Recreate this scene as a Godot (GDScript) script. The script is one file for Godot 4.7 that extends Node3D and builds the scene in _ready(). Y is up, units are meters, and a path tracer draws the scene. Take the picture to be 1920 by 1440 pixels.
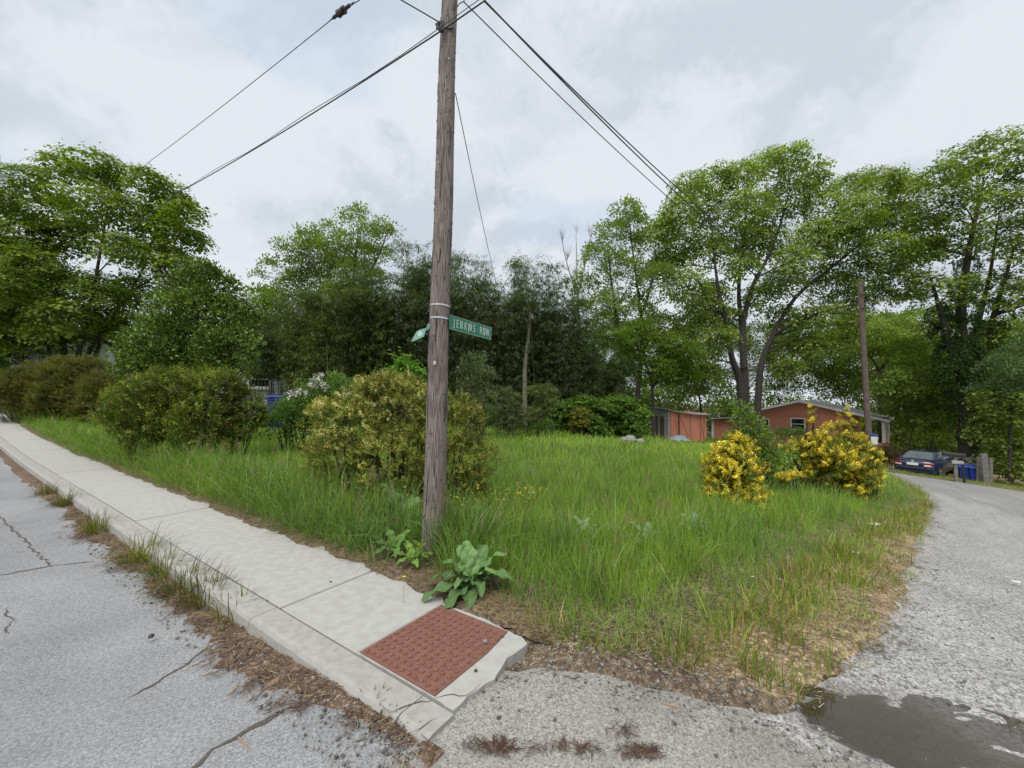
extends Node3D
# A grassy corner lot beside a sloping street: sidewalk, utility pole, shrubs, trees, an orange house.
# Metres; the camera stands over the origin and looks along -z. d = -z is the distance ahead.

const SD := Vector2(-0.8214, 0.5704)   # along the street, uphill (x, d)
const SN := Vector2(0.5704, 0.8214)    # from the street towards the lot (x, d)
const CURB := 1.38                     # the kerb face, measured along SN
const WALK := 2.44                     # the lot edge of the sidewalk

var rng := RandomNumberGenerator.new()
var noise := FastNoiseLite.new()
var used := {}
var M := {}


class MB:
	var v := PackedVector3Array()
	var n := PackedVector3Array()
	var c := PackedColorArray()
	var u := PackedVector2Array()
	var ix := PackedInt32Array()
	func tri(a: Vector3, b: Vector3, e: Vector3, col := Color.WHITE) -> void:
		var nn := (e - a).cross(b - a).normalized()
		var k := v.size()
		v.append(a); v.append(b); v.append(e)
		for i in 3:
			n.append(nn); c.append(col); u.append(Vector2.ZERO); ix.append(k + i)
	func quad(a: Vector3, b: Vector3, e: Vector3, f: Vector3, col := Color.WHITE) -> void:
		tri(a, b, e, col); tri(a, e, f, col)
	func face(pts: Array, centre: Vector3, col := Color.WHITE) -> void:   # a convex face turned away from the centre
		var a: Vector3 = pts[0]
		var b: Vector3 = pts[1]
		var e: Vector3 = pts[2]
		var nn := (e - a).cross(b - a)
		var mid := Vector3.ZERO
		for p in pts: mid += p
		mid /= pts.size()
		var flip := nn.dot(mid - centre) < 0.0
		for i in range(1, pts.size() - 1):
			if flip: tri(pts[0], pts[i + 1], pts[i], col)
			else: tri(pts[0], pts[i], pts[i + 1], col)
	func vert(p: Vector3, nn: Vector3, col := Color.WHITE, uv := Vector2.ZERO) -> int:
		v.append(p); n.append(nn); c.append(col); u.append(uv)
		return v.size() - 1
	func box(t: Transform3D, size: Vector3, col := Color.WHITE, bevel := 0.0) -> void:
		var h := size * 0.5
		var b := minf(bevel, minf(h.x, minf(h.y, h.z)) * 0.8)
		var ctr := t.origin
		for ax in 3:
			for sg in [-1.0, 1.0]:
				var pts := []
				for k in [[-1, -1], [1, -1], [1, 1], [-1, 1]]:
					var p := Vector3.ZERO
					p[ax] = sg * h[ax]
					p[(ax + 1) % 3] = k[0] * (h[(ax + 1) % 3] - b)
					p[(ax + 2) % 3] = k[1] * (h[(ax + 2) % 3] - b)
					pts.append(t * p)
				face(pts, ctr, col)
		if b <= 0.0: return
		for ax in 3:
			var a1 := (ax + 1) % 3
			var a2 := (ax + 2) % 3
			for s1 in [-1.0, 1.0]:
				for s2 in [-1.0, 1.0]:
					var pts := []
					for k in [[0, -1.0], [0, 1.0], [1, 1.0], [1, -1.0]]:
						var p := Vector3.ZERO
						p[ax] = k[1] * (h[ax] - b)
						p[a1] = s1 * (h[a1] if k[0] == 0 else h[a1] - b)
						p[a2] = s2 * (h[a2] - b if k[0] == 0 else h[a2])
						pts.append(t * p)
					face(pts, ctr, col)
		for sx in [-1.0, 1.0]:
			for sy in [-1.0, 1.0]:
				for sz in [-1.0, 1.0]:
					face([t * Vector3(sx * h.x, sy * (h.y - b), sz * (h.z - b)), t * Vector3(sx * (h.x - b), sy * h.y, sz * (h.z - b)), t * Vector3(sx * (h.x - b), sy * (h.y - b), sz * h.z)], ctr, col)
	func bar(a: Vector3, b: Vector3, w: float, th: float, up := Vector3.UP, col := Color.WHITE, bevel := 0.0) -> void:
		var z := (b - a).normalized()
		var x := up.cross(z).normalized()
		if x.length() < 0.5: x = Vector3.RIGHT.cross(z).normalized()
		box(Transform3D(Basis(x, z.cross(x), z), (a + b) * 0.5), Vector3(w, th, a.distance_to(b)), col, bevel)
	func tube(path: Array, radii: Array, sides := 6, col := Color.WHITE, caps := true, wob := 0.0, freq := 3.0) -> void:
		var k0 := v.size()
		var cnt := path.size()
		var ref := Vector3(0.31, 0.17, 0.93).normalized()
		var run := 0.0
		for i in cnt:
			var p: Vector3 = path[i]
			var dir: Vector3 = (path[mini(i + 1, cnt - 1)] - path[maxi(i - 1, 0)]).normalized()
			var x := ref.cross(dir).normalized()
			var y := dir.cross(x)
			if i > 0: run += p.distance_to(path[i - 1])
			var r: float = radii[i] if i < radii.size() else radii[-1]
			for s in sides + 1:
				var an := TAU * s / sides
				var o := x * cos(an) + y * sin(an)
				var rr := r * (1.0 + wob * sin(an * freq + 1.7 * run) + wob * 0.6 * sin(an * (freq + 2.0) - 1.1 * run))
				vert(p + o * rr, o, col, Vector2(float(s) / sides * TAU * r, run))
		for i in cnt - 1:
			for s in sides:
				var a := k0 + i * (sides + 1) + s
				var b := a + 1
				var e := a + sides + 1
				var f := e + 1
				for q in [a, e, b, b, e, f]: ix.append(q)
		if caps:
			for end in [0, cnt - 1]:
				var pts := []
				for s in sides: pts.append(v[k0 + end * (sides + 1) + s])
				var inner: Vector3 = path[1] if end == 0 else path[cnt - 2]
				face(pts, inner, col)
	func leaf(o: Vector3, dir: Vector3, up: Vector3, ln: float, wd: float, fold: float, col: Color) -> void:
		var side := dir.cross(up).normalized() * wd * 0.5
		var l := o + dir * ln * 0.42 - side + up * fold
		var r := o + dir * ln * 0.42 + side + up * fold
		var tip := o + dir * ln - up * fold * 0.8
		tri(o, l, tip, col); tri(o, tip, r, col)
	func leaf6(o: Vector3, dir: Vector3, up: Vector3, ln: float, wd: float, fold: float, col: Color) -> void:
		var side := dir.cross(up).normalized() * wd * 0.5
		var l1 := o + dir * ln * 0.28 - side * 0.9 + up * fold
		var l2 := o + dir * ln * 0.62 - side * 0.8 + up * fold * 0.6
		var r1 := o + dir * ln * 0.28 + side * 0.9 + up * fold
		var r2 := o + dir * ln * 0.62 + side * 0.8 + up * fold * 0.6
		var tip := o + dir * ln - up * fold * 0.8
		tri(o, l1, l2, col); tri(o, l2, tip, col); tri(o, tip, r2, col); tri(o, r2, r1, col)
	func blade(o: Vector3, az: float, ln: float, wd: float, lean: float, curl: float, col: Color) -> void:
		var out := Vector3(cos(az), 0, sin(az))
		var side := Vector3(-sin(az), 0, cos(az)) * wd * 0.5
		var p := o
		var el := PI * 0.5 - lean
		var seg := ln / 3.0
		var pl := p - side
		var pr := p + side
		for i in 3:
			var q := p + (out * cos(el) + Vector3.UP * sin(el)) * seg
			if i == 2:
				tri(pl, pr, q, col)
			else:
				var k := 0.9 - 0.3 * i
				quad(pl, pr, q + side * k, q - side * k, col)
				pl = q - side * k
				pr = q + side * k
			p = q
			el -= curl * (0.6 + 0.5 * i)
	func mesh() -> ArrayMesh:
		var m := ArrayMesh.new()
		if ix.is_empty(): return m
		var a := []
		a.resize(Mesh.ARRAY_MAX)
		a[Mesh.ARRAY_VERTEX] = v
		a[Mesh.ARRAY_NORMAL] = n
		a[Mesh.ARRAY_COLOR] = c
		a[Mesh.ARRAY_TEX_UV] = u
		a[Mesh.ARRAY_INDEX] = ix
		m.add_surface_from_arrays(Mesh.PRIMITIVE_TRIANGLES, a)
		return m


func numbered(called: String) -> String:
	if not used.has(called):
		used[called] = 0
		return called
	used[called] += 1
	return "%s_%03d" % [called, used[called]]

func thing(called: String, label: String, category: String, at := Vector3.ZERO, group := "") -> Node3D:
	var o := Node3D.new()
	o.name = numbered(called)
	add_child(o)
	o.position = at
	o.set_meta("label", label)
	o.set_meta("category", category)
	if group: o.set_meta("group", group)
	return o

func obj(called: String, mesh: Mesh, mat: Material, parent: Node = null, at := Vector3.ZERO) -> MeshInstance3D:
	var o := MeshInstance3D.new()
	o.name = numbered(called) if parent == null else called
	o.mesh = mesh
	o.material_override = mat
	o.cast_shadow = GeometryInstance3D.SHADOW_CASTING_SETTING_ON
	o.position = at
	if parent == null: add_child(o)
	else: parent.add_child(o, true)
	return o

func tag(o: Node, label: String, category: String, group := "") -> void:
	o.set_meta("label", label)
	o.set_meta("category", category)
	if group: o.set_meta("group", group)

func structure(called: String, mesh: Mesh, mat: Material) -> MeshInstance3D:
	var o := obj(called, mesh, mat)
	o.set_meta("kind", "structure")
	return o

func scatter(called: String, mesh: Mesh, mat: Material, xf: Array, cols: Array, parent: Node = null) -> MultiMeshInstance3D:
	var mm := MultiMesh.new()
	mm.transform_format = MultiMesh.TRANSFORM_3D
	mm.use_colors = true
	mm.mesh = mesh
	mm.instance_count = xf.size()
	for i in xf.size():
		mm.set_instance_transform(i, xf[i])
		mm.set_instance_color(i, cols[i])
	var o := MultiMeshInstance3D.new()
	o.name = numbered(called) if parent == null else called
	o.multimesh = mm
	o.material_override = mat
	if parent == null: add_child(o)
	else:
		parent.add_child(o, true)
		o.set_meta("kind", "stuff")
	return o

func stuff(o: Node, label: String, category: String) -> void:
	o.set_meta("kind", "stuff")
	o.set_meta("label", label)
	o.set_meta("category", category)

func base_h(x: float, d: float) -> float:
	var q := minf(0.5 * ((x - 2.5) + sqrt((x - 2.5) * (x - 2.5) + 1.0)), 45.0)
	var h := -0.12 * q
	var t := clampf((x + 6.0) / 10.0, 0.0, 1.0)
	h -= 0.012 * clampf(d - 2.0, 0.0, 60.0) * t * t * (3.0 - 2.0 * t)
	var s := -0.8214 * x + 0.5704 * d
	var a := clampf(s - 14.0, 0.0, 24.0)
	return h + 0.0016 * a * a + 0.0384 * clampf(s - 38.0, 0.0, 60.0)

func on(x: float, d: float, up := 0.0) -> Vector3:
	return Vector3(x, base_h(x, d) + up, -d)

func sw(s: float, w: float) -> Vector2:      # street coordinates to (x, d)
	return SD * s + SN * w

func rnd(a: float, b: float) -> float:
	return rng.randf_range(a, b)

func col(r: float, g: float, b: float) -> Color:   # a linear base colour for albedo_color
	return Color(r, g, b).linear_to_srgb()

func unit() -> Vector3:
	var z := rnd(-1.0, 1.0)
	var a := rnd(0.0, TAU)
	var r := sqrt(1.0 - z * z)
	return Vector3(r * cos(a), z, r * sin(a))


# ---- computed textures ----
func noise_image(kind: int, freq: float, px: int, octaves := 3, seed_at := 1) -> Image:
	var f := FastNoiseLite.new()
	f.noise_type = kind
	f.frequency = freq
	f.seed = seed_at
	f.fractal_octaves = octaves
	f.fractal_type = FastNoiseLite.FRACTAL_FBM if octaves > 1 else FastNoiseLite.FRACTAL_NONE
	if kind == FastNoiseLite.TYPE_CELLULAR:
		f.cellular_return_type = FastNoiseLite.RETURN_CELL_VALUE
	return f.get_seamless_image(px, px)

func ramp_texture(im: Image, stops: Array) -> ImageTexture:   # stops: [at, r, g, b] in linear values
	var lut := []
	for i in 256:
		var x := i / 255.0
		var got: Color = Color(stops[-1][1], stops[-1][2], stops[-1][3])
		for k in stops.size() - 1:
			if x >= stops[k][0] and x <= stops[k + 1][0]:
				var t: float = (x - stops[k][0]) / maxf(stops[k + 1][0] - stops[k][0], 1e-5)
				got = Color(lerpf(stops[k][1], stops[k + 1][1], t), lerpf(stops[k][2], stops[k + 1][2], t), lerpf(stops[k][3], stops[k + 1][3], t))
				break
		if x < stops[0][0]: got = Color(stops[0][1], stops[0][2], stops[0][3])
		lut.append(got.linear_to_srgb())
	im.convert(Image.FORMAT_L8)
	var src := im.get_data()
	var out := PackedByteArray()
	out.resize(src.size() * 3)
	for i in src.size():
		var q: Color = lut[src[i]]
		out[i * 3] = int(q.r * 255.0)
		out[i * 3 + 1] = int(q.g * 255.0)
		out[i * 3 + 2] = int(q.b * 255.0)
	return ImageTexture.create_from_image(Image.create_from_data(im.get_width(), im.get_height(), false, Image.FORMAT_RGB8, out))

func mixed(a: Image, b: Image, share: float) -> Image:
	a.convert(Image.FORMAT_L8)
	b.convert(Image.FORMAT_L8)
	var x := a.get_data()
	var y := b.get_data()
	for i in x.size(): x[i] = int(lerpf(x[i], y[i], share))
	return Image.create_from_data(a.get_width(), a.get_height(), false, Image.FORMAT_L8, x)

func plain(c: Color, rough := 0.8, metal := 0.0) -> StandardMaterial3D:
	var m := StandardMaterial3D.new()
	m.albedo_color = c
	m.roughness = rough
	m.metallic = metal
	m.cull_mode = BaseMaterial3D.CULL_DISABLED
	return m

func surface(tex: Texture2D, scale: Vector3, rough: float, bump: Texture2D = null, relief := 0.0, world := true, tint := Color.WHITE) -> StandardMaterial3D:
	var m := plain(tint, rough)
	m.albedo_texture = tex
	m.uv1_triplanar = true
	m.uv1_world_triplanar = world
	m.uv1_scale = scale
	m.vertex_color_use_as_albedo = true
	if bump:
		m.heightmap_enabled = true
		m.heightmap_texture = bump
		m.heightmap_scale = relief
	return m

func leafy(rough := 0.55, through := Color(0.9, 1.0, 0.45), tint := Color.WHITE) -> StandardMaterial3D:
	var m := plain(tint, rough)
	m.vertex_color_use_as_albedo = true
	m.backlight_enabled = true
	m.backlight = through
	m.metallic_specular = 0.3
	return m

func make_materials() -> void:
	var asphalt := mixed(noise_image(FastNoiseLite.TYPE_CELLULAR, 0.12, 1024, 1, 3), noise_image(FastNoiseLite.TYPE_SIMPLEX, 0.02, 1024, 4, 4), 0.35)
	var bump_a := ImageTexture.create_from_image(asphalt)
	M.asphalt = surface(ramp_texture(asphalt.duplicate(), [[0.15, 0.169, 0.169, 0.1716], [0.4, 0.26, 0.26, 0.2639], [0.6, 0.3055, 0.3055, 0.3081], [0.85, 0.416, 0.416, 0.416]]), Vector3.ONE * 1.45, 0.92, bump_a, 0.1)
	M.apron = surface(ramp_texture(asphalt.duplicate(), [[0.15, 0.156, 0.1469, 0.13], [0.42, 0.2795, 0.2665, 0.2392], [0.62, 0.338, 0.3224, 0.2938], [0.85, 0.442, 0.4238, 0.39]]), Vector3.ONE * 1.3, 0.93, bump_a, 0.12)
	M.drive = surface(ramp_texture(asphalt.duplicate(), [[0.15, 0.117, 0.1131, 0.1066], [0.4, 0.2925, 0.286, 0.2704], [0.6, 0.39, 0.3822, 0.364], [0.85, 0.598, 0.585, 0.5655]]), Vector3.ONE * 0.8, 0.93, bump_a, 0.2)
	var conc := mixed(noise_image(FastNoiseLite.TYPE_SIMPLEX, 0.012, 1024, 6, 8), noise_image(FastNoiseLite.TYPE_SIMPLEX, 0.3, 1024, 3, 9), 0.6)
	var fine := ImageTexture.create_from_image(noise_image(FastNoiseLite.TYPE_SIMPLEX, 0.25, 512, 3, 19))
	M.concrete = surface(ramp_texture(conc.duplicate(), [[0.25, 0.29, 0.282, 0.262], [0.5, 0.345, 0.338, 0.317], [0.75, 0.385, 0.378, 0.358]]), Vector3.ONE * 0.55, 0.9, fine, 0.03)
	M.kerb_concrete = surface(ramp_texture(conc.duplicate(), [[0.25, 0.23, 0.22, 0.2], [0.45, 0.295, 0.285, 0.262], [0.75, 0.345, 0.335, 0.312]]), Vector3.ONE * 0.8, 0.92, fine, 0.05)
	var soil := mixed(noise_image(FastNoiseLite.TYPE_SIMPLEX, 0.025, 512, 5, 12), noise_image(FastNoiseLite.TYPE_CELLULAR, 0.2, 512, 1, 13), 0.45)
	var soil_b := ImageTexture.create_from_image(soil)
	M.soil = surface(ramp_texture(soil.duplicate(), [[0.2, 0.09, 0.066, 0.045], [0.45, 0.225, 0.171, 0.12], [0.65, 0.39, 0.312, 0.222], [0.85, 0.75, 0.66, 0.51]]), Vector3.ONE * 1.1, 0.98, soil_b, 1.2)
	M.straw = surface(ramp_texture(soil.duplicate(), [[0.2, 0.10, 0.08, 0.045], [0.45, 0.24, 0.195, 0.11], [0.65, 0.36, 0.30, 0.18], [0.85, 0.5, 0.44, 0.3]]), Vector3.ONE * 0.9, 0.98, soil_b, 1.2)
	M.mud = surface(ramp_texture(soil.duplicate(), [[0.2, 0.03, 0.022, 0.016], [0.5, 0.075, 0.058, 0.042], [0.85, 0.17, 0.15, 0.12]]), Vector3.ONE * 1.6, 0.75, soil_b, 0.8)
	var grain := noise_image(FastNoiseLite.TYPE_SIMPLEX, 0.035, 512, 5, 21)
	var grain_b := ImageTexture.create_from_image(grain)
	M.pole = surface(ramp_texture(grain.duplicate(), [[0.25, 0.04, 0.03, 0.025], [0.38, 0.13, 0.10, 0.085], [0.55, 0.2, 0.163, 0.143], [0.8, 0.3, 0.265, 0.243]]), Vector3(7.0, 0.17, 7.0), 0.9, grain_b, 0.35)
	M.bark = surface(ramp_texture(grain.duplicate(), [[0.25, 0.012, 0.01, 0.008], [0.5, 0.042, 0.035, 0.029], [0.8, 0.1, 0.088, 0.075]]), Vector3(1.6, 0.4, 1.6), 0.95, grain_b, 2.5)
	M.grey_wood = surface(ramp_texture(grain.duplicate(), [[0.25, 0.1, 0.095, 0.09], [0.5, 0.34, 0.33, 0.31], [0.8, 0.54, 0.53, 0.51]]), Vector3(3.0, 0.3, 3.0), 0.92, grain_b, 0.4)
	M.old_wood = surface(ramp_texture(grain.duplicate(), [[0.25, 0.05, 0.046, 0.04], [0.5, 0.16, 0.15, 0.135], [0.8, 0.28, 0.265, 0.24]]), Vector3(3.0, 0.3, 3.0), 0.92, grain_b, 0.4)
	M.brown_wood = surface(ramp_texture(grain.duplicate(), [[0.25, 0.03, 0.022, 0.015], [0.5, 0.10, 0.072, 0.05], [0.8, 0.19, 0.15, 0.11]]), Vector3(3.0, 0.3, 3.0), 0.92, grain_b, 0.4)
	M.orange = surface(ramp_texture(conc.duplicate(), [[0.2, 0.46, 0.17, 0.105], [0.5, 0.58, 0.23, 0.145], [0.8, 0.64, 0.28, 0.19]]), Vector3(0.3, 0.15, 0.3), 0.85, grain_b, 0.2)
	M.white_paint = surface(ramp_texture(conc.duplicate(), [[0.2, 0.5, 0.5, 0.48], [0.45, 0.68, 0.68, 0.67], [0.8, 0.78, 0.78, 0.77]]), Vector3.ONE * 0.6, 0.7)
	M.grey_roof = surface(ramp_texture(soil.duplicate(), [[0.2, 0.08, 0.08, 0.08], [0.5, 0.16, 0.155, 0.15], [0.85, 0.3, 0.29, 0.28]]), Vector3.ONE * 0.7, 0.9)
	M.siding = surface(ramp_texture(conc.duplicate(), [[0.2, 0.36, 0.39, 0.42], [0.5, 0.47, 0.5, 0.53], [0.8, 0.56, 0.59, 0.62]]), Vector3.ONE * 0.4, 0.75)
	M.pad = surface(ramp_texture(conc.duplicate(), [[0.3, 0.125, 0.053, 0.037], [0.45, 0.158, 0.066, 0.045], [0.6, 0.178, 0.078, 0.055], [0.75, 0.21, 0.105, 0.078]]), Vector3.ONE * 1.2, 0.8, fine, 0.02)
	M.stone = surface(ramp_texture(soil.duplicate(), [[0.2, 0.13, 0.126, 0.12], [0.5, 0.23, 0.224, 0.21], [0.85, 0.36, 0.35, 0.335]]), Vector3.ONE * 6.0, 0.9)
	M.crack = surface(ramp_texture(soil.duplicate(), [[0.2, 0.035, 0.031, 0.028], [0.5, 0.08, 0.07, 0.062], [0.85, 0.15, 0.13, 0.11]]), Vector3.ONE * 4.0, 0.98)
	M.leaf = leafy()
	M.glossy_leaf = leafy(0.42, Color(0.5, 0.6, 0.25))
	M.grass = leafy(0.6, Color(0.9, 1.0, 0.4))
	M.petal = leafy(0.6, Color(0.4, 0.4, 0.4))
	M.dry = plain(Color.WHITE, 0.9)
	M.dry.vertex_color_use_as_albedo = true
	M.steel = plain(col(0.55, 0.55, 0.56), 0.4, 0.7)
	M.dark_steel = plain(col(0.05, 0.052, 0.055), 0.55, 0.4)
	M.cable = plain(col(0.03, 0.031, 0.035), 0.6)
	M.sign_green = surface(ramp_texture(conc.duplicate(), [[0.2, 0.012, 0.115, 0.075], [0.5, 0.018, 0.165, 0.105], [0.8, 0.03, 0.2, 0.135]]), Vector3.ONE * 4.0, 0.5)
	M.sign_back = surface(ramp_texture(conc.duplicate(), [[0.2, 0.06, 0.15, 0.11], [0.5, 0.09, 0.2, 0.15], [0.8, 0.17, 0.29, 0.23]]), Vector3.ONE * 5.0, 0.55)
	M.letter = plain(col(0.62, 0.66, 0.6), 0.5)
	M.letter_bright = plain(col(0.85, 0.87, 0.84), 0.5)
	M.letter_faded = plain(col(0.33, 0.45, 0.37), 0.6)
	M.porcelain = plain(col(0.045, 0.026, 0.022), 0.25)
	M.paper = plain(col(0.55, 0.55, 0.54), 0.8)
	M.plastic_blue = plain(col(0.02, 0.05, 0.28), 0.5)
	M.glass_dark = plain(col(0.02, 0.022, 0.025), 0.06)
	M.glass_dark.metallic_specular = 0.7
	M.black = plain(col(0.012, 0.012, 0.013), 0.6)


func cloud_sky() -> Sky:
	var w := 1024
	var h := 512
	var big := FastNoiseLite.new()
	big.seed = 41
	big.frequency = 1.5
	big.fractal_octaves = 5
	big.domain_warp_enabled = true
	big.domain_warp_amplitude = 0.35
	big.domain_warp_frequency = 1.1
	var gaps := FastNoiseLite.new()
	gaps.seed = 23
	gaps.frequency = 1.5
	gaps.fractal_octaves = 4
	var data := PackedFloat32Array()
	data.resize(w * h * 4)
	var at := 0
	for j in h:
		var el := (0.5 - (j + 0.5) / h) * PI
		var ce := cos(el)
		var se := sin(el)
		# clouds lie in a layer: what is low is seen at a slant and so is squeezed upright
		var sq := 1.0 / (absf(se) + 0.42)
		for i in w:
			var az := TAU * (i + 0.5) / w
			var p := Vector3(cos(az) * ce * sq, se * 0.6, sin(az) * ce * sq)
			var n := clampf(big.get_noise_3dv(p) * 1.15 + 0.5, 0.0, 1.0)
			var g := smoothstep(0.26, 0.5, gaps.get_noise_3dv(p + Vector3(7, 0, 3)))
			var c := Color(0.635, 0.70, 0.775).lerp(Color(0.80, 0.85, 0.905), smoothstep(0.12, 0.68, n))
			c = c.lerp(Color(0.54, 0.67, 0.88), g * 0.35)
			data[at] = c.r; data[at + 1] = c.g; data[at + 2] = c.b; data[at + 3] = 1.0
			at += 4
	var m := PanoramaSkyMaterial.new()
	m.panorama = ImageTexture.create_from_image(Image.create_from_data(w, h, false, Image.FORMAT_RGBAF, data.to_byte_array()))
	var s := Sky.new()
	s.sky_material = m
	return s


func _ready() -> void:
	rng.seed = 20260
	noise.seed = 5
	noise.frequency = 1.0
	noise.fractal_octaves = 3

	# camera
	var cam := Camera3D.new()
	cam.name = "camera"
	cam.fov = 86.9
	cam.near = 0.05
	cam.far = 900.0
	add_child(cam)
	cam.position = Vector3(0, 1.6, 0)
	cam.rotation.x = atan(26.0 / 760.0)
	cam.current = true

	# sky, exposure
	var env := Environment.new()
	env.background_mode = Environment.BG_SKY
	env.sky = cloud_sky()
	env.background_energy_multiplier = 0.42
	env.tonemap_mode = Environment.TONE_MAPPER_LINEAR
	env.tonemap_exposure = 2.3
	env.sdfgi_enabled = true
	env.ssao_enabled = true
	env.ssil_enabled = true
	var we := WorldEnvironment.new()
	we.name = "environment"
	we.environment = env
	add_child(we)

	# the sun behind the overcast
	var sun := DirectionalLight3D.new()
	sun.name = "sun"
	sun.light_energy = 0.5
	sun.light_angular_distance = 50.0
	sun.light_color = Color(1.0, 0.985, 0.965)
	sun.shadow_enabled = true
	sun.rotation = Vector3(deg_to_rad(-62.0), deg_to_rad(-25.0), 0)
	add_child(sun)

	make_materials()
	build_ground()
	build_sidewalk()
	build_road_details()
	build_pole_and_wires()
	build_signs()
	build_buildings()
	build_car()
	build_yard_things()
	build_trees()
	build_shrubs()
	build_grass()
	build_weeds()
	build_small_things()


# ---- the ground ----
const DRIVE_EDGE := [[2.2, 0.3], [3.1, -0.12], [3.9, -0.47], [5.3, -0.8], [8.4, -1.46], [13.1, -2.5], [17.9, -3.3], [23.4, -3.65], [28.7, -3.9], [80.0, -4.5]]
const APRON_EDGE := [[-60.0, 2.2], [-3.0, 2.3], [-0.36, 2.49], [0.07, 2.53], [0.4, 2.45], [0.74, 2.36], [1.0, 2.3], [1.3, 2.14], [1.45, 1.96], [1.6, 1.9]]
const DENSE_EDGE := [Vector2(0.153, 2.963), Vector2(0.487, 2.701), Vector2(0.819, 2.649), Vector2(1.171, 2.753), Vector2(1.644, 3.105), Vector2(2.438, 3.765), Vector2(3.975, 5.059), Vector2(7.199, 7.68), Vector2(10.54, 10.569), Vector2(15.529, 16.072), Vector2(18.003, 19.824)]

func along(table: Array, x: float) -> float:
	if x <= table[0][0]: return table[0][1]
	for i in table.size() - 1:
		if x <= table[i + 1][0]:
			return lerpf(table[i][1], table[i + 1][1], (x - table[i][0]) / (table[i + 1][0] - table[i][0]))
	return table[-1][1]

func basin(s: float, w: float) -> float:
	var e := pow((s + 0.33) / 0.42, 2.0) + pow((w - 2.88 - 0.1 * sin(s * 5.0)) / 0.33, 2.0) + 0.9 * noise.get_noise_2d(s * 3.5, w * 3.5) + 0.5 * noise.get_noise_2d(s * 12.0, w * 12.0)
	return 0.085 * exp(-e * 1.1)

func ground_h(x: float, d: float) -> float:
	var p := Vector2(x, d)
	var s := p.dot(SD)
	var w := p.dot(SN)
	var n := noise.get_noise_2d(x * 1.6, d * 1.6) * 0.028 + noise.get_noise_2d(x * 6.0 + 40.0, d * 6.0) * 0.012
	var dip := 0.0
	var beside := smoothstep(1.1, 1.5, s)
	dip = maxf(dip, beside * maxf(0.24 * (1.0 - smoothstep(1.45, 1.8, w)), 0.06 * (1.0 - smoothstep(2.28, 2.42, w))))
	dip = maxf(dip, (1.0 - beside) * 0.09 * (1.0 - smoothstep(-0.12, 0.14, w - along(APRON_EDGE, s))))
	dip = maxf(dip, 0.06 * (1.0 - smoothstep(-0.25, 0.2, s - along(DRIVE_EDGE, w))) * (1.0 - smoothstep(28.5, 29.5, w)) * smoothstep(2.0, 2.4, w))
	return base_h(x, d) + n + 0.004 - dip - basin(s, w) * 1.1

func steps(a: float, b: float, fine_a: float, fine_b: float, fine: float) -> Array:   # positions that are close together between fine_a and fine_b
	var out := []
	var x := fine_a
	while x < fine_b:
		out.append(x)
		x += fine
	var g := fine
	while x < b:
		out.append(x)
		g *= 1.13
		x += g
	out.append(b)
	x = fine_a
	g = fine
	while x > a:
		g *= 1.13
		x -= g
		out.push_front(maxf(x, a))
	return out

func sheet(us: Array, vs: Array, point: Callable, tint: Callable) -> ArrayMesh:
	var mb := MB.new()
	var cols := vs.size()
	for a in us:
		for b in vs:
			var p: Vector3 = point.call(a, b)
			mb.vert(p, Vector3.UP, tint.call(p.x, -p.z))
	for i in us.size() - 1:
		for j in cols - 1:
			var q := i * cols + j
			for k in [q, q + 1, q + cols, q + 1, q + cols + 1, q + cols]: mb.ix.append(k)
	# smooth normals from the neighbours
	var acc := PackedVector3Array()
	acc.resize(mb.v.size())
	var turn := 1.0
	for t in range(0, mb.ix.size(), 3):
		var a := mb.ix[t]
		var b := mb.ix[t + 1]
		var e := mb.ix[t + 2]
		var nn := (mb.v[e] - mb.v[a]).cross(mb.v[b] - mb.v[a])
		if t == 0: turn = signf(nn.y)
		acc[a] += nn; acc[b] += nn; acc[e] += nn
	for i in acc.size(): mb.n[i] = acc[i].normalized() * turn
	if turn < 0.0:
		for t in range(0, mb.ix.size(), 3):
			var b := mb.ix[t + 1]
			mb.ix[t + 1] = mb.ix[t + 2]
			mb.ix[t + 2] = b
	return mb.mesh()

func patchy(x: float, d: float, amount: float, size := 1.0) -> float:
	return 1.0 + amount * (noise.get_noise_2d(x / size * 0.9 + 11.0, d / size * 0.9) + 0.6 * noise.get_noise_2d(x / size * 4.0, d / size * 4.0 + 31.0))

var dense_poly := PackedVector2Array()

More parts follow.
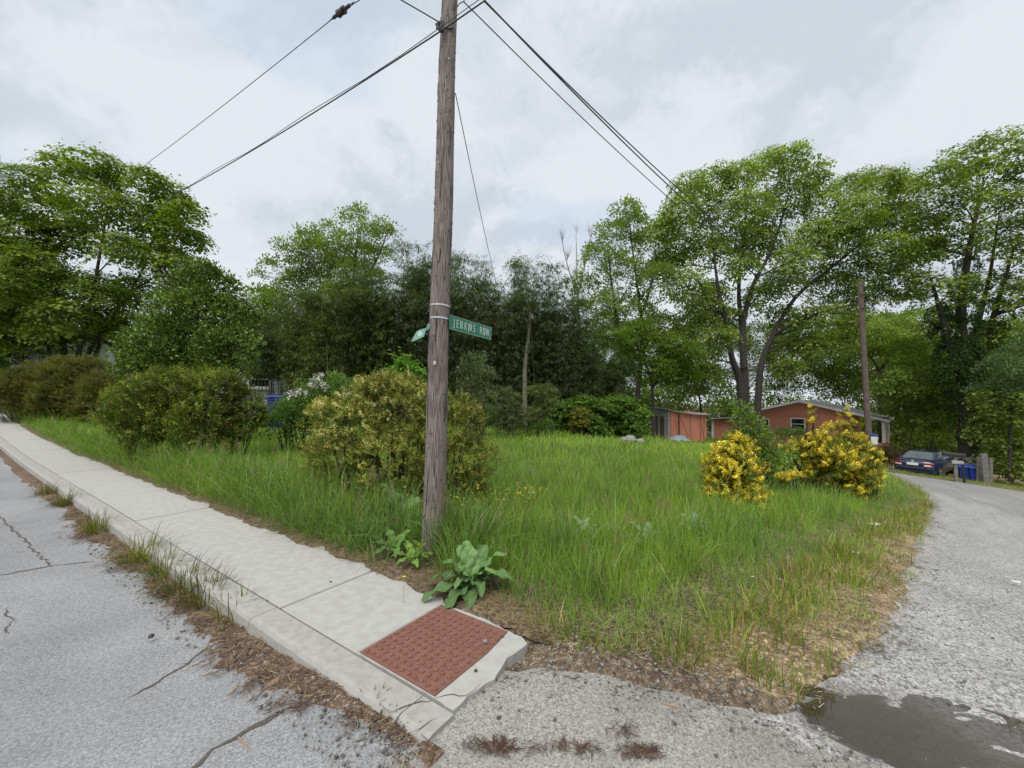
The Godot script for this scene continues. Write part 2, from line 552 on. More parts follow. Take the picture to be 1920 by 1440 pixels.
func build_ground() -> void:
	# the outline of the thick grass, from the sidewalk round the corner to the woods
	for t in [[90.0, 2.5], [40.0, 2.5], [20.0, 2.52], [10.0, 2.5], [5.0, 2.5], [2.9, 2.5], [2.2, 2.62], [1.75, 2.62]]:
		dense_poly.append(sw(t[0], t[1]))
	for p in DENSE_EDGE: dense_poly.append(p)
	for p in [Vector2(24, 27), Vector2(40, 60), Vector2(-60, 90)]: dense_poly.append(p)

	var tint := func(x: float, d: float) -> Color:
		var p := Vector2(x, d)
		var k := patchy(x, d, 0.35, 0.5) / 3.0
		var s := p.dot(SD)
		var w := p.dot(SN)
		var c := Color(0.8, 0.85, 0.6)
		if not Geometry2D.is_point_in_polygon(p, dense_poly):
			c = Color(1.25, 1.15, 1.05)
			var dry := smoothstep(2.62, 2.95, w + 0.25 * noise.get_noise_2d(x * 3.0, d * 3.0)) * (1.0 - smoothstep(1.1, 1.6, s))
			c = c.lerp(Color(2.7, 2.45, 2.05), dry)
			c = c.lerp(Color(1.5, 1.5, 1.45), smoothstep(24.0, 27.0, w) * (1.0 - smoothstep(33.0, 36.0, w)))
		return Color(c.r * k, c.g * k, c.b * k)
	structure("ground", sheet(steps(-260.0, 260.0, -7.0, 7.0, 0.11), steps(-40.0, 320.0, 0.8, 9.5, 0.11),
		func(x: float, d: float): return Vector3(x, ground_h(x, d), -d), tint), M.soil)

	# the street
	var grey := func(x: float, d: float) -> Color:
		var k := patchy(x, d, 0.2, 2.4) * patchy(x + 50.0, d, 0.06, 0.35)
		k *= 0.77
		return Color(k, k, k * 1.01)
	structure("road", sheet(steps(1.46, 130.0, 1.46, 9.0, 0.12), steps(-16.0, CURB + 0.06, -0.4, CURB + 0.06, 0.12),
		func(s: float, w: float):
			var q := sw(s, w)
			return Vector3(q.x, base_h(q.x, q.y) - lerpf(0.04, 0.125, smoothstep(1.5, 4.2, s)) + 0.006 * noise.get_noise_2d(s * 0.8, w * 0.8) - 0.0 * w, -q.y), grey), M.asphalt)
	# the mouth of the lane, an older and paler surface
	var pale := func(x: float, d: float) -> Color:
		var k := patchy(x, d, 0.22, 0.8) * patchy(x + 9.0, d + 70.0, 0.12, 0.2) * 0.77
		return Color(k, k, k)
	structure("lane_mouth_pavement", sheet(steps(-60.0, 1.5, -3.5, 1.5, 0.1), steps(-16.0, 1.0, 0.0, 1.0, 0.08),
		func(s: float, v: float):
			var top := along(APRON_EDGE, s) + 0.1 + 0.07 * noise.get_noise_2d(s * 3.0, 200.0) + 0.04 * noise.get_noise_2d(s * 11.0, 210.0)
			var w := lerpf(0.3, top, v) if v >= 0.0 else 0.3 + v
			var q := sw(s, w)
			return Vector3(q.x, base_h(q.x, q.y) - 0.024 + 0.006 * noise.get_noise_2d(s * 1.1, w * 1.1) - 0.4 * basin(s, w) - 0.02 * smoothstep(0.93, 1.0, v), -q.y), pale), M.apron)
	# the gravelled lane
	var gravel := func(x: float, d: float) -> Color:
		var k := patchy(x, d, 0.2, 1.2) * 0.77
		var p := Vector2(x, d)
		var s := p.dot(SD)
		var w := p.dot(SN)
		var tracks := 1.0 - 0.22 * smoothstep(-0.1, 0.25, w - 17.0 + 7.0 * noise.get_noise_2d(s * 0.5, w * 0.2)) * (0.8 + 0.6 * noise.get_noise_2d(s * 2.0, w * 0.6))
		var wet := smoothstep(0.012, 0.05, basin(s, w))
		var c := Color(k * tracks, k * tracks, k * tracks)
		return c.lerp(Color(0.17, 0.147, 0.123), wet)
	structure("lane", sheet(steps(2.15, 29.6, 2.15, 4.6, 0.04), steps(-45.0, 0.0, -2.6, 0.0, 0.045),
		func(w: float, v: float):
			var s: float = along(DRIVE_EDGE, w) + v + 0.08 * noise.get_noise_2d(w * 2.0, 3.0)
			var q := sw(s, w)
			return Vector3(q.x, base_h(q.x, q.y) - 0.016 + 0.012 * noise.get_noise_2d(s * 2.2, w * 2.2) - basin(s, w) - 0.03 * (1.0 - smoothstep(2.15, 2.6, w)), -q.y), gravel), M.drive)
	# rain water standing in the hollow beside the lane mouth
	var lowest := sw(-0.38, 2.9)
	var level := base_h(lowest.x, lowest.y) - 0.048
	var water := plain(col(0.05, 0.035, 0.02), 0.02)
	water.transparency = BaseMaterial3D.TRANSPARENCY_ALPHA
	water.albedo_color.a = 0.6
	water.metallic_specular = 0.5
	var pm := MB.new()
	var ring := []
	for i in 40:
		var an := TAU * i / 40.0
		var q := sw(-0.38 + 0.85 * cos(an), 2.9 + 0.54 * sin(an) + 0.08 * sin(5.0 * cos(an)))
		ring.append(Vector3(q.x, level, -q.y))
	pm.face(ring, Vector3(lowest.x, level - 5.0, -lowest.y))
	var pu := structure("puddle", pm.mesh(), water)
	pu.set_meta("label", "muddy rain puddle in the hollow beside the lane")

func ragged(pts: Array, amount: float, seed_at: float) -> Array:
	var out := []
	for i in pts.size():
		var a: Vector2 = pts[i]
		var b: Vector2 = pts[(i + 1) % pts.size()]
		var k := maxi(1, int(a.distance_to(b) / 0.05))
		for j in k:
			var q := a.lerp(b, float(j) / k)
			out.append(q + Vector2(noise.get_noise_2d(q.x * 9.0 + seed_at, q.y * 9.0), noise.get_noise_2d(q.x * 9.0, q.y * 9.0 + seed_at)) * amount)
	return out

func prism(poly: Array, top: Callable, depth: float, bevel := 0.008) -> ArrayMesh:   # a flat piece with upright sides and a small chamfer
	var mb := MB.new()
	var pp := PackedVector2Array(poly)
	if Geometry2D.is_polygon_clockwise(pp): pp.reverse()
	var inner := pp
	var off := Geometry2D.offset_polygon(pp, -bevel)
	if off.size() == 1 and off[0].size() == pp.size(): inner = off[0]
	var tri := Geometry2D.triangulate_polygon(inner)
	for i in range(0, tri.size(), 3):
		var a := inner[tri[i]]
		var b := inner[tri[i + 1]]
		var e := inner[tri[i + 2]]
		mb.face([Vector3(a.x, top.call(a), -a.y), Vector3(b.x, top.call(b), -b.y), Vector3(e.x, top.call(e), -e.y)], Vector3(a.x, -50, -a.y))
	var mid := Vector2.ZERO
	for q in pp: mid += q / pp.size()
	var ctr := Vector3(mid.x, top.call(mid) - depth * 0.5, -mid.y)
	for i in pp.size():
		var a := pp[i]
		var b := pp[(i + 1) % pp.size()]
		var at: float = top.call(a)
		var bt: float = top.call(b)
		if inner != pp:
			var ia := inner[i]
			var ib := inner[(i + 1) % inner.size()]
			mb.face([Vector3(ia.x, top.call(ia), -ia.y), Vector3(ib.x, top.call(ib), -ib.y), Vector3(b.x, bt - bevel, -b.y), Vector3(a.x, at - bevel, -a.y)], ctr)
		var k := bevel if inner != pp else 0.0
		mb.face([Vector3(a.x, at - k, -a.y), Vector3(b.x, bt - k, -b.y), Vector3(b.x, bt - depth, -b.y), Vector3(a.x, at - depth, -a.y)], ctr)
	return mb.mesh()


# ---- sidewalk, kerb, tactile plate ----
func build_sidewalk() -> void:
	var walk := Node3D.new()
	walk.name = "sidewalk"
	add_child(walk)
	walk.set_meta("kind", "structure")
	var flat := func(q: Vector2) -> float: return base_h(q.x, q.y)
	var joints := [2.3, 3.27, 5.19, 7.1]
	while joints[-1] < 70.0: joints.append(joints[-1] + 1.92)
	# the broken end piece under the plate
	obj("slab", prism(ragged([sw(2.296, 1.594), sw(2.296, 2.36), sw(1.9, 2.37), sw(1.55, 2.335), sw(1.47, 2.3), sw(1.49, 2.1), sw(1.45, 1.9), sw(1.48, 1.72), sw(1.47, 1.594)], 0.012, 3.0), flat, 0.15, 0.004), M.concrete, walk)
	for i in joints.size() - 1:
		var a: float = joints[i] + 0.007
		var b: float = joints[i + 1] - 0.007
		var lift := 0.004 * sin(i * 2.3)
		var mid := (a + b) * 0.5
		obj("slab", prism([sw(a, 1.594), sw(mid, 1.594), sw(b, 1.594), sw(b, 2.56), sw(mid, 2.56), sw(a, 2.56)], func(q: Vector2) -> float: return base_h(q.x, q.y) + lift, 0.15), M.concrete, walk)
	# kerb stones: a rounded top edge, a face that leans back a little, chipped here and there
	var kj := [1.45, 1.68, 3.3, 4.26, 6.4, 9.0]
	while kj[-1] < 70.0: kj.append(kj[-1] + 3.0)
	for i in kj.size() - 1:
		var mb := MB.new()
		var a: float = kj[i] + 0.003
		var b: float = kj[i + 1] - 0.003
		var n := maxi(2, int((b - a) / (0.05 if a < 9.0 else 0.6)))
		var rows := []
		for k in n + 1:
			var s := lerpf(a, b, float(k) / n)
			var low := lerpf(0.07, 0.17, smoothstep(1.5, 4.2, s))
			var chip := maxf(0.0, noise.get_noise_2d(s * 6.0, 77.0) - 0.1) * lerpf(0.1, 0.05, smoothstep(2.5, 4.0, s)) + 0.004 * noise.get_noise_2d(s * 17.0, 7.0)
			var row := []
			for q in [[1.574, -0.15], [1.574, 0.0], [CURB + 0.045 + chip, 0.0], [CURB + 0.018 + chip, -0.008], [CURB + 0.004 + chip * 0.7, -0.026 - chip * 0.4], [CURB - 0.012, -low]]:
				var p := sw(s, q[0])
				row.append(Vector3(p.x, base_h(p.x, p.y) + q[1], -p.y))
			rows.append(row)
		for k in n:
			var c0: Vector3 = (rows[k][0] + rows[k + 1][5]) * 0.5 - Vector3(0, 0.04, 0)
			for j in 5:
				mb.face([rows[k][j], rows[k + 1][j], rows[k + 1][j + 1], rows[k][j + 1]], c0)
		for e in [0, n]:
			mb.face(rows[e], rows[n - e][0].lerp(rows[n - e][5], 0.5))
		obj("kerb_stone", mb.mesh(), M.kerb_concrete, walk)

	# the tactile plate at the corner
	var pad := thing("tactile_plate", "brick-red tactile warning plate with raised domes at the sidewalk corner", "tactile paving", on(sw(1.95, 1.96).x, sw(1.95, 1.96).y))
	var org := pad.position
	var up := func(q: Vector2) -> float: return base_h(q.x, q.y) + 0.009 - org.y
	var rel := func(pts: Array) -> Array: return pts
	for part in [[[1.622, 1.605], [2.286, 1.605], [2.286, 2.06], [1.622, 2.06]], [[1.622, 2.064], [2.286, 2.064], [2.286, 2.33], [1.655, 2.33]]]:
		var poly := []
		for t in part: poly.append(sw(t[0], t[1]))
		var piece := obj("plate_panel", prism(poly, up, 0.012, 0.003), M.pad, pad)
		piece.position = Vector3(-org.x, 0, -org.z)
	var dm := MB.new()
	for i in 12:
		for j in 12:
			var s := 1.652 + i * 0.0545
			var w := 1.637 + j * 0.0565
			if absf(w - 2.062) < 0.014: continue
			var q := sw(s, w)
			var o := Vector3(q.x - org.x, base_h(q.x, q.y) + 0.0088 - org.y, -q.y - org.z)
			var last := []
			for r in 3:
				var cur := []
				var rad: float = [0.0155, 0.0135, 0.008][r]
				var hh: float = [0.0, 0.008, 0.0112][r]
				for k in 8: cur.append(o + Vector3(rad * cos(TAU * k / 8.0), hh, rad * sin(TAU * k / 8.0)))
				if r > 0:
					for k in 8: dm.face([last[k], last[(k + 1) % 8], cur[(k + 1) % 8], cur[k]], o - Vector3(0, 0.01, 0))
				last = cur
			dm.face(last, o)
	obj("domes", dm.mesh(), M.pad, pad).set_meta("kind", "stuff")

	# soil that has crept over the lot edge of the sidewalk
	structure("verge_soil", sheet(steps(1.35, 70.0, 1.35, 10.0, 0.06), [0.0, 0.25, 0.5, 1.0],
		func(s: float, v: float):
			var jag := 0.075 * noise.get_noise_2d(s * 2.3, 91.0) + 0.06 * noise.get_noise_2d(s * 9.0, 12.0)
			var edge := lerpf(2.36, WALK, smoothstep(1.6, 3.0, s)) + jag
			var w := lerpf(edge, 2.75, v)
			var q := sw(s, w)
			var h: float = [0.003, 0.018, 0.03, 0.0][[0.0, 0.25, 0.5, 1.0].find(v)] + 0.008 * noise.get_noise_2d(s * 12.0, w * 12.0)
			return Vector3(q.x, base_h(q.x, q.y) + (h if v > 0.0 else 0.002), -q.y),
		func(x: float, d: float):
			var k := patchy(x, d, 0.45, 0.25) / 3.0
			return Color(k * 1.15, k, k * 0.85)), M.soil)


func strip(pts: Array, width: float, up: float, seed_at: float, on_walk := false) -> ArrayMesh:   # a jagged crack, filled with dirt, on the road
	var mb := MB.new()
	var fine := []
	for i in pts.size() - 1:
		var k := maxi(2, int(pts[i].distance_to(pts[i + 1]) / 0.03))
		for j in k: fine.append(pts[i].lerp(pts[i + 1], float(j) / k))
	fine.append(pts[-1])
	var l := []
	var r := []
	for i in fine.size():
		var dir: Vector2 = (fine[mini(i + 1, fine.size() - 1)] - fine[maxi(i - 1, 0)]).normalized()
		var side := Vector2(-dir.y, dir.x)
		var q: Vector2 = fine[i] + side * noise.get_noise_2d(i * 0.14 + seed_at, 5.0) * 0.04
		var hw := width * 0.5 * clampf(0.75 + 0.9 * noise.get_noise_2d(i * 0.13, seed_at), 0.35, 1.6) * minf(1.0, minf(i + 0.4, fine.size() - i - 0.6) * 0.3)
		l.append(q + side * hw)
		r.append(q - side * hw)
	for i in fine.size() - 1:
		var pp := []
		for q in [l[i], l[i + 1], r[i + 1], r[i]]:
			var s: float = q.dot(SD)
			var w: float = q.dot(SN)
			var h := base_h(q.x, q.y) - 0.024 if s < 1.5 else base_h(q.x, q.y) - lerpf(0.04, 0.125, smoothstep(1.5, 4.2, s))
			if on_walk: h = base_h(q.x, q.y) - 0.006 * noise.get_noise_2d(s * 0.8, w * 0.8)
			pp.append(Vector3(q.x, h + 0.006 * noise.get_noise_2d(s * 0.8, w * 0.8) + up, -q.y))
		mb.face(pp, pp[0] - Vector3(0, 9, 0))
	return mb.mesh()

func road_h(s: float, w: float) -> float:
	var q := sw(s, w)
	if s < 1.48: return base_h(q.x, q.y) - 0.024 + 0.006 * noise.get_noise_2d(s * 1.1, w * 1.1)
	return base_h(q.x, q.y) - lerpf(0.04, 0.125, smoothstep(1.5, 4.2, s)) + 0.006 * noise.get_noise_2d(s * 0.8, w * 0.8)

func build_road_details() -> void:
	var cr := [
		[[Vector2(-9.01, 6.776), Vector2(-7.412, 5.93), Vector2(-5.942, 4.997), Vector2(-5.423, 4.651), Vector2(-5.112, 4.466), Vector2(-4.693, 4.189)], 0.02],
		[[Vector2(-5.106, 3.941), Vector2(-4.991, 4.012), Vector2(-4.755, 4.215), Vector2(-4.406, 4.354)], 0.022],
		[[Vector2(-2.171, 2.335), Vector2(-2.104, 2.597), Vector2(-2.091, 2.799), Vector2(-2.011, 2.916)], 0.018],
		[[Vector2(-1.472, 1.834), Vector2(-1.369, 2.021), Vector2(-1.233, 2.188), Vector2(-1.083, 2.345)], 0.03],
		[[Vector2(-4.169, 3.395), Vector2(-3.989, 3.272), Vector2(-3.809, 3.121), Vector2(-3.674, 3.037)], 0.012],
	]
	for i in cr.size():
		structure("road_crack", strip(cr[i][0], cr[i][1], 0.004, 20.0 + 7.0 * i), M.crack)
	var wc := [[[Vector2(-0.63, 2.111), Vector2(-0.556, 2.168), Vector2(-0.481, 2.206), Vector2(-0.422, 2.222)], 0.009], [[Vector2(-0.422, 2.222), Vector2(-0.319, 2.261), Vector2(-0.254, 2.254), Vector2(-0.202, 2.311), Vector2(-0.166, 2.346)], 0.007], [[Vector2(-0.706, 2.22), Vector2(-0.618, 2.142), Vector2(-0.591, 2.118)], 0.006], [[Vector2(-0.489, 1.993), Vector2(-0.421, 2.057), Vector2(-0.362, 2.078)], 0.007]]
	for i in wc.size():
		structure("sidewalk_crack", strip(wc[i][0], wc[i][1], 0.0035, 90.0 + 7.0 * i, true), M.crack)
	# dirt washed against the kerb
	structure("gutter_dirt", sheet(steps(1.35, 70.0, 1.35, 10.0, 0.05), [0.0, 0.3, 0.6, 1.0],
		func(s: float, v: float):
			var wide := clampf(0.21 + 0.16 * noise.get_noise_2d(s * 0.9, 17.0) + 0.07 * noise.get_noise_2d(s * 7.0, 3.0), 0.03, 0.5) * lerpf(0.35, 1.0, smoothstep(1.5, 2.8, s))
			var w := lerpf(CURB + 0.02, CURB - wide, v)
			var h: float = [0.012, 0.012, 0.009, -0.003][[0.0, 0.3, 0.6, 1.0].find(v)]
			var q := sw(s, w)
			return Vector3(q.x, road_h(s, w) + h + 0.006 * noise.get_noise_2d(s * 14.0, w * 14.0), -q.y),
		func(x: float, d: float):
			var k := patchy(x, d, 0.5, 0.3) / 3.0
			return Color(k * 1.35, k * 1.12, k)), M.soil)


# ---- utility pole, wires, street name signs ----
func sag_line(a: Vector3, b: Vector3, sag: float, n := 24) -> Array:
	var out := []
	for i in n + 1:
		var t := float(i) / n
		out.append(a.lerp(b, t) - Vector3(0, sag * 4.0 * t * (1.0 - t), 0))
	return out

func wire(called: String, label: String, path: Array, r: float) -> Node3D:
	var t := thing(called, label, "wire", path[0], "overhead wires")
	var mb := MB.new()
	var rel := []
	for p in path: rel.append(p - path[0])
	mb.tube(rel, [r], 6)
	obj("cable", mb.mesh(), M.cable, t)
	return t

var pole_foot := Vector3(-0.843, -0.024, -4.36)
var pole_tip := Vector3.ZERO

func pole_at(y: float) -> Vector3:      # the axis of the leaning pole at a height
	var t := (y - pole_foot.y) / (pole_tip.y - pole_foot.y)
	return pole_foot.lerp(pole_tip, t)

func pole_radius(y: float) -> float:
	return lerpf(0.121, 0.088, clampf(y / 6.0, 0.0, 1.4))

func build_pole_and_wires() -> void:
	var at_top := Vector3(-0.704, 6.084, -4.42)
	pole_tip = pole_foot + (at_top - pole_foot) * (8.6 / (at_top.y - pole_foot.y))
	var t := thing("utility_pole", "weathered wooden utility pole standing at the sidewalk corner", "utility pole", pole_foot)
	var mb := MB.new()
	var path := []
	var rad := []
	for i in 60:
		var y := -0.15 + 8.7 * i / 59.0
		path.append(pole_at(pole_foot.y + y) - pole_foot + Vector3(0.006 * sin(y * 2.1), 0, 0.005 * cos(y * 1.7)))
		rad.append(pole_radius(y))
	mb.tube(path, rad, 40, Color.WHITE, true, 0.006, 7.0)
	obj("shaft", mb.mesh(), M.pole, t)
	# drying checks: long narrow splits in the wood
	var cm := MB.new()
	for i in 190:
		var y0 := rnd(0.3, 6.0)
		var ln := rnd(0.015, 0.05) if i % 6 else rnd(0.1, 0.6)
		var an := rnd(-0.4, PI + 0.4)
		var pts := []
		for k in 5:
			var y := y0 + ln * k / 4.0
			var o := Vector3(cos(an + 0.02 * sin(k * 1.7)), 0, sin(an + 0.02 * sin(k * 1.7)))
			pts.append(pole_at(pole_foot.y + y) - pole_foot + o * (pole_radius(y) * 1.002) + Vector3(0.006 * sin(y * 2.1), 0, 0.005 * cos(y * 1.7)))
		var wd := rnd(1.0, 2.3)
		cm.tube(pts, [0.0004, 0.0026 * wd, 0.0032 * wd, 0.0024 * wd, 0.0004], 5)
	obj("splits", cm.mesh(), M.black, t).set_meta("kind", "stuff")
	# old nail and staple heads
	for i in 42:
		var nm := MB.new()
		var y := rnd(0.5, 5.6)
		var an := rnd(0.1, PI - 0.1)
		var o := Vector3(cos(an), 0, sin(an))
		var p := pole_at(pole_foot.y + y) - pole_foot + o * pole_radius(y)
		nm.tube([p - o * 0.004, p + o * 0.004], [0.0045 if i % 3 else 0.008], 7)
		obj("nail_head", nm.mesh(), M.dark_steel if i % 4 else M.steel, t)
	var tg := MB.new()
	var tp := pole_at(1.97) - pole_foot
	tg.box(Transform3D(Basis.IDENTITY, tp + Vector3(-0.02, 0, 0.112)), Vector3(0.028, 0.04, 0.004), Color.WHITE, 0.001)
	obj("tag", tg.mesh(), M.paper, t)
	# the two steel straps that hold the name signs
	for y in [2.595, 2.455]:
		var sm := MB.new()
		var ring := []
		for k in 33:
			var an := TAU * k / 32.0
			ring.append(pole_at(y) - pole_foot + Vector3(cos(an), -0.06 * cos(an + 0.4), sin(an)) * (pole_radius(y) + 0.004))
		for k in 32:
			sm.quad(ring[k] - Vector3(0, 0.009, 0), ring[k] + Vector3(0, 0.009, 0), ring[k + 1] + Vector3(0, 0.009, 0), ring[k + 1] - Vector3(0, 0.009, 0))
		obj("strap", sm.mesh(), M.steel, t)
	# cable clamp high on the street side
	var cl := MB.new()
	var cp := Vector3(-0.767, 5.641, -4.28) - pole_foot
	cl.box(Transform3D(Basis(Vector3.UP, 0.5), cp), Vector3(0.05, 0.11, 0.05), Color.WHITE, 0.006)
	cl.box(Transform3D(Basis(Vector3.BACK, 0.6), cp + Vector3(-0.035, 0.035, 0.0)), Vector3(0.07, 0.022, 0.03), Color.WHITE, 0.004)
	cl.tube([cp + Vector3(-0.06, -0.02, 0), cp + Vector3(0.12, 0.04, -0.06)], [0.009], 8)
	cl.tube([cp + Vector3(-0.05, 0.03, 0.01), cp + Vector3(-0.02, -0.06, 0.01)], [0.012], 8)
	obj("cable_clamp", cl.mesh(), M.dark_steel, t)

	# the cables along the street
	var near_end := Vector3(9.4, 5.2, 9.0)
	var through := Vector3(-0.745, 5.549, -4.22)
	var a := Vector3(-0.282, 5.626, -3.98)
	var far_end := Vector3(-31.769, 6.236, -24)
	var left := sag_line(through, Vector3(-7.444, 6.183, -8.9), 0.06, 12)
	var tail := sag_line(Vector3(-7.444, 6.183, -8.9), Vector3(-16.356, 6.504, -15), 0.1, 8)
	var main_line := [near_end, a] + left + tail.slice(1)
	wire("overhead_cable", "thick black cable crossing the front of the pole, running up the street", main_line, 0.008)
	var mess := []
	for i in main_line.size(): mess.append(main_line[i] + Vector3(0, 0.035 + 0.02 * sin(i * 1.3), 0.0))
	wire("messenger_wire", "thin wire strung just above the thick street cable", mess, 0.004)
	var gw := wire("guy_wire", "thin guy wire with a brown insulator, top left above the trees", [pole_at(6.75) + Vector3(-0.05, 0, 0)] + sag_line(Vector3(-2.327, 6.862, -5.35), Vector3(-8.994, 7.508, -9.9), 0.03, 10) + [Vector3(-16.808, 7.919, -15)], 0.0055)
	var g0 := pole_at(6.75) + Vector3(-0.05, 0, 0)
	var i0 := Vector3(-2.327, 6.862, -5.35) - g0
	var dir := (Vector3(-2.671, 6.938, -5.62) - Vector3(-2.012, 6.774, -5.1)).normalized()
	var im := MB.new()
	im.tube([i0 - dir * 0.075, i0 - dir * 0.07, i0 - dir * 0.03, i0 + dir * 0.03, i0 + dir * 0.07, i0 + dir * 0.075], [0.04, 0.05, 0.043, 0.043, 0.05, 0.04], 14)
	obj("insulator", im.mesh(), M.porcelain, gw)
	for k in [-1.0, 1.0]:
		var km := MB.new()
		for q in [0.13, 0.19]:
			km.tube([i0 + dir * k * (q - 0.022), i0 + dir * k * (q + 0.022)], [0.022], 8)
		km.tube([i0 + dir * k * 0.12, i0 + dir * k * 0.21], [0.014], 8)
		for o in [Vector3(0, 0.016, 0), Vector3(0, -0.016, 0)]:
			km.tube([i0 + dir * k * 0.06 + o * 2.0, i0 + dir * k * 0.12 + o, i0 + dir * k * 0.2 + o, i0 + dir * k * 0.34], [0.004], 5)
		obj("clamp", km.mesh(), M.dark_steel, gw)
	# the cables to the lane's pole
	var fp := Vector3(13.921, 4.904, -16)
	wire("lane_cable", "upper of the two paired cables running right towards the lane pole", sag_line(a, fp + Vector3(0, 0.12, 0), 0.72), 0.0075)
	wire("lane_cable", "lower of the two paired cables running right towards the lane pole", sag_line(a + Vector3(0, -0.01, 0.02), fp, 0.84), 0.008)
	wire("lane_cable", "single wire left of the paired cables, running right towards the trees", sag_line(Vector3(-0.532, 5.944, -4.3), fp + Vector3(-0.1, -0.3, 0), 0.78), 0.006)
	var lp := MB.new()
	wire("jumper_wire", "short bent wire looping off the pole at the top edge", [Vector3(-0.611, 5.937, -4.36), Vector3(-0.583, 5.95, -4.33), Vector3(-0.532, 5.944, -4.3), Vector3(-0.501, 5.978, -4.28)], 0.005)
	wire("service_wire", "short wire coming in to the pole clamp from the upper left", sag_line(Vector3(-0.764, 5.658, -4.26), Vector3(-9.0, 6.6, 1.6), 0.25), 0.006)
	wire("drop_wire", "thin wire hanging down from the pole into the bamboo", sag_line(Vector3(-0.624, 4.958, -4.36), Vector3(0.456, 4.819, -23), 1.0), 0.005)


func build_signs() -> void:
	# JENKINS ROW: a green blade that points along the lane
	var dir := Vector3(SN.x, -0.045, -SN.y).normalized()
	var o := Vector3(-0.629, 2.415, -4.4)
	var t := thing("street_sign", "green street name blade reading JENKINS ROW on the pole", "street sign", o, "street name signs")
	var upv := Vector3(0.02, 1, 0).normalized()
	var nrm := dir.cross(upv).normalized()      # towards the camera side
	if nrm.z < 0.0: nrm = -nrm
	var fr := Basis(dir, nrm.cross(dir).normalized(), nrm)
	var ln := 0.735
	var mb := MB.new()
	mb.box(Transform3D(fr, dir * (ln * 0.5 - 0.08)), Vector3(ln, 0.152, 0.003), Color.WHITE, 0.001)
	obj("blade", mb.mesh(), M.sign_green, t)
	var rim := MB.new()
	for k in [-1.0, 1.0]:
		rim.box(Transform3D(fr, dir * (ln * 0.5 - 0.08) + fr.y * k * 0.0745 + fr.z * 0.0022), Vector3(ln - 0.006, 0.0025, 0.0012))
	rim.box(Transform3D(fr, dir * (ln - 0.083) + fr.z * 0.0022), Vector3(0.003, 0.146, 0.0012))
	obj("border_line", rim.mesh(), M.letter, t)
	var font := SystemFont.new()
	font.font_names = PackedStringArray(["Droid Sans"])
	font.font_weight = 500
	var word := [["J", 0.035, 0.0, 0.0, 0], ["E", 0.082, 0.0, 0.0, 0], ["N", 0.138, 0.0, 0.0, 0], ["K", 0.2, 0.0, 0.03, 0], ["I", 0.245, -0.012, 0.12, 0], ["N", 0.275, 0.004, -0.1, 0], ["S", 0.335, 0.0, -0.05, 0], ["R", 0.44, 0.0, 0.0, 0], ["O", 0.496, 0.0, 0.0, 1], ["W", 0.553, 0.0, 0.05, 0]]
	for k in word:
		var tm := TextMesh.new()
		tm.text = k[0]
		tm.font = font
		tm.font_size = 32
		tm.pixel_size = 0.0036
		tm.depth = 0.0012
		var lt := obj("letter", tm, M.letter_bright if k[4] else M.letter, t)
		lt.transform = Transform3D(fr * Basis(Vector3.BACK, k[3]) * Basis.from_scale(Vector3(0.62, 1.0, 1.0)), dir * (k[1] * 1.13 - 0.045) + fr.y * k[2] + fr.z * 0.0026)
	# the twin blade over the street, bent down and twisted by a knock
	var b := thing("street_sign", "bent and twisted green name blade drooping left of the pole", "street sign", Vector3(-0.85, 2.438, -4.4), "street name signs")
	var og := b.position
	var rows := [
		[Vector3(-0.831, 2.518, -4.42), Vector3(-0.827, 2.38, -4.4)],
		[Vector3(-0.864, 2.493, -4.38), Vector3(-0.854, 2.372, -4.36)],
		[Vector3(-0.9, 2.402, -4.33), Vector3(-0.882, 2.339, -4.3)],
		[Vector3(-0.912, 2.341, -4.28), Vector3(-0.907, 2.304, -4.26)],
		[Vector3(-0.96, 2.314, -4.22), Vector3(-0.877, 2.211, -4.02)],
		[Vector3(-0.989, 2.285, -4.18), Vector3(-0.926, 2.178, -3.98)],
		[Vector3(-0.997, 2.223, -4.1), Vector3(-0.986, 2.148, -3.95)],
	]
	var fm := MB.new()
	for i in rows.size() - 1:
		var p0: Vector3 = rows[i][0] - og
		var p1: Vector3 = rows[i + 1][0] - og
		var p2: Vector3 = rows[i + 1][1] - og
		var p3: Vector3 = rows[i][1] - og
		var n := (p2 - p0).cross(p1 - p0).normalized() * 0.0015
		fm.quad(p0 + n, p1 + n, p2 + n, p3 + n)
		fm.quad(p3 - n, p2 - n, p1 - n, p0 - n)
		fm.quad(p0 - n, p1 - n, p1 + n, p0 + n)
		fm.quad(p3 + n, p2 + n, p2 - n, p3 - n)
	obj("blade", fm.mesh(), M.sign_back, b)
	# what is left of its worn pale lettering: a few unreadable strokes
	var wm := MB.new()
	var q0: Vector3 = rows[4][0] - og
	var q1: Vector3 = rows[5][0] - og
	var q2: Vector3 = rows[5][1] - og
	var q3: Vector3 = rows[4][1] - og
	var qn := (q2 - q0).cross(q1 - q0).normalized()
	if qn.z < 0.0: qn = -qn
	for st in [[0.1, 0.25, 0.14, 0.8], [0.3, 0.2, 0.34, 0.75], [0.3, 0.2, 0.5, 0.26], [0.55, 0.25, 0.6, 0.8], [0.75, 0.25, 0.8, 0.7], [0.75, 0.65, 0.95, 0.72]]:
		var pa := q0.lerp(q1, st[0]).lerp(q3.lerp(q2, st[0]), st[1]) + qn * 0.003
		var pb := q0.lerp(q1, st[2]).lerp(q3.lerp(q2, st[2]), st[3]) + qn * 0.003
		wm.bar(pa, pb, 0.007, 0.001, qn)
	obj("worn_lettering", wm.mesh(), M.letter_faded, b)


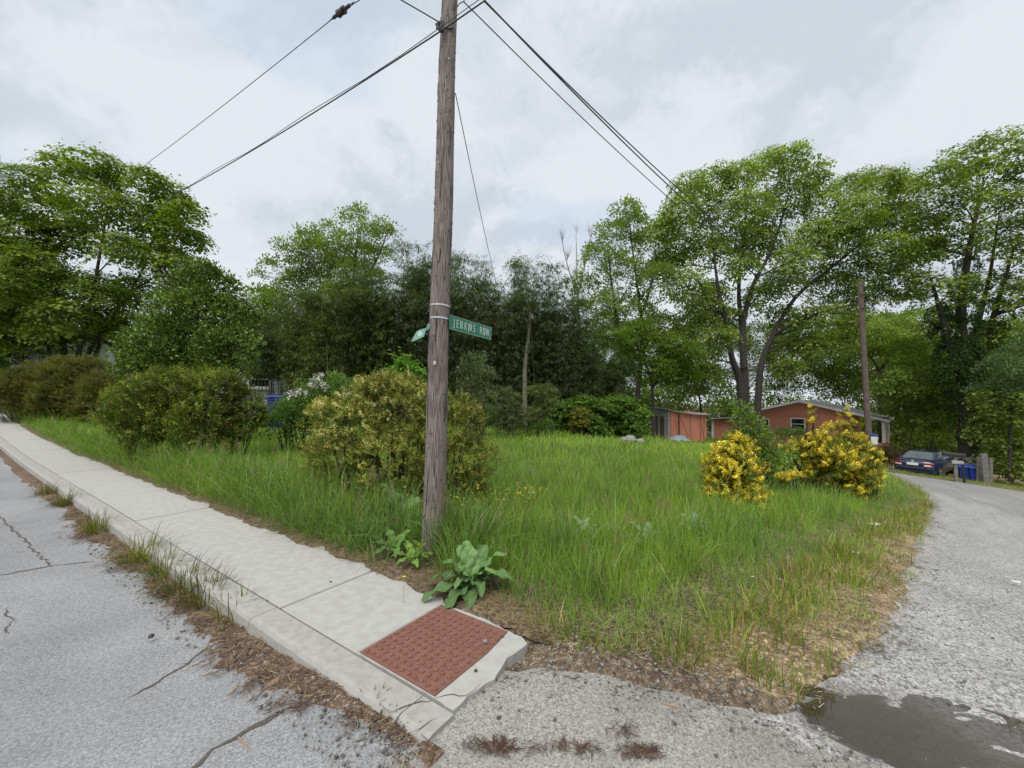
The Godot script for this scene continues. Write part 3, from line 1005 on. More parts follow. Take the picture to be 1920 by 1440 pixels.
# ---- buildings ----
func plank_wall(parent: Node, called: String, a: Vector3, b: Vector3, ha: float, hb: float, count: int, th: float, mat: Material, gap := 0.008) -> void:
	# upright boards side by side from a to b; their tops follow a line from ha to hb
	var run := b - a
	var wd := run.length() / count
	var x := run.normalized()
	var nrm := x.cross(Vector3.UP)
	for i in count:
		var t := (i + 0.5) / count
		var h := lerpf(ha, hb, t) + rnd(-0.015, 0.015)
		var mb := MB.new()
		var k := rnd(0.8, 1.15)
		mb.box(Transform3D(Basis(x, Vector3.UP, nrm).rotated(nrm.normalized(), rnd(-0.006, 0.006)), a + x * wd * (i + 0.5) + Vector3(0, h * 0.5, 0) + nrm * rnd(-0.006, 0.006)), Vector3(wd - gap, h, th), Color(k, k, k), 0.005)
		obj(called, mb.mesh(), mat, parent)

func window_unit(parent: Node, at: Vector3, size: Vector2, frame: float) -> void:   # in the wall plane z = at.z, facing +z
	var w := obj("window", _frame_mesh(size, frame, 0.06), M.white_paint, parent, at)
	var gm := MB.new()
	gm.box(Transform3D(Basis.IDENTITY, Vector3(0, 0, 0.005)), Vector3(size.x - frame * 1.6, size.y - frame * 1.6, 0.01))
	obj("pane", gm.mesh(), M.glass_dark, w)
	var sm := MB.new()
	sm.box(Transform3D(Basis.IDENTITY, Vector3(0, 0, 0.025)), Vector3(size.x - frame * 2.0, frame * 0.5, 0.03))
	obj("sash_bar", sm.mesh(), M.white_paint, w)
	var si := MB.new()
	si.box(Transform3D(Basis.IDENTITY, Vector3(0, -size.y * 0.5 - 0.03, 0.05)), Vector3(size.x + 0.1, 0.05, 0.13), Color.WHITE, 0.006)
	obj("sill", si.mesh(), M.white_paint, w)

func _frame_mesh(size: Vector2, f: float, th: float) -> ArrayMesh:
	var mb := MB.new()
	for k in [-1.0, 1.0]:
		mb.box(Transform3D(Basis.IDENTITY, Vector3(k * (size.x - f) * 0.5, 0, th * 0.5)), Vector3(f, size.y, th), Color.WHITE, 0.005)
		mb.box(Transform3D(Basis.IDENTITY, Vector3(0, k * (size.y - f) * 0.5, th * 0.5)), Vector3(size.x - 2.0 * f, f, th - 0.006), Color.WHITE, 0.004)
	return mb.mesh()

func build_buildings() -> void:
	# the low orange house beyond the lot
	var hp := Vector3(25.564, -3.177, -36)
	var h := thing("orange_house", "low orange house with white gable trim and a columned side porch", "house", hp)
	h.rotation.y = deg_to_rad(-45.0)
	var apex := 4.45
	var slope := 0.265
	var deep := 7.0
	var wall := MB.new()
	var wl := -3.3
	var wr := 3.5
	var poly := [Vector3(wl, -0.6, 0), Vector3(wr, -0.6, 0), Vector3(wr, apex - slope * wr, 0), Vector3(0, apex, 0), Vector3(wl, apex + slope * wl, 0)]
	var mid := Vector3(0, 2, -deep * 0.5)
	wall.face(poly, mid)
	var back := []
	for p in poly: back.append(p - Vector3(0, 0, deep))
	wall.face(back, mid)
	for i in 5: wall.face([poly[i], poly[(i + 1) % 5], back[(i + 1) % 5], back[i]], mid)
	obj("wall", wall.mesh(), M.orange, h)
	var seam := MB.new()
	seam.box(Transform3D(Basis.IDENTITY, Vector3(0.1, 3.12, 0.012)), Vector3(6.7, 0.035, 0.02), Color(0.8, 0.8, 0.8), 0.004)
	for x in [-2.1, 1.15, 2.6]:
		seam.box(Transform3D(Basis.IDENTITY, Vector3(x, 1.3, 0.012)), Vector3(0.04, 3.6, 0.02), Color(0.85, 0.85, 0.85), 0.004)
	obj("wall_batten", seam.mesh(), M.orange, h)
	# roof planes with thickness, right one carried on over the porch
	for side in [[-1.0, 3.75], [1.0, 5.75]]:
		var rm := MB.new()
		var e := Vector3(side[0] * side[1], apex - slope * side[1], 0)
		var p0 := Vector3(0, apex + 0.1, 0.45)
		var p1 := Vector3(e.x, e.y + 0.1, 0.45)
		var c := (p0 + p1) * 0.5 - Vector3(0, 0.08, deep * 0.5)
		var q := [p0, p1, p1 - Vector3(0, 0, deep + 0.8), p0 - Vector3(0, 0, deep + 0.8)]
		var dn := Vector3(0, -0.1, 0)
		rm.face(q, c)
		rm.face([q[0] + dn, q[1] + dn, q[2] + dn, q[3] + dn], c)
		for i in 4: rm.face([q[i], q[(i + 1) % 4], q[(i + 1) % 4] + dn, q[i] + dn], c)
		var roof := obj("roof", rm.mesh(), M.grey_roof, h)
		var fm := MB.new()
		fm.bar(p0 + Vector3(0, -0.06, 0.02), p1 + Vector3(0, -0.06, 0.02), 0.04, 0.2, Vector3.UP, Color.WHITE, 0.004)
		obj("fascia", fm.mesh(), M.white_paint, roof)
		var gm := MB.new()
		gm.bar(p1 + Vector3(side[0] * 0.03, -0.08, 0), p1 + Vector3(side[0] * 0.03, -0.08, -deep - 0.8), 0.05, 0.16, Vector3.UP, Color.WHITE, 0.004)
		obj("gutter", gm.mesh(), M.white_paint, roof)
	window_unit(h, Vector3(-0.2, 2.45, 0.012), Vector2(1.15, 1.1), 0.11)
	window_unit(h, Vector3(-2.75, 2.2, 0.012), Vector2(0.75, 1.3), 0.1)
	# porch along the right side
	var deck := MB.new()
	deck.box(Transform3D(Basis.IDENTITY, Vector3(4.5, 0.45, -3.4)), Vector3(1.95, 0.25, 6.9), Color.WHITE, 0.01)
	obj("porch_floor", deck.mesh(), M.brown_wood, h)
	var knee := MB.new()
	knee.box(Transform3D(Basis.IDENTITY, Vector3(5.42, 0.85, -3.5)), Vector3(0.12, 0.75, 6.8), Color.WHITE, 0.01)
	knee.box(Transform3D(Basis.IDENTITY, Vector3(4.43, 0.85, 0.02)), Vector3(1.84, 0.75, 0.12), Color.WHITE, 0.01)
	obj("porch_wall", knee.mesh(), M.orange, h)
	for z in [0.05, -1.4, -2.8, -4.2, -5.6, -6.8]:
		var pm := MB.new()
		pm.box(Transform3D(Basis.IDENTITY, Vector3(5.42, 2.04, z)), Vector3(0.2, 1.62, 0.2), Color.WHITE, 0.012)
		pm.box(Transform3D(Basis.IDENTITY, Vector3(5.42, 2.8, z)), Vector3(0.28, 0.1, 0.28), Color.WHITE, 0.012)
		obj("porch_post", pm.mesh(), M.white_paint, h)
	var hr := MB.new()
	hr.bar(Vector3(5.5, 1.2, -0.5), Vector3(6.9, 0.35, -0.5), 0.07, 0.07)
	for k in 4: hr.bar(Vector3(5.65 + k * 0.38, 1.05 - k * 0.23, -0.5), Vector3(5.65 + k * 0.38, -0.2, -0.5), 0.05, 0.05, Vector3.RIGHT)
	obj("stair_rail", hr.mesh(), M.brown_wood, h)
	# the lean-to on the left
	var lt := MB.new()
	lt.box(Transform3D(Basis.IDENTITY, Vector3(-5.4, 1.1, -1.5)), Vector3(4.1, 3.0, 3.0), Color.WHITE, 0.01)
	obj("lean_to", lt.mesh(), M.orange, h)
	var lr := MB.new()
	lr.box(Transform3D(Basis(Vector3.BACK, 0.07), Vector3(-5.5, 2.78, -1.4)), Vector3(4.6, 0.09, 3.7), Color.WHITE, 0.01)
	obj("lean_to_roof", lr.mesh(), M.grey_roof, h)
	for cx in [-7.35, -3.42]:
		var lp := MB.new()
		lp.box(Transform3D(Basis.IDENTITY, Vector3(cx, 1.3, 0.06)), Vector3(0.2, 2.9, 0.12), Color.WHITE, 0.01)
		obj("corner_board", lp.mesh(), M.white_paint, h)

	# the shed: grey boards on its end, orange doors in front, a sagging roof
	var sc := Vector3(10.403, -1.252, -27)
	var s := thing("garden_shed", "small shed with grey board end, orange doors and sagging roof", "shed", sc)
	var l0 := Vector3(9.854, -1.206, -28.6) - sc
	var r0 := Vector3(13.909, -1.699, -29.3) - sc
	l0.y = -0.25
	r0.y = -0.25
	var c0 := Vector3(0, -0.25, 0)
	plank_wall(s, "plank", l0, c0, 2.55, 2.4, 8, 0.03, M.grey_wood)
	var fx := (r0 - c0).normalized()
	var fn := fx.cross(Vector3.UP).normalized()
	if fn.z < 0.0: fn = -fn
	var wide := r0.distance_to(c0)
	for k in [0.0, 1.0]:
		var cb := MB.new()
		cb.box(Transform3D(Basis(fx, Vector3.UP, fn), c0.lerp(r0, k) + Vector3(0, 1.14, 0) + fn * 0.012), Vector3(0.12, 2.28 - 0.42 * k, 0.09), Color.WHITE, 0.006)
		obj("corner_post", cb.mesh(), M.grey_wood if k == 0.0 else M.orange, s)
	var edges := [0.03, 0.22, 0.27, 0.55, 0.565, 0.82, 0.85, 0.98]
	for i in 4:
		var xa: float = edges[i * 2] * wide
		var xb: float = edges[i * 2 + 1] * wide
		var hh := 2.28 - 0.34 * (xa + xb) * 0.5 / wide
		var dm := MB.new()
		var lean: float = [0.0, 0.012, -0.01, 0.0][i]
		var bs := Basis(fx, Vector3.UP, fn).rotated(fn, lean)
		dm.box(Transform3D(bs, c0 + fx * (xa + xb) * 0.5 + Vector3(0, hh * 0.5, 0) + fn * (0.03 if i == 1 or i == 2 else 0.0)), Vector3(xb - xa, hh, 0.04), Color.WHITE, 0.006)
		var door := obj("door" if i == 1 or i == 2 else "wall_panel", dm.mesh(), M.orange, s)
		var bm := MB.new()
		var zo := fn * 0.075
		var fl := c0 + fx * (xa + 0.05) + zo
		var frr := c0 + fx * (xb - 0.05) + zo
		var up := Vector3(0, hh - 0.12, 0)
		var foot := Vector3(0, 0.1, 0)
		if i % 2 == 1: bm.bar(fl + up, frr + foot, 0.09, 0.03, fn, Color.WHITE, 0.004)
		else: bm.bar(fl + foot, frr + up, 0.09, 0.03, fn, Color.WHITE, 0.004)
		for p in [fl, frr]: bm.bar(p + foot, p + up, 0.08, 0.024, fn, Color.WHITE, 0.004)
		bm.bar(fl + up, frr + up, 0.08, 0.028, fn, Color.WHITE, 0.004)
		obj("brace", bm.mesh(), M.orange, door)
	var inner := MB.new()
	var pts := [l0 - fn * 0.06, c0 - fn * 0.06, r0 - fn * 0.06, r0 + (l0 - c0) - fn * 0.06]
	for i in 4:
		inner.face([pts[i], pts[(i + 1) % 4], pts[(i + 1) % 4] + Vector3(0, 1.85, 0), pts[i] + Vector3(0, 1.85, 0)], Vector3(1, 1, -1.5))
	obj("inner_wall", inner.mesh(), M.brown_wood, s)
	var rf := MB.new()
	var n := 8
	var roofs := []
	for i in n + 1:
		var t := float(i) / n
		var x := c0 + fx * lerpf(-0.3, wide + 0.3, t)
		var y := 2.36 - 0.42 * t - 0.12 * sin(PI * t) + 0.0
		roofs.append([x + fn * 0.3 + Vector3(0, y, 0), x + (l0 - c0) * 1.1 + Vector3(0, y + 0.12, 0)])
	for i in n:
		for dy in [0.0, -0.06]:
			var dv := Vector3(0, dy, 0)
			rf.face([roofs[i][0] + dv, roofs[i + 1][0] + dv, roofs[i + 1][1] + dv, roofs[i][1] + dv], Vector3(0, 99.0 if dy < 0.0 else -99.0, 0))
		rf.face([roofs[i][0], roofs[i + 1][0], roofs[i + 1][0] - Vector3(0, 0.06, 0), roofs[i][0] - Vector3(0, 0.06, 0)], c0 - fn * 3.0)
	rf.face([roofs[0][0], roofs[0][1], roofs[0][1] - Vector3(0, 0.06, 0), roofs[0][0] - Vector3(0, 0.06, 0)], r0)
	obj("roof", rf.mesh(), M.grey_wood, s)

	# part of a grey clapboard house glimpsed behind the hedge
	var gp := Vector3(-15.386, 0.264, -25)
	var g := thing("clapboard_house", "pale grey clapboard house glimpsed between hedge and bamboo", "house", gp)
	g.rotation.y = deg_to_rad(28.0)
	var gw := MB.new()
	gw.box(Transform3D(Basis.IDENTITY, Vector3(0, 1.9, -2.6)), Vector3(5.6, 3.8, 5.0))
	obj("wall", gw.mesh(), M.siding, g)
	for i in 17:
		var cb := MB.new()
		cb.box(Transform3D(Basis(Vector3.RIGHT, -0.08), Vector3(0, 0.15 + i * 0.215, -0.085)), Vector3(5.5, 0.225, 0.02), Color.WHITE, 0.003)
		obj("clapboard", cb.mesh(), M.siding, g)
	window_unit(g, Vector3(-0.2, 2.5, -0.07), Vector2(1.3, 1.2), 0.14)
	window_unit(g, Vector3(1.7, 2.5, -0.07), Vector2(1.1, 1.2), 0.12)
	for x in [-2.78, 2.78]:
		var tm := MB.new()
		tm.box(Transform3D(Basis.IDENTITY, Vector3(x, 1.9, -0.06)), Vector3(0.2, 3.8, 0.12), Color.WHITE, 0.01)
		obj("corner_board", tm.mesh(), M.white_paint, g)
	var gr := MB.new()
	for k in [-1.0, 1.0]:
		gr.face([Vector3(0, 5.3, 0.4), Vector3(k * 3.3, 3.7, 0.4), Vector3(k * 3.3, 3.7, -5.6), Vector3(0, 5.3, -5.6)], Vector3(0, 0, -2.5))
	gr.face([Vector3(-2.8, 3.8, -0.12), Vector3(2.8, 3.8, -0.12), Vector3(0, 5.2, -0.12)], Vector3(0, 4, -3))
	obj("roof", gr.mesh(), M.grey_roof, g)
	# low wall and blue bin in front of it
	var sw_ := thing("garden_wall", "low grey block wall in front of the clapboard house", "wall", Vector3(-13.25, 0.14, -22))
	sw_.rotation.y = deg_to_rad(20.0)
	for r in 4:
		for k in 7:
			var bm := MB.new()
			var kk := rnd(0.85, 1.1)
			bm.box(Transform3D(Basis.IDENTITY, Vector3(-1.35 + k * 0.42 + (0.2 if r % 2 else 0.0), 0.1 + r * 0.205, rnd(-0.01, 0.01))), Vector3(0.41, 0.195, 0.2), Color(kk, kk, kk), 0.008)
			obj("block", bm.mesh(), M.stone, sw_)
	bin_thing("wheeled_bin", "blue wheeled bin standing by the garden wall behind the hedge", Vector3(-11.019, 0.053, -19), 0.3, 1.72)

	# a white cottage behind the big maple, far left
	var wp := Vector3(-30.109, 1.003, -27)
	var w := thing("white_cottage", "white cottage half hidden behind the maple trunks, far left", "house", wp)
	w.rotation.y = deg_to_rad(40.0)
	var wm := MB.new()
	wm.box(Transform3D(Basis.IDENTITY, Vector3(0, 2.2, -2.5)), Vector3(4.4, 4.4, 5.0), Color.WHITE, 0.01)
	obj("wall", wm.mesh(), M.white_paint, w)
	for i in 20:
		var cb := MB.new()
		cb.box(Transform3D(Basis(Vector3.RIGHT, -0.08), Vector3(0, 0.15 + i * 0.215, 0.012)), Vector3(4.2, 0.225, 0.02), Color.WHITE, 0.003)
		obj("clapboard", cb.mesh(), M.white_paint, w)
	var wr2 := MB.new()
	for k in [-1.0, 1.0]:
		wr2.face([Vector3(0, 5.9, 0.4), Vector3(k * 2.6, 4.3, 0.4), Vector3(k * 2.6, 4.3, -5.4), Vector3(0, 5.9, -5.4)], Vector3(0, 0, -2.5))
	wr2.face([Vector3(-2.2, 4.4, 0), Vector3(2.2, 4.4, 0), Vector3(0, 5.8, 0)], Vector3(0, 4, -3))
	obj("roof", wr2.mesh(), M.grey_roof, w)
	window_unit(w, Vector3(-0.9, 1.9, 0.03), Vector2(0.9, 1.3), 0.1)
	window_unit(w, Vector3(0.9, 1.9, 0.03), Vector2(0.9, 1.3), 0.1)
	# white railing right of it
	var rp := thing("white_railing", "short white porch railing behind the hedge, far left", "railing", Vector3(-26.958, 0.802, -25))
	rp.rotation.y = deg_to_rad(38.0)
	for k in 8:
		var bm := MB.new()
		bm.box(Transform3D(Basis.IDENTITY, Vector3(-0.9 + k * 0.25, 1.9, 0)), Vector3(0.06, 1.0, 0.06), Color.WHITE, 0.006)
		obj("baluster", bm.mesh(), M.white_paint, rp)
	for y in [1.38, 2.42]:
		var bm := MB.new()
		bm.box(Transform3D(Basis.IDENTITY, Vector3(0, y, 0)), Vector3(2.2, 0.08, 0.1), Color.WHITE, 0.008)
		obj("rail", bm.mesh(), M.white_paint, rp)
	var pb := MB.new()
	pb.box(Transform3D(Basis.IDENTITY, Vector3(0, 0.6, -0.5)), Vector3(2.3, 1.5, 1.2), Color.WHITE, 0.02)
	obj("porch_base", pb.mesh(), M.grey_wood, rp)

func bin_thing(called: String, label: String, at: Vector3, turn: float, tall := 1.05) -> void:
	var t := thing(called, label, "bin", at)
	t.rotation.y = turn
	var mb := MB.new()
	var k := tall / 1.05
	var lo := []
	var hi := []
	for q in [[-1, -1], [1, -1], [1, 1], [-1, 1]]:
		lo.append(Vector3(q[0] * 0.23, 0.06, q[1] * 0.24))
		hi.append(Vector3(q[0] * 0.3, 0.95 * k, q[1] * 0.33))
	var c := Vector3(0, 0.5, 0)
	mb.face(lo, c)
	mb.face(hi, c)
	for i in 4: mb.face([lo[i], lo[(i + 1) % 4], hi[(i + 1) % 4], hi[i]], c)
	for q in [-1.0, 1.0]: mb.box(Transform3D(Basis.IDENTITY, Vector3(0, 0.9 * k, q * 0.335)), Vector3(0.62, 0.05, 0.03), Color.WHITE, 0.008)
	obj("body", mb.mesh(), M.plastic_blue, t)
	var lm := MB.new()
	lm.box(Transform3D(Basis(Vector3.RIGHT, 0.06), Vector3(0, 0.99 * k, 0.01)), Vector3(0.66, 0.06, 0.74), Color.WHITE, 0.02)
	obj("lid", lm.mesh(), M.plastic_blue, t)
	for q in [-1.0, 1.0]:
		var wm := MB.new()
		wm.tube([Vector3(q * 0.2, 0.12, -0.28), Vector3(q * 0.27, 0.12, -0.28)], [0.12], 16)
		obj("wheel", wm.mesh(), M.black, t)


# ---- the parked car ----
func build_car() -> void:
	var at := Vector3(25.242, -3.004, -24.8)
	var t := thing("parked_car", "dark navy sedan parked by the lane in front of the porch", "car", at)
	t.rotation.y = deg_to_rad(-60.0)
	var paint := plain(col(0.009, 0.015, 0.045), 0.25)
	paint.clearcoat_enabled = true
	paint.clearcoat = 0.8
	paint.clearcoat_roughness = 0.08
	var st := [
		[2.38, 0.70, 0.36, 0.70, 0.80], [2.34, 0.82, 0.30, 0.80, 0.93], [2.2, 0.875, 0.25, 0.88, 1.03], [1.8, 0.90, 0.21, 0.91, 1.06], [1.2, 0.905, 0.19, 0.93, 1.03], [0.0, 0.91, 0.18, 0.93, 0.98],
		[-1.0, 0.91, 0.18, 0.90, 0.97], [-1.6, 0.90, 0.19, 0.85, 0.92], [-2.05, 0.86, 0.21, 0.74, 0.80], [-2.28, 0.76, 0.27, 0.62, 0.66], [-2.36, 0.55, 0.36, 0.52, 0.55]]
	var rows := []
	for q in st:
		var w: float = q[1]
		var b: float = q[2]
		var be: float = q[3]
		var top: float = q[4]
		var half := [[0.0, b], [w * 0.86, b], [w * 0.97, b + 0.12], [w, lerpf(b, be, 0.55)], [w * 0.985, be - 0.05], [w * 0.95, be + 0.01], [w * 0.84, top - 0.015], [w * 0.45, top + 0.012], [0.0, top + 0.018]]
		var row := []
		for p in half: row.append(Vector3(p[0], p[1], q[0]))
		for i in range(half.size() - 2, 0, -1): row.append(Vector3(-half[i][0], half[i][1], q[0]))
		rows.append(row)
	var mb := MB.new()
	var cnt: int = rows[0].size()
	for r in rows.size():
		for k in cnt:
			var dk: Vector3 = rows[r][(k + 1) % cnt] - rows[r][(k - 1 + cnt) % cnt]
			var dr: Vector3 = rows[mini(r + 1, rows.size() - 1)][k] - rows[maxi(r - 1, 0)][k]
			var nn := dk.cross(dr).normalized()
			var out: Vector3 = rows[r][k] - Vector3(0, 0.55, rows[r][k].z * 0.8)
			if nn.dot(out) < 0.0: nn = -nn
			mb.vert(rows[r][k], nn)
	for r in rows.size() - 1:
		for k in cnt:
			var a := r * cnt + k
			var b := r * cnt + (k + 1) % cnt
			var e := a + cnt
			var f := b + cnt
			for q in [[a, b, e], [b, f, e]]:
				var nn := (mb.v[q[2]] - mb.v[q[0]]).cross(mb.v[q[1]] - mb.v[q[0]])
				if nn.dot(mb.n[q[0]] + mb.n[q[1]] + mb.n[q[2]]) < 0.0: q = [q[0], q[2], q[1]]
				for z in q: mb.ix.append(z)
	mb.face(rows[0], Vector3(0, 0.6, 0))
	mb.face(rows[-1], Vector3(0, 0.5, 0))
	var body := obj("body", mb.mesh(), paint, t)
	# cabin
	var cm := MB.new()
	var lo := [Vector3(-0.79, 0.99, 1.72), Vector3(0.79, 0.99, 1.72), Vector3(0.82, 0.95, -1.25), Vector3(-0.82, 0.95, -1.25)]
	var hi := [Vector3(-0.56, 1.40, 0.86), Vector3(0.56, 1.40, 0.86), Vector3(0.58, 1.41, -0.35), Vector3(-0.58, 1.41, -0.35)]
	var cc := Vector3(0, 1.1, 0.2)
	for i in 4: cm.face([lo[i], lo[(i + 1) % 4], hi[(i + 1) % 4], hi[i]], cc)
	var mid_a := Vector3(0, 1.455, 0.6)
	var mid_b := Vector3(0, 1.465, -0.15)
	cm.face([hi[0], hi[1], mid_a], cc)
	cm.face([hi[2], hi[3], mid_b], cc)
	cm.face([hi[1], hi[2], mid_b, mid_a], cc)
	cm.face([hi[3], hi[0], mid_a, mid_b], cc)
	obj("cabin", cm.mesh(), paint, t)
	var glass := plain(col(0.03, 0.035, 0.04), 0.04)
	glass.metallic_specular = 0.9
	glass.clearcoat_enabled = true
	glass.clearcoat = 1.0
	for g in [["rear_window", 0, 1, 0.07, 0.93, 0.1, 0.94], ["windscreen", 2, 3, 0.06, 0.94, 0.1, 0.92], ["side_window", 1, 2, 0.13, 0.46, 0.12, 0.9], ["side_window", 1, 2, 0.49, 0.86, 0.12, 0.9], ["side_window", 3, 0, 0.14, 0.51, 0.12, 0.9], ["side_window", 3, 0, 0.54, 0.87, 0.12, 0.9]]:
		var a0: Vector3 = lo[g[1]]
		var a1: Vector3 = lo[g[2]]
		var b0: Vector3 = hi[g[1]]
		var b1: Vector3 = hi[g[2]]
		var f := func(x: float, y: float) -> Vector3: return a0.lerp(a1, x).lerp(b0.lerp(b1, x), y)
		var q := [f.call(g[3], g[5]), f.call(g[4], g[5]), f.call(g[4], g[6]), f.call(g[3], g[6])]
		var nn: Vector3 = (q[2] - q[0]).cross(q[1] - q[0]).normalized()
		if nn.dot(q[0] - cc) < 0.0: nn = -nn
		for i in 4: q[i] += nn * 0.005
		var gm := MB.new()
		gm.face(q, cc)
		obj(g[0], gm.mesh(), glass, t)
	var red := plain(col(0.33, 0.012, 0.015), 0.2)
	var white := plain(col(0.6, 0.6, 0.58), 0.25)
	for sd in [-1.0, 1.0]:
		var lm := MB.new()
		lm.box(Transform3D(Basis(Vector3.UP, sd * 0.35), Vector3(sd * 0.66, 0.845, 2.33)), Vector3(0.40, 0.13, 0.10), Color.WHITE, 0.025)
		var tl := obj("tail_light", lm.mesh(), red, t)
		var wm := MB.new()
		wm.box(Transform3D(Basis(Vector3.UP, sd * 0.35), Vector3(sd * 0.64, 0.735, 2.345)), Vector3(0.34, 0.09, 0.10), Color.WHITE, 0.02)
		obj("reversing_lens", wm.mesh(), white, tl)
		var mm := MB.new()
		mm.box(Transform3D(Basis.IDENTITY, Vector3(sd * 0.98, 1.02, -0.85)), Vector3(0.2, 0.13, 0.1), Color.WHITE, 0.03)
		obj("mirror", mm.mesh(), paint, t)
		for z in [1.36, -1.38]:
			var ty := MB.new()
			ty.tube([Vector3(sd * 0.70, 0.32, z), Vector3(sd * 0.72, 0.32, z), Vector3(sd * 0.90, 0.32, z), Vector3(sd * 0.925, 0.32, z)], [0.28, 0.32, 0.32, 0.27], 22)
			var tyre := obj("wheel", ty.mesh(), M.black, t)
			var rm := MB.new()
			rm.tube([Vector3(sd * 0.92, 0.32, z), Vector3(sd * 0.932, 0.32, z)], [0.2], 18)
			obj("rim", rm.mesh(), M.steel, tyre)
			for k in 5:
				var sp := MB.new()
				var an := TAU * k / 5.0
				sp.bar(Vector3(sd * 0.936, 0.32, z), Vector3(sd * 0.936, 0.32 + 0.19 * cos(an), z + 0.19 * sin(an)), 0.05, 0.012, Vector3.RIGHT)
				obj("spoke", sp.mesh(), M.dark_steel, tyre)
			var arch := MB.new()
			arch.tube([Vector3(sd * 0.60, 0.34, z), Vector3(sd * 0.916, 0.34, z)], [0.375], 24)
			obj("wheel_arch", arch.mesh(), M.black, t)
	var pm := MB.new()
	pm.box(Transform3D(Basis(Vector3.RIGHT, -0.12), Vector3(0, 0.80, 2.385)), Vector3(0.5, 0.15, 0.012), Color.WHITE, 0.004)
	obj("number_plate", pm.mesh(), white, t)
	var em := MB.new()
	em.tube([Vector3(0, 0.955, 2.35), Vector3(0, 0.96, 2.375)], [0.06], 14)
	obj("badge", em.mesh(), M.steel, t)
	var bm := MB.new()
	bm.box(Transform3D(Basis.IDENTITY, Vector3(0, 0.56, 2.36)), Vector3(1.5, 0.16, 0.12), Color.WHITE, 0.05)
	bm.box(Transform3D(Basis.IDENTITY, Vector3(0, 0.34, 2.33)), Vector3(1.4, 0.1, 0.1), Color.WHITE, 0.03)
	obj("bumper", bm.mesh(), paint, t)


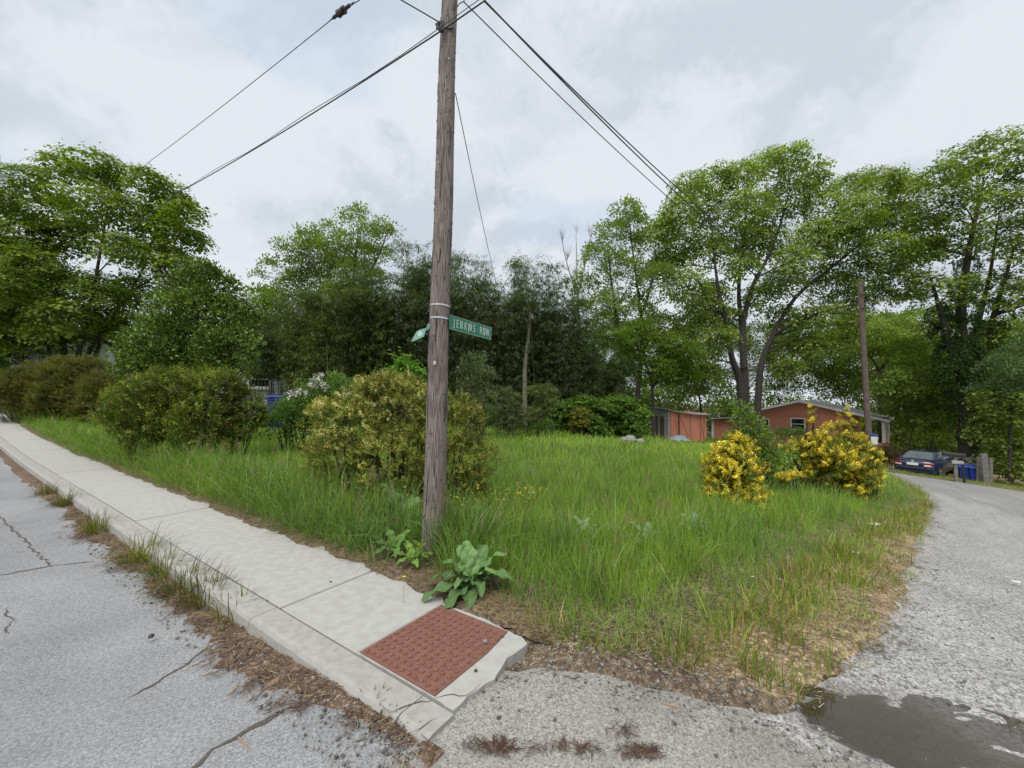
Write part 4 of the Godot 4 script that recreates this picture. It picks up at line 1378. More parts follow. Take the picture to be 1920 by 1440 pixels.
# ---- things round the lane ----
func build_yard_things() -> void:
	# pole beside the lane
	var foot := Vector3(14.076, -1.56, -16)
	var top := Vector3(14.027, 6.287, -16.2)
	var t := thing("utility_pole", "slim brown utility pole rising behind the yellow bush", "utility pole", foot)
	var mb := MB.new()
	var path := []
	var rad := []
	for i in 20:
		path.append((top - foot) * (i / 19.0))
		rad.append(lerpf(0.11, 0.088, i / 19.0))
	mb.tube(path, rad, 20, Color(0.6, 0.54, 0.49), true, 0.01, 5.0)
	obj("shaft", mb.mesh(), M.pole, t)
	var nm := MB.new()
	nm.box(Transform3D(Basis(Vector3.UP, -0.7), Vector3(0.0, 1.5, 0.18)), Vector3(0.2, 0.3, 0.04), Color.WHITE, 0.01)
	obj("notice_board", nm.mesh(), M.paper, t)
	var nb := MB.new()
	nb.box(Transform3D(Basis(Vector3.UP, -0.7), Vector3(0.0, 1.71, 0.18)), Vector3(0.2, 0.1, 0.05), Color.WHITE, 0.01)
	obj("notice_header", nb.mesh(), M.plastic_blue, t)
	var br := MB.new()
	var bt := (top - foot)
	for k in [0.93, 0.86]:
		br.tube([bt * k + Vector3(-0.12, 0, 0.12), bt * k + Vector3(0.14, 0.0, 0.14)], [0.025], 8)
	obj("bracket", br.mesh(), M.dark_steel, t)
	wire("house_wire", "wire from the lane pole out to the ivy-clad tree", sag_line(top - Vector3(0, 0.6, 0), Vector3(28.845, 4.895, -26), 0.5), 0.012)
	wire("house_wire", "wire from the lane pole down to the orange house", sag_line(top - Vector3(0, 1.3, 0), Vector3(24.435, 0.705, -31), 0.6), 0.012)

	# dark picket fence in front of the house
	var fp := Vector3(18.392, -2.209, -27)
	var f := thing("picket_fence", "short dark brown picket fence in front of the orange house", "fence", fp)
	f.rotation.y = deg_to_rad(-38.0)
	for k in 17:
		var pm := MB.new()
		pm.box(Transform3D(Basis(Vector3.BACK, rnd(-0.03, 0.03)), Vector3(-1.9 + k * 0.24, 0.85 + rnd(-0.06, 0.06), 0)), Vector3(0.11, 2.0, 0.025), Color.WHITE, 0.006)
		obj("picket", pm.mesh(), M.brown_wood, f)
	for y in [0.5, 1.45]:
		var rm := MB.new()
		rm.box(Transform3D(Basis.IDENTITY, Vector3(0, y, -0.04)), Vector3(4.1, 0.09, 0.045), Color.WHITE, 0.006)
		obj("rail", rm.mesh(), M.brown_wood, f)

	# mailbox post by the lane
	var mp := Vector3(22.32, -2.601, -20.4)
	var m := thing("mailbox", "black mailbox on a grey wooden post at the lane side", "mailbox", mp)
	m.rotation.y = deg_to_rad(-30.0)
	var pm := MB.new()
	pm.box(Transform3D(Basis.IDENTITY, Vector3(-0.1, 0.62, 0)), Vector3(0.13, 1.3, 0.13), Color.WHITE, 0.012)
	obj("post", pm.mesh(), M.old_wood, m)
	var bm := MB.new()
	bm.box(Transform3D(Basis(Vector3.BACK, 0.05), Vector3(0.16, 0.6, 0.02)), Vector3(0.09, 1.2, 0.09), Color.WHITE, 0.01)
	obj("brace_post", bm.mesh(), M.black, m)
	var xm := MB.new()
	var prof := []
	for k in 9:
		var an := PI * k / 8.0
		prof.append(Vector3(0, 1.36 + 0.1 * sin(an), 0.1 * cos(an)))
	prof.append(Vector3(0, 1.25, -0.1))
	prof.append(Vector3(0, 1.25, 0.1))
	var pa := []
	var pb := []
	for q in prof:
		pa.append(q + Vector3(-0.55, 0.03, 0))
		pb.append(q + Vector3(0.25, -0.04, 0))
	xm.face(pa, Vector3(-0.1, 1.33, 0))
	xm.face(pb, Vector3(-0.1, 1.33, 0))
	for k in prof.size(): xm.face([pa[k], pa[(k + 1) % prof.size()], pb[(k + 1) % prof.size()], pb[k]], Vector3(-0.1, 1.33, 0))
	obj("box", xm.mesh(), M.black, m)
	var tm := MB.new()
	tm.box(Transform3D(Basis.IDENTITY, Vector3(-0.05, 0.98, 0.09)), Vector3(0.42, 0.16, 0.05), Color.WHITE, 0.01)
	obj("name_board", tm.mesh(), M.grey_wood, m)

	bin_thing("wheeled_bin", "blue wheeled bin nearer the mailbox, in front of the grey fence", Vector3(26.033, -3.082, -23.4), -0.7, 0.82)
	bin_thing("wheeled_bin", "blue wheeled bin nearer the leaning fence posts", Vector3(26.132, -3.089, -23), -0.6, 0.82)
	# broken grey fence under the ivy tree
	var gf := thing("board_fence", "broken grey wooden fence posts and rails below the ivy-clad tree", "fence", Vector3(26.786, -3.17, -23.2))
	var posts := [[1770, 25.0, 1.3, 0.0, 0.14], [1815, 24.0, 1.25, 0.02, 0.14], [1833, 22.6, 1.35, -0.05, 0.2], [1846, 22.3, 1.6, 0.07, 0.34], [1857, 22.4, 1.4, -0.03, 0.16]]
	var pxs := [Vector3(26.629, -3.173, -25), Vector3(26.953, -3.2, -24), Vector3(25.856, -3.051, -22.6), Vector3(25.749, -3.034, -22.2), Vector3(26.158, -3.084, -22.3)]
	for k in 5:
		var qm := MB.new()
		var q: Vector3 = pxs[k] - gf.position
		qm.box(Transform3D(Basis(Vector3.BACK, posts[k][3]), q + Vector3(0, posts[k][2] * 0.5 - 0.1, 0)), Vector3(posts[k][4], posts[k][2] + 0.2, 0.1), Color.WHITE, 0.015)
		obj("post", qm.mesh(), M.old_wood, gf)
	for y in [0.55, 0.95, 1.25]:
		for k in 2:
			var rm := MB.new()
			rm.bar(pxs[k] - gf.position + Vector3(0, y, 0), pxs[k + 1] - gf.position + Vector3(0, y - 0.05, 0), 0.03, 0.13, Vector3.UP, Color.WHITE, 0.006)
			obj("rail", rm.mesh(), M.old_wood, gf)


# ---- plants ----
func pick(cols: Array) -> Color:     # [[Color, weight], ...] with a little variation from leaf to leaf
	var total := 0.0
	for c in cols: total += c[1]
	var x := rnd(0.0, total)
	var got: Color = cols[-1][0]
	for c in cols:
		x -= c[1]
		if x <= 0.0:
			got = c[0]
			break
	var k := rnd(0.75, 1.25)
	return Color(got.r * k * rnd(0.92, 1.08), got.g * k, got.b * k * rnd(0.85, 1.15))

func sprig_flat(n: int, reach: float, ln: float, wd: float, droop: float, cols: Array) -> ArrayMesh:
	# leaves on a few twigs that spread sideways, as on a maple
	var mb := MB.new()
	var twigs := maxi(3, n / 5)
	for t in twigs:
		var az := TAU * t / twigs + rnd(-0.4, 0.4)
		var out := Vector3(cos(az), rnd(-0.25, 0.35), sin(az)).normalized()
		var far := reach * rnd(0.55, 1.0)
		for k in n / twigs:
			var p := out * far * (0.25 + 0.8 * k / maxf(n / twigs - 1, 1.0)) + Vector3(rnd(-1, 1), rnd(-0.6, 0.6), rnd(-1, 1)) * reach * 0.16
			var a := az + rnd(-1.3, 1.3)
			var dir := Vector3(cos(a), rnd(-droop, droop * 0.25), sin(a)).normalized()
			var up := (Vector3.UP + unit() * 0.45).normalized()
			up = (up - dir * up.dot(dir)).normalized()
			var z := rnd(0.5, 1.3)
			mb.leaf6(p, dir, up, ln * z, wd * z, ln * 0.1, pick(cols))
	return mb.mesh()

func sprig_ball(n: int, reach: float, ln: float, wd: float, cols: Array, upward := 0.4, droop := 0.0) -> ArrayMesh:
	var mb := MB.new()
	for k in n:
		var o := unit()
		o.y = absf(o.y) * 0.7 + o.y * 0.3
		var p := o * reach * pow(rng.randf(), 0.45)
		var dir := (o + unit() * 0.9 + Vector3.UP * upward - Vector3.UP * droop).normalized()
		var up := (unit() + Vector3.UP * 0.8).normalized()
		up = (up - dir * up.dot(dir)).normalized()
		var z := rnd(0.7, 1.25)
		mb.leaf(p, dir, up, ln * z, wd * z, wd * 0.18, pick(cols))
	return mb.mesh()

func sprig_shoot(shoots: int, per: int, reach: float, ln: float, wd: float, cols: Array) -> ArrayMesh:
	# upright shoots with leaves in pairs, as on an evergreen shrub
	var mb := MB.new()
	for s in shoots:
		var dir := (Vector3.UP * 1.1 + unit() * 0.9).normalized()
		var foot := Vector3(rnd(-1, 1), rnd(-0.5, 0.2), rnd(-1, 1)) * reach * 0.5
		var c := pick(cols)
		for k in per:
			var p := foot + dir * reach * k / per
			var a := k * 2.4 + rnd(-0.4, 0.4)
			var side := dir.cross(Vector3(cos(a), 0.3, sin(a))).normalized()
			var ld := (side + dir * rnd(0.3, 0.9)).normalized()
			var up := (dir - ld * dir.dot(ld)).normalized()
			var z := rnd(0.75, 1.2)
			var q := rnd(0.85, 1.15)
			mb.leaf(p, ld, up, ln * z, wd * z, wd * 0.15, Color(c.r * q, c.g * q, c.b * q))
	return mb.mesh()

func sprig_bamboo(n: int, reach: float, ln: float, wd: float, cols: Array) -> ArrayMesh:
	var mb := MB.new()
	for t in 5:
		var az := TAU * t / 5.0 + rnd(-0.5, 0.5)
		var out := Vector3(cos(az), rnd(-0.1, 0.5), sin(az)).normalized()
		for k in n / 5:
			var p := out * reach * rnd(0.2, 1.0) + Vector3(rnd(-1, 1), rnd(-1, 1), rnd(-1, 1)) * reach * 0.15
			var a := az + rnd(-1.0, 1.0)
			var dir := Vector3(cos(a), rnd(-1.3, -0.1), sin(a)).normalized()
			var up := (Vector3.UP + unit() * 0.5).normalized()
			up = (up - dir * up.dot(dir)).normalized()
			mb.leaf(p, dir, up, ln * rnd(0.7, 1.2), wd, wd * 0.15, pick(cols))
	return mb.mesh()

func sprig_needles(n: int, reach: float, cols: Array) -> ArrayMesh:
	var mb := MB.new()
	for t in 4:
		var az := rnd(-0.9, 0.9)
		var out := Vector3(cos(az), rnd(-0.15, 0.15), sin(az)).normalized()
		for k in n / 4:
			var p := out * reach * rnd(0.1, 1.0)
			var dir := (out + unit() * 0.9).normalized()
			var up := (Vector3.UP + unit() * 0.3).normalized()
			up = (up - dir * up.dot(dir)).normalized()
			mb.leaf(p, dir, up, rnd(0.07, 0.12), 0.02, 0.002, pick(cols))
	return mb.mesh()

func lobe_points(lobes: Array, dens: float, o: Dictionary) -> Array:     # transforms and outward directions of the sprigs
	var flat: float = o.get("flat", 0.8)
	var shell: float = o.get("shell", 0.5)
	var upw: float = o.get("up", 0.6)
	var size: float = o.get("size", 1.0)
	var rough: float = o.get("rough", 0.25)
	var floor_y: float = o.get("floor", -99.0)
	var out := []
	for li in lobes.size():
		var l: Array = lobes[li]
		var c := Vector3(l[0], l[1], l[2])
		var r: float = l[3]
		var n := int(ceil(dens * r * r))
		for i in n:
			var u := unit()
			if u.y < -0.3 and rng.randf() < o.get("open_below", 0.4): u.y = -u.y
			var rr := r * (shell + (1.0 - shell) * sqrt(rng.randf())) * (1.0 + rough * noise.get_noise_3d(u.x * 2.0 + li * 9.0, u.y * 2.0, u.z * 2.0))
			if rng.randf() < 0.1: rr *= rnd(1.0, 1.3)
			var p := c + Vector3(u.x, u.y * flat, u.z) * rr
			if p.y < floor_y: continue
			var deep := false
			for lj in lobes.size():
				if lj == li: continue
				var b: Array = lobes[lj]
				var q := p - Vector3(b[0], b[1], b[2])
				q.y /= flat
				if q.length() < b[3] * (shell * 0.8):
					deep = true
					break
			if deep: continue
			var up := (Vector3.UP * upw + u * (1.0 - upw) + unit() * 0.25).normalized()
			var x := up.cross(unit()).normalized()
			var z := size * rnd(0.75, 1.3)
			out.append([Transform3D(Basis(x, up, x.cross(up)) * Basis.from_scale(Vector3(z, z, z)), p), u, li])
	return out

func foliage(parent: Node3D, called: String, pts: Array, meshes: Array, mat: Material, o: Dictionary) -> void:
	var xs := []
	var cs := []
	for m in meshes:
		xs.append([])
		cs.append([])
	var vary: float = o.get("vary", 0.3)
	var tint: Color = o.get("tint", Color.WHITE)
	for p in pts:
		var k := rng.randi() % meshes.size()
		if o.has("choose"): k = o.choose.call(p, k)
		var t: Transform3D = p[0]
		t.origin -= parent.position
		var w := 1.0 + vary * (rng.randf() - 0.5) + vary * noise.get_noise_3d(t.origin.x * 0.6, t.origin.y * 0.6, t.origin.z * 0.6 + 7.0)
		xs[k].append(t)
		cs[k].append(Color(tint.r * w * rnd(0.93, 1.07), tint.g * w, tint.b * w))
	for k in meshes.size():
		if xs[k].size(): scatter(called, meshes[k], mat, xs[k], cs[k], parent)

func bent(a: Vector3, b: Vector3, lift: float, n := 6) -> Array:
	var c := a.lerp(b, 0.5) + Vector3(rnd(-0.12, 0.12), lift, rnd(-0.12, 0.12)) * a.distance_to(b)
	var out := []
	for i in n + 1:
		var t := float(i) / n
		out.append(a.lerp(c, t).lerp(c.lerp(b, t), t))
	return out

func tree(called: String, label: String, at: Vector3, stems: Array, lobes: Array, meshes: Array, mat: Material, dens: float, o := {}, group := "") -> Node3D:
	var t := thing(called, label, "tree", at, group)
	var tm := MB.new()
	var joints := []
	for s in stems:
		var path := []
		var rad := []
		var src: Array = s[0]
		for i in src.size() - 1:
			for k in 4:
				var f := k / 4.0
				var a: Vector3 = src[maxi(i - 1, 0)]
				var b: Vector3 = src[i]
				var c: Vector3 = src[i + 1]
				var e: Vector3 = src[mini(i + 2, src.size() - 1)]
				path.append(b.cubic_interpolate(c, a, e, f) - at)
		path.append(src[-1] - at)
		for i in path.size():
			rad.append(lerpf(s[1], s[2], pow(float(i) / (path.size() - 1), 0.8)))
			if i > path.size() / 4: joints.append([path[i], rad[i]])
		tm.tube(path, rad, 14 if s[1] > 0.12 else 8, Color.WHITE, true, 0.05, 3.0)
	obj("trunk", tm.mesh(), o.get("bark", M.bark), t)
	var bm := MB.new()
	for l in lobes:
		var c := Vector3(l[0], l[1], l[2]) - at
		var best: Array = joints[0]
		var score := 1e9
		for j in joints:
			var d: float = c.distance_to(j[0]) + maxf(0.0, j[0].y - c.y + 0.4) * 2.5
			if d < score:
				score = d
				best = j
		var r0 := minf(best[1] * 0.6, 0.02 + 0.035 * l[3])
		var limb := bent(best[0], c, 0.08)
		bm.tube(limb, [r0, r0 * 0.85, r0 * 0.7, r0 * 0.58, r0 * 0.48, r0 * 0.4, r0 * 0.34], 6, Color.WHITE, false)
		for k in o.get("twigs", 7):
			var u := unit()
			u.y = absf(u.y) * 0.8 - 0.15
			var from: Vector3 = limb[3 + k % 4] if dens > 0.0 else limb[1 + k % 6]
			var to: Vector3 = c + u * l[3] * 0.92 if dens > 0.0 else from + (Vector3.UP * 1.1 + unit() * 0.8).normalized() * l[3] * rnd(0.5, 1.3)
			bm.tube(bent(from, to, 0.05, 3), [r0 * 0.32, r0 * 0.22, r0 * 0.14, r0 * 0.06], 4, Color.WHITE, false)
	obj("branches", bm.mesh(), o.get("bark", M.bark), t).set_meta("kind", "stuff")
	if not o.has("tint"): o.tint = Color(1.14, 1.12, 1.05)
	if dens > 0.0: foliage(t, "crown", lobe_points(lobes, dens, o), meshes, mat, o)
	return t

func shrub(called: String, label: String, category: String, at: Vector3, lobes: Array, meshes: Array, mat: Material, dens: float, o := {}, group := "") -> Node3D:
	var t := thing(called, label, category, at, group)
	var sm := MB.new()
	for l in lobes:
		var c := Vector3(l[0], l[1], l[2]) - at
		for k in 3:
			var foot := Vector3(c.x * 0.85 + rnd(-0.1, 0.1), 0, c.z * 0.85 + rnd(-0.1, 0.1))
			foot.y = base_h(at.x + foot.x, -at.z - foot.z) - at.y - 0.05
			sm.tube(bent(foot, c + unit() * l[3] * 0.6, 0.05, 4), [0.018, 0.015, 0.012, 0.008, 0.004], 5, Color.WHITE, false)
	obj("stems", sm.mesh(), M.bark, t).set_meta("kind", "stuff")
	foliage(t, "foliage", lobe_points(lobes, dens, o), meshes, mat, o)
	return t

func build_trees() -> void:
	var maple := [[Color(0.175, 0.235, 0.04), 3.0], [Color(0.125, 0.175, 0.03), 2.0], [Color(0.26, 0.315, 0.065), 1.4]]
	var mm := [sprig_flat(42, 0.62, 0.125, 0.12, 0.6, maple), sprig_flat(36, 0.55, 0.125, 0.115, 0.7, maple)]
	var oak := [[Color(0.22, 0.285, 0.065), 3.0], [Color(0.17, 0.23, 0.05), 2.0], [Color(0.3, 0.36, 0.1), 1.6]]
	var om := [sprig_flat(40, 0.7, 0.15, 0.115, 0.8, oak), sprig_flat(34, 0.62, 0.15, 0.11, 0.9, oak)]
	var pale := [[Color(0.24, 0.315, 0.085), 3.0], [Color(0.18, 0.245, 0.06), 2.0]]
	var pmx := [sprig_ball(30, 0.5, 0.15, 0.1, pale), sprig_ball(26, 0.45, 0.15, 0.09, pale)]
	var dark := [[Color(0.12, 0.165, 0.042), 3.0], [Color(0.165, 0.215, 0.06), 2.0]]
	var dk := [sprig_ball(34, 0.4, 0.11, 0.07, dark), sprig_ball(30, 0.36, 0.11, 0.07, dark)]

	# left: the wide maple
	var lb := Vector3(-25.804, 0.678, -23.5)
	tree("maple_tree", "wide spreading maple at the left edge above the hedge", lb,
		[[[lb - Vector3(0, 0.3, 0)] + [Vector3(-26.059, 4.266, -23.5), Vector3(-26.503, 6.473, -23.6), Vector3(-26.759, 9.25, -23.4), Vector3(-27.078, 12.363, -23.3)], 0.19, 0.04], [[lb - Vector3(0, 0.3, 0)] + [Vector3(-24.819, 4.54, -23.2), Vector3(-24.085, 6.963, -23), Vector3(-23.592, 10.358, -23), Vector3(-23.43, 13.262, -23.2)], 0.16, 0.04],
		[[lb - Vector3(0, 0.3, 0)] + [Vector3(-25.182, 4.164, -24), Vector3(-23.975, 6.617, -24.3), Vector3(-22.571, 9.642, -24.6), Vector3(-21.61, 13.249, -24.5)], 0.15, 0.03], [[lb - Vector3(0, 0.3, 0)] + [Vector3(-26.192, 4.338, -22.8), Vector3(-26.501, 5.849, -22), Vector3(-27.236, 7.503, -21.6)], 0.13, 0.03], [[lb - Vector3(0, 0.3, 0)] + [Vector3(-25.266, 4.391, -24.6), Vector3(-25.889, 6.506, -25.4), Vector3(-26.942, 9.402, -26)], 0.16, 0.04]],
		[[-26.686, 13.483, -22.141, 1.224], [-27.069, 15.384, -24.034, 1.202], [-24.37, 15.027, -23.3, 1.349], [-24.412, 15.006, -24.36, 1.026], [-20.616, 13.932, -22.803, 1.08], [-20.2, 13.398, -23.598, 1.118], [-18.363, 11.783, -22.174, 0.992], [-28.665, 12.994, -24.666, 1.785], [-23.148, 12.172, -21.92, 1.442], [-22.936, 12.609, -24.188, 1.464], [-19.572, 11.101, -23.3, 1.288], [-19.178, 11.087, -24.227, 0.893], [-27.588, 10.471, -22.5, 1.717], [-26.542, 10.79, -23.714, 1.56], [-21.378, 9.623, -21.843, 1.265], [-21.884, 10.283, -24.542, 1.615], [-27.018, 7.805, -21.644, 1.709], [-28.079, 8.567, -24.304, 1.663], [-24.736, 7.811, -23.3, 1.472], [-23.388, 8.217, -24.823, 1.502], [-19.08, 9.046, -22.776, 1.139], [-28.906, 6.342, -23.73, 1.624], [-24.582, 5.964, -21.843, 1.265], [-25.134, 6.302, -24.343, 1.345], [-27.938, 4.862, -22.252, 1.113], [-33.067, 10.391, -24.845, 2.615], [-31.516, 7.344, -23.3, 2.453], [-23.332, 6.005, -24.492, 1.16], [-29.72, 5.343, -22.472, 1.774], [-25.54, 11.243, -23.648, 1.307], [-25.903, 8.676, -21.644, 1.424], [-21.398, 12.163, -24.293, 1.279], [-29.229, 12.186, -21.644, 1.709], [-28.489, 4.953, -23.957, 1.072], [-25.553, 4.861, -23.3, 0.92], [-30.511, 7.207, -24.757, 1.433], [-22.982, 7.221, -22.803, 1.08], [-30.898, 4.594, -23.631, 1.244], [-25.66, 5.167, -22.307, 0.881]],
		mm, M.leaf, 30.0, {flat = 0.68, up = 0.6, shell = 0.6, rough = 0.5, vary = 0.45, twigs = 7, size = 1.15})
	# the dense smaller tree in front of it
	var db := Vector3(-10.641, 0.008, -13.6)
	tree("holly_tree", "dense dark green tree rising directly behind the hedge left of centre", db,
		[[[db - Vector3(0, 0.3, 0)] + [Vector3(-10.655, 2.783, -13.6), Vector3(-10.677, 4.953, -13.6)], 0.16, 0.05], [[db - Vector3(0, 0.3, 0)] + [Vector3(-11.212, 2.596, -13.5), Vector3(-11.519, 3.832, -13.4)], 0.1, 0.04]],
		[[-10.377, 5.741, -13.324, 0.386], [-11.199, 5.3, -13.881, 0.584], [-10.143, 5.225, -13.6, 0.573], [-12.023, 4.5, -14.231, 0.786], [-10.349, 4.23, -13.249, 0.976], [-9.686, 4.147, -13.758, 0.76], [-11.319, 3.201, -12.909, 0.781], [-11.33, 3.293, -14.254, 1.088], [-9.146, 3.043, -13.024, 0.788], [-12.789, 2.625, -13.898, 0.622], [-11.29, 2.424, -13.6, 0.895], [-10.546, 2.466, -14.291, 0.865], [-12.006, 2.321, -13.362, 0.668]],
		[sprig_ball(34, 0.3, 0.1, 0.06, [[Color(0.105, 0.165, 0.03), 3.0], [Color(0.175, 0.25, 0.05), 1.6], [Color(0.07, 0.11, 0.023), 2.0]], 0.6), sprig_ball(30, 0.28, 0.1, 0.06, [[Color(0.13, 0.195, 0.035), 3.0], [Color(0.085, 0.13, 0.026), 2.0]], 0.6)],
		M.glossy_leaf, 150.0, {flat = 0.95, rough = 0.5, up = 0.5, shell = 0.6, vary = 0.5})
	# dark evergreen behind at the far left, and two spruces
	conifer("pine_tree", "dark feathery pine top behind the maple, far left edge", Vector3(-38.662, 1.338, -30), Vector3(-38.585, 19.955, -30), 4.2, Color(0.8, 0.95, 1.1), 900)
	conifer("spruce_tree", "low blue-green spruce beyond the hedge at the far left", Vector3(-29.036, 0.886, -24), Vector3(-29.027, 5.214, -24), 2.9, Color(0.75, 1.0, 0.95), 420)
	conifer("spruce_tree", "distant blue-green conifer between the dense tree and the bamboo", Vector3(-27.726, 1.256, -42), Vector3(-27.979, 12.796, -42), 3.2, Color(0.9, 1.15, 1.15), 420)

	# tree standing behind the bamboo
	var tb := Vector3(-12.013, 0.244, -29)
	tree("locust_tree", "open-branched light green tree rising behind the bamboo left of the pole", tb,
		[[[tb - Vector3(0, 0.3, 0)] + [Vector3(-11.955, 5.659, -29), Vector3(-11.548, 9.525, -29), Vector3(-11.141, 13.817, -29)], 0.24, 0.04], [[Vector3(-11.818, 6.815, -29), Vector3(-13.286, 9.415, -28.6), Vector3(-14.552, 11.649, -28.4)], 0.12, 0.03], [[Vector3(-11.537, 8.749, -29), Vector3(-10.007, 11.641, -29.5), Vector3(-9.161, 14.07, -29.6)], 0.11, 0.03]],
		[[-15.86, 12.016, -28.359, 0.896], [-14.951, 13.16, -29.524, 1.088], [-13.889, 11.471, -29, 1.297], [-15.929, 10.993, -29.962, 1.183], [-12.19, 12.413, -28.599, 1.129], [-11.604, 14.753, -29.16, 0.767], [-10.417, 13.059, -28.103, 1.035], [-9.636, 14.1, -29.481, 0.776], [-8.55, 13.273, -28.626, 0.527], [-10.254, 12.006, -29.636, 1.326], [-11.949, 10.691, -29, 1.374], [-14.415, 10.244, -30.154, 1.428], [-17.31, 11.015, -28.8, 0.568], [-13.126, 13.865, -29.112, 0.536], [-17.868, 10.187, -28.615, 0.452], [-11.15, 15.129, -29.288, 0.462], [-13.972, 12.016, -28.359, 0.896], [-16.221, 9.647, -29.449, 0.93], [-13.075, 8.749, -29, 1.297], [-15.886, 8.586, -29.962, 1.183], [-11.357, 8.637, -28.546, 1.277], [-10.095, 9.982, -29.24, 1.154], [-16.472, 8.559, -28.231, 0.891], [-12.652, 11.716, -29.721, 1.173]],
		pmx, M.leaf, 36.0, {flat = 0.8, rough = 0.5, up = 0.6, shell = 0.35, vary = 0.4, twigs = 8})

	# tall trees right of the bamboo
	var rb := Vector3(8.285, -1.035, -30)
	tree("ash_tree", "tall light green tree right of the bamboo, above the leafy bush", rb,
		[[[rb - Vector3(0, 0.3, 0)] + [Vector3(8.119, 5.004, -30), Vector3(7.559, 8.995, -30), Vector3(7.19, 12.619, -30)], 0.2, 0.04], [[rb + Vector3(0.6, -0.3, 0)] + [Vector3(9.841, 5.855, -30.4), Vector3(9.42, 9.853, -30.2), Vector3(8.808, 14.645, -30)], 0.2, 0.04], [[Vector3(9.658, 7.472, -30.4), Vector3(10.562, 10.602, -30), Vector3(10.786, 12.619, -30)], 0.12, 0.03]],
		[[8.308, 15.229, -29.333, 1.003], [9.454, 14.714, -30.539, 1.205], [7.677, 13.509, -30, 1.342], [10.691, 13.361, -31.108, 1.474], [6.306, 11.999, -29.615, 1.169], [8.468, 11.111, -30.339, 1.756], [10.238, 9.847, -28.768, 1.514], [5.599, 10.277, -30.554, 0.965], [6.563, 8.313, -29.128, 1.303], [9.378, 7.875, -30.79, 1.783], [7.532, 5.799, -30, 1.5], [10.35, 5.365, -31.355, 1.815], [10.939, 6.598, -29.538, 1.399], [6.8, 7.037, -30.231, 1.193], [5.061, 8.059, -29.384, 0.773]],
		pmx, M.leaf, 38.0, {flat = 0.85, rough = 0.5, up = 0.5, shell = 0.45, vary = 0.4})
	var wb := Vector3(9.06, -1.08, -26)
	tree("walnut_tree", "leafy low-hanging tree behind the knotweed, left of the shed", wb,
		[[[wb - Vector3(0, 0.3, 0)] + [Vector3(8.968, 2.489, -26), Vector3(8.238, 4.55, -26), Vector3(7.565, 5.93, -26)], 0.14, 0.03], [[Vector3(8.999, 2.147, -26), Vector3(10.021, 3.879, -26.2), Vector3(10.727, 4.92, -26.2)], 0.08, 0.03]],
		[[6.735, 5.168, -25.487, 1.006], [8.387, 5.826, -26.431, 1.252], [9.615, 4.895, -26, 1.232], [7.747, 3.923, -26.698, 1.194], [8.974, 3.326, -25.692, 1.217], [10.525, 3.531, -26.174, 1.171], [11.058, 4.48, -25.384, 1.002], [6.597, 3.543, -26.339, 0.762], [9.605, 2.745, -25.589, 0.808], [11.255, 3.019, -26.287, 0.83]],
		[sprig_flat(30, 0.6, 0.2, 0.07, 0.9, [[Color(0.17, 0.25, 0.035), 3.0], [Color(0.12, 0.185, 0.03), 2.0]])], M.leaf, 42.0, {flat = 0.75, up = 0.8, shell = 0.45, vary = 0.4, tint = Color(1.0, 1.0, 1.0)})
	# leafless tree top
	var nb := Vector3(5.424, -0.733, -33)
	tree("bare_tree", "leafless grey tree top between the bamboo and the light green tree", nb,
		[[[nb - Vector3(0, 0.3, 0)] + [Vector3(5.455, 7.096, -33), Vector3(5.349, 11.502, -33), Vector3(5.28, 15.056, -33)], 0.16, 0.02], [[Vector3(5.426, 9.735, -33), Vector3(4.478, 12.832, -33), Vector3(3.962, 15.503, -33)], 0.08, 0.02], [[Vector3(5.429, 10.176, -33), Vector3(6.149, 13.276, -33), Vector3(6.694, 15.949, -33)], 0.08, 0.02]],
		[[3.99, 14.862, -32.522, 0.941], [5.341, 15.656, -33.365, 1.054], [6.382, 15.413, -33, 0.955], [4.699, 13.497, -33.625, 1.062], [5.886, 13.192, -32.761, 0.948], [3.743, 12.427, -33.117, 0.784], [5.094, 11.782, -32.479, 0.855]], [], M.leaf, 0.0, {twigs = 42, bark = M.grey_wood})

	# the big maple beside the shed
	var ob := Vector3(17.279, -2.112, -30)
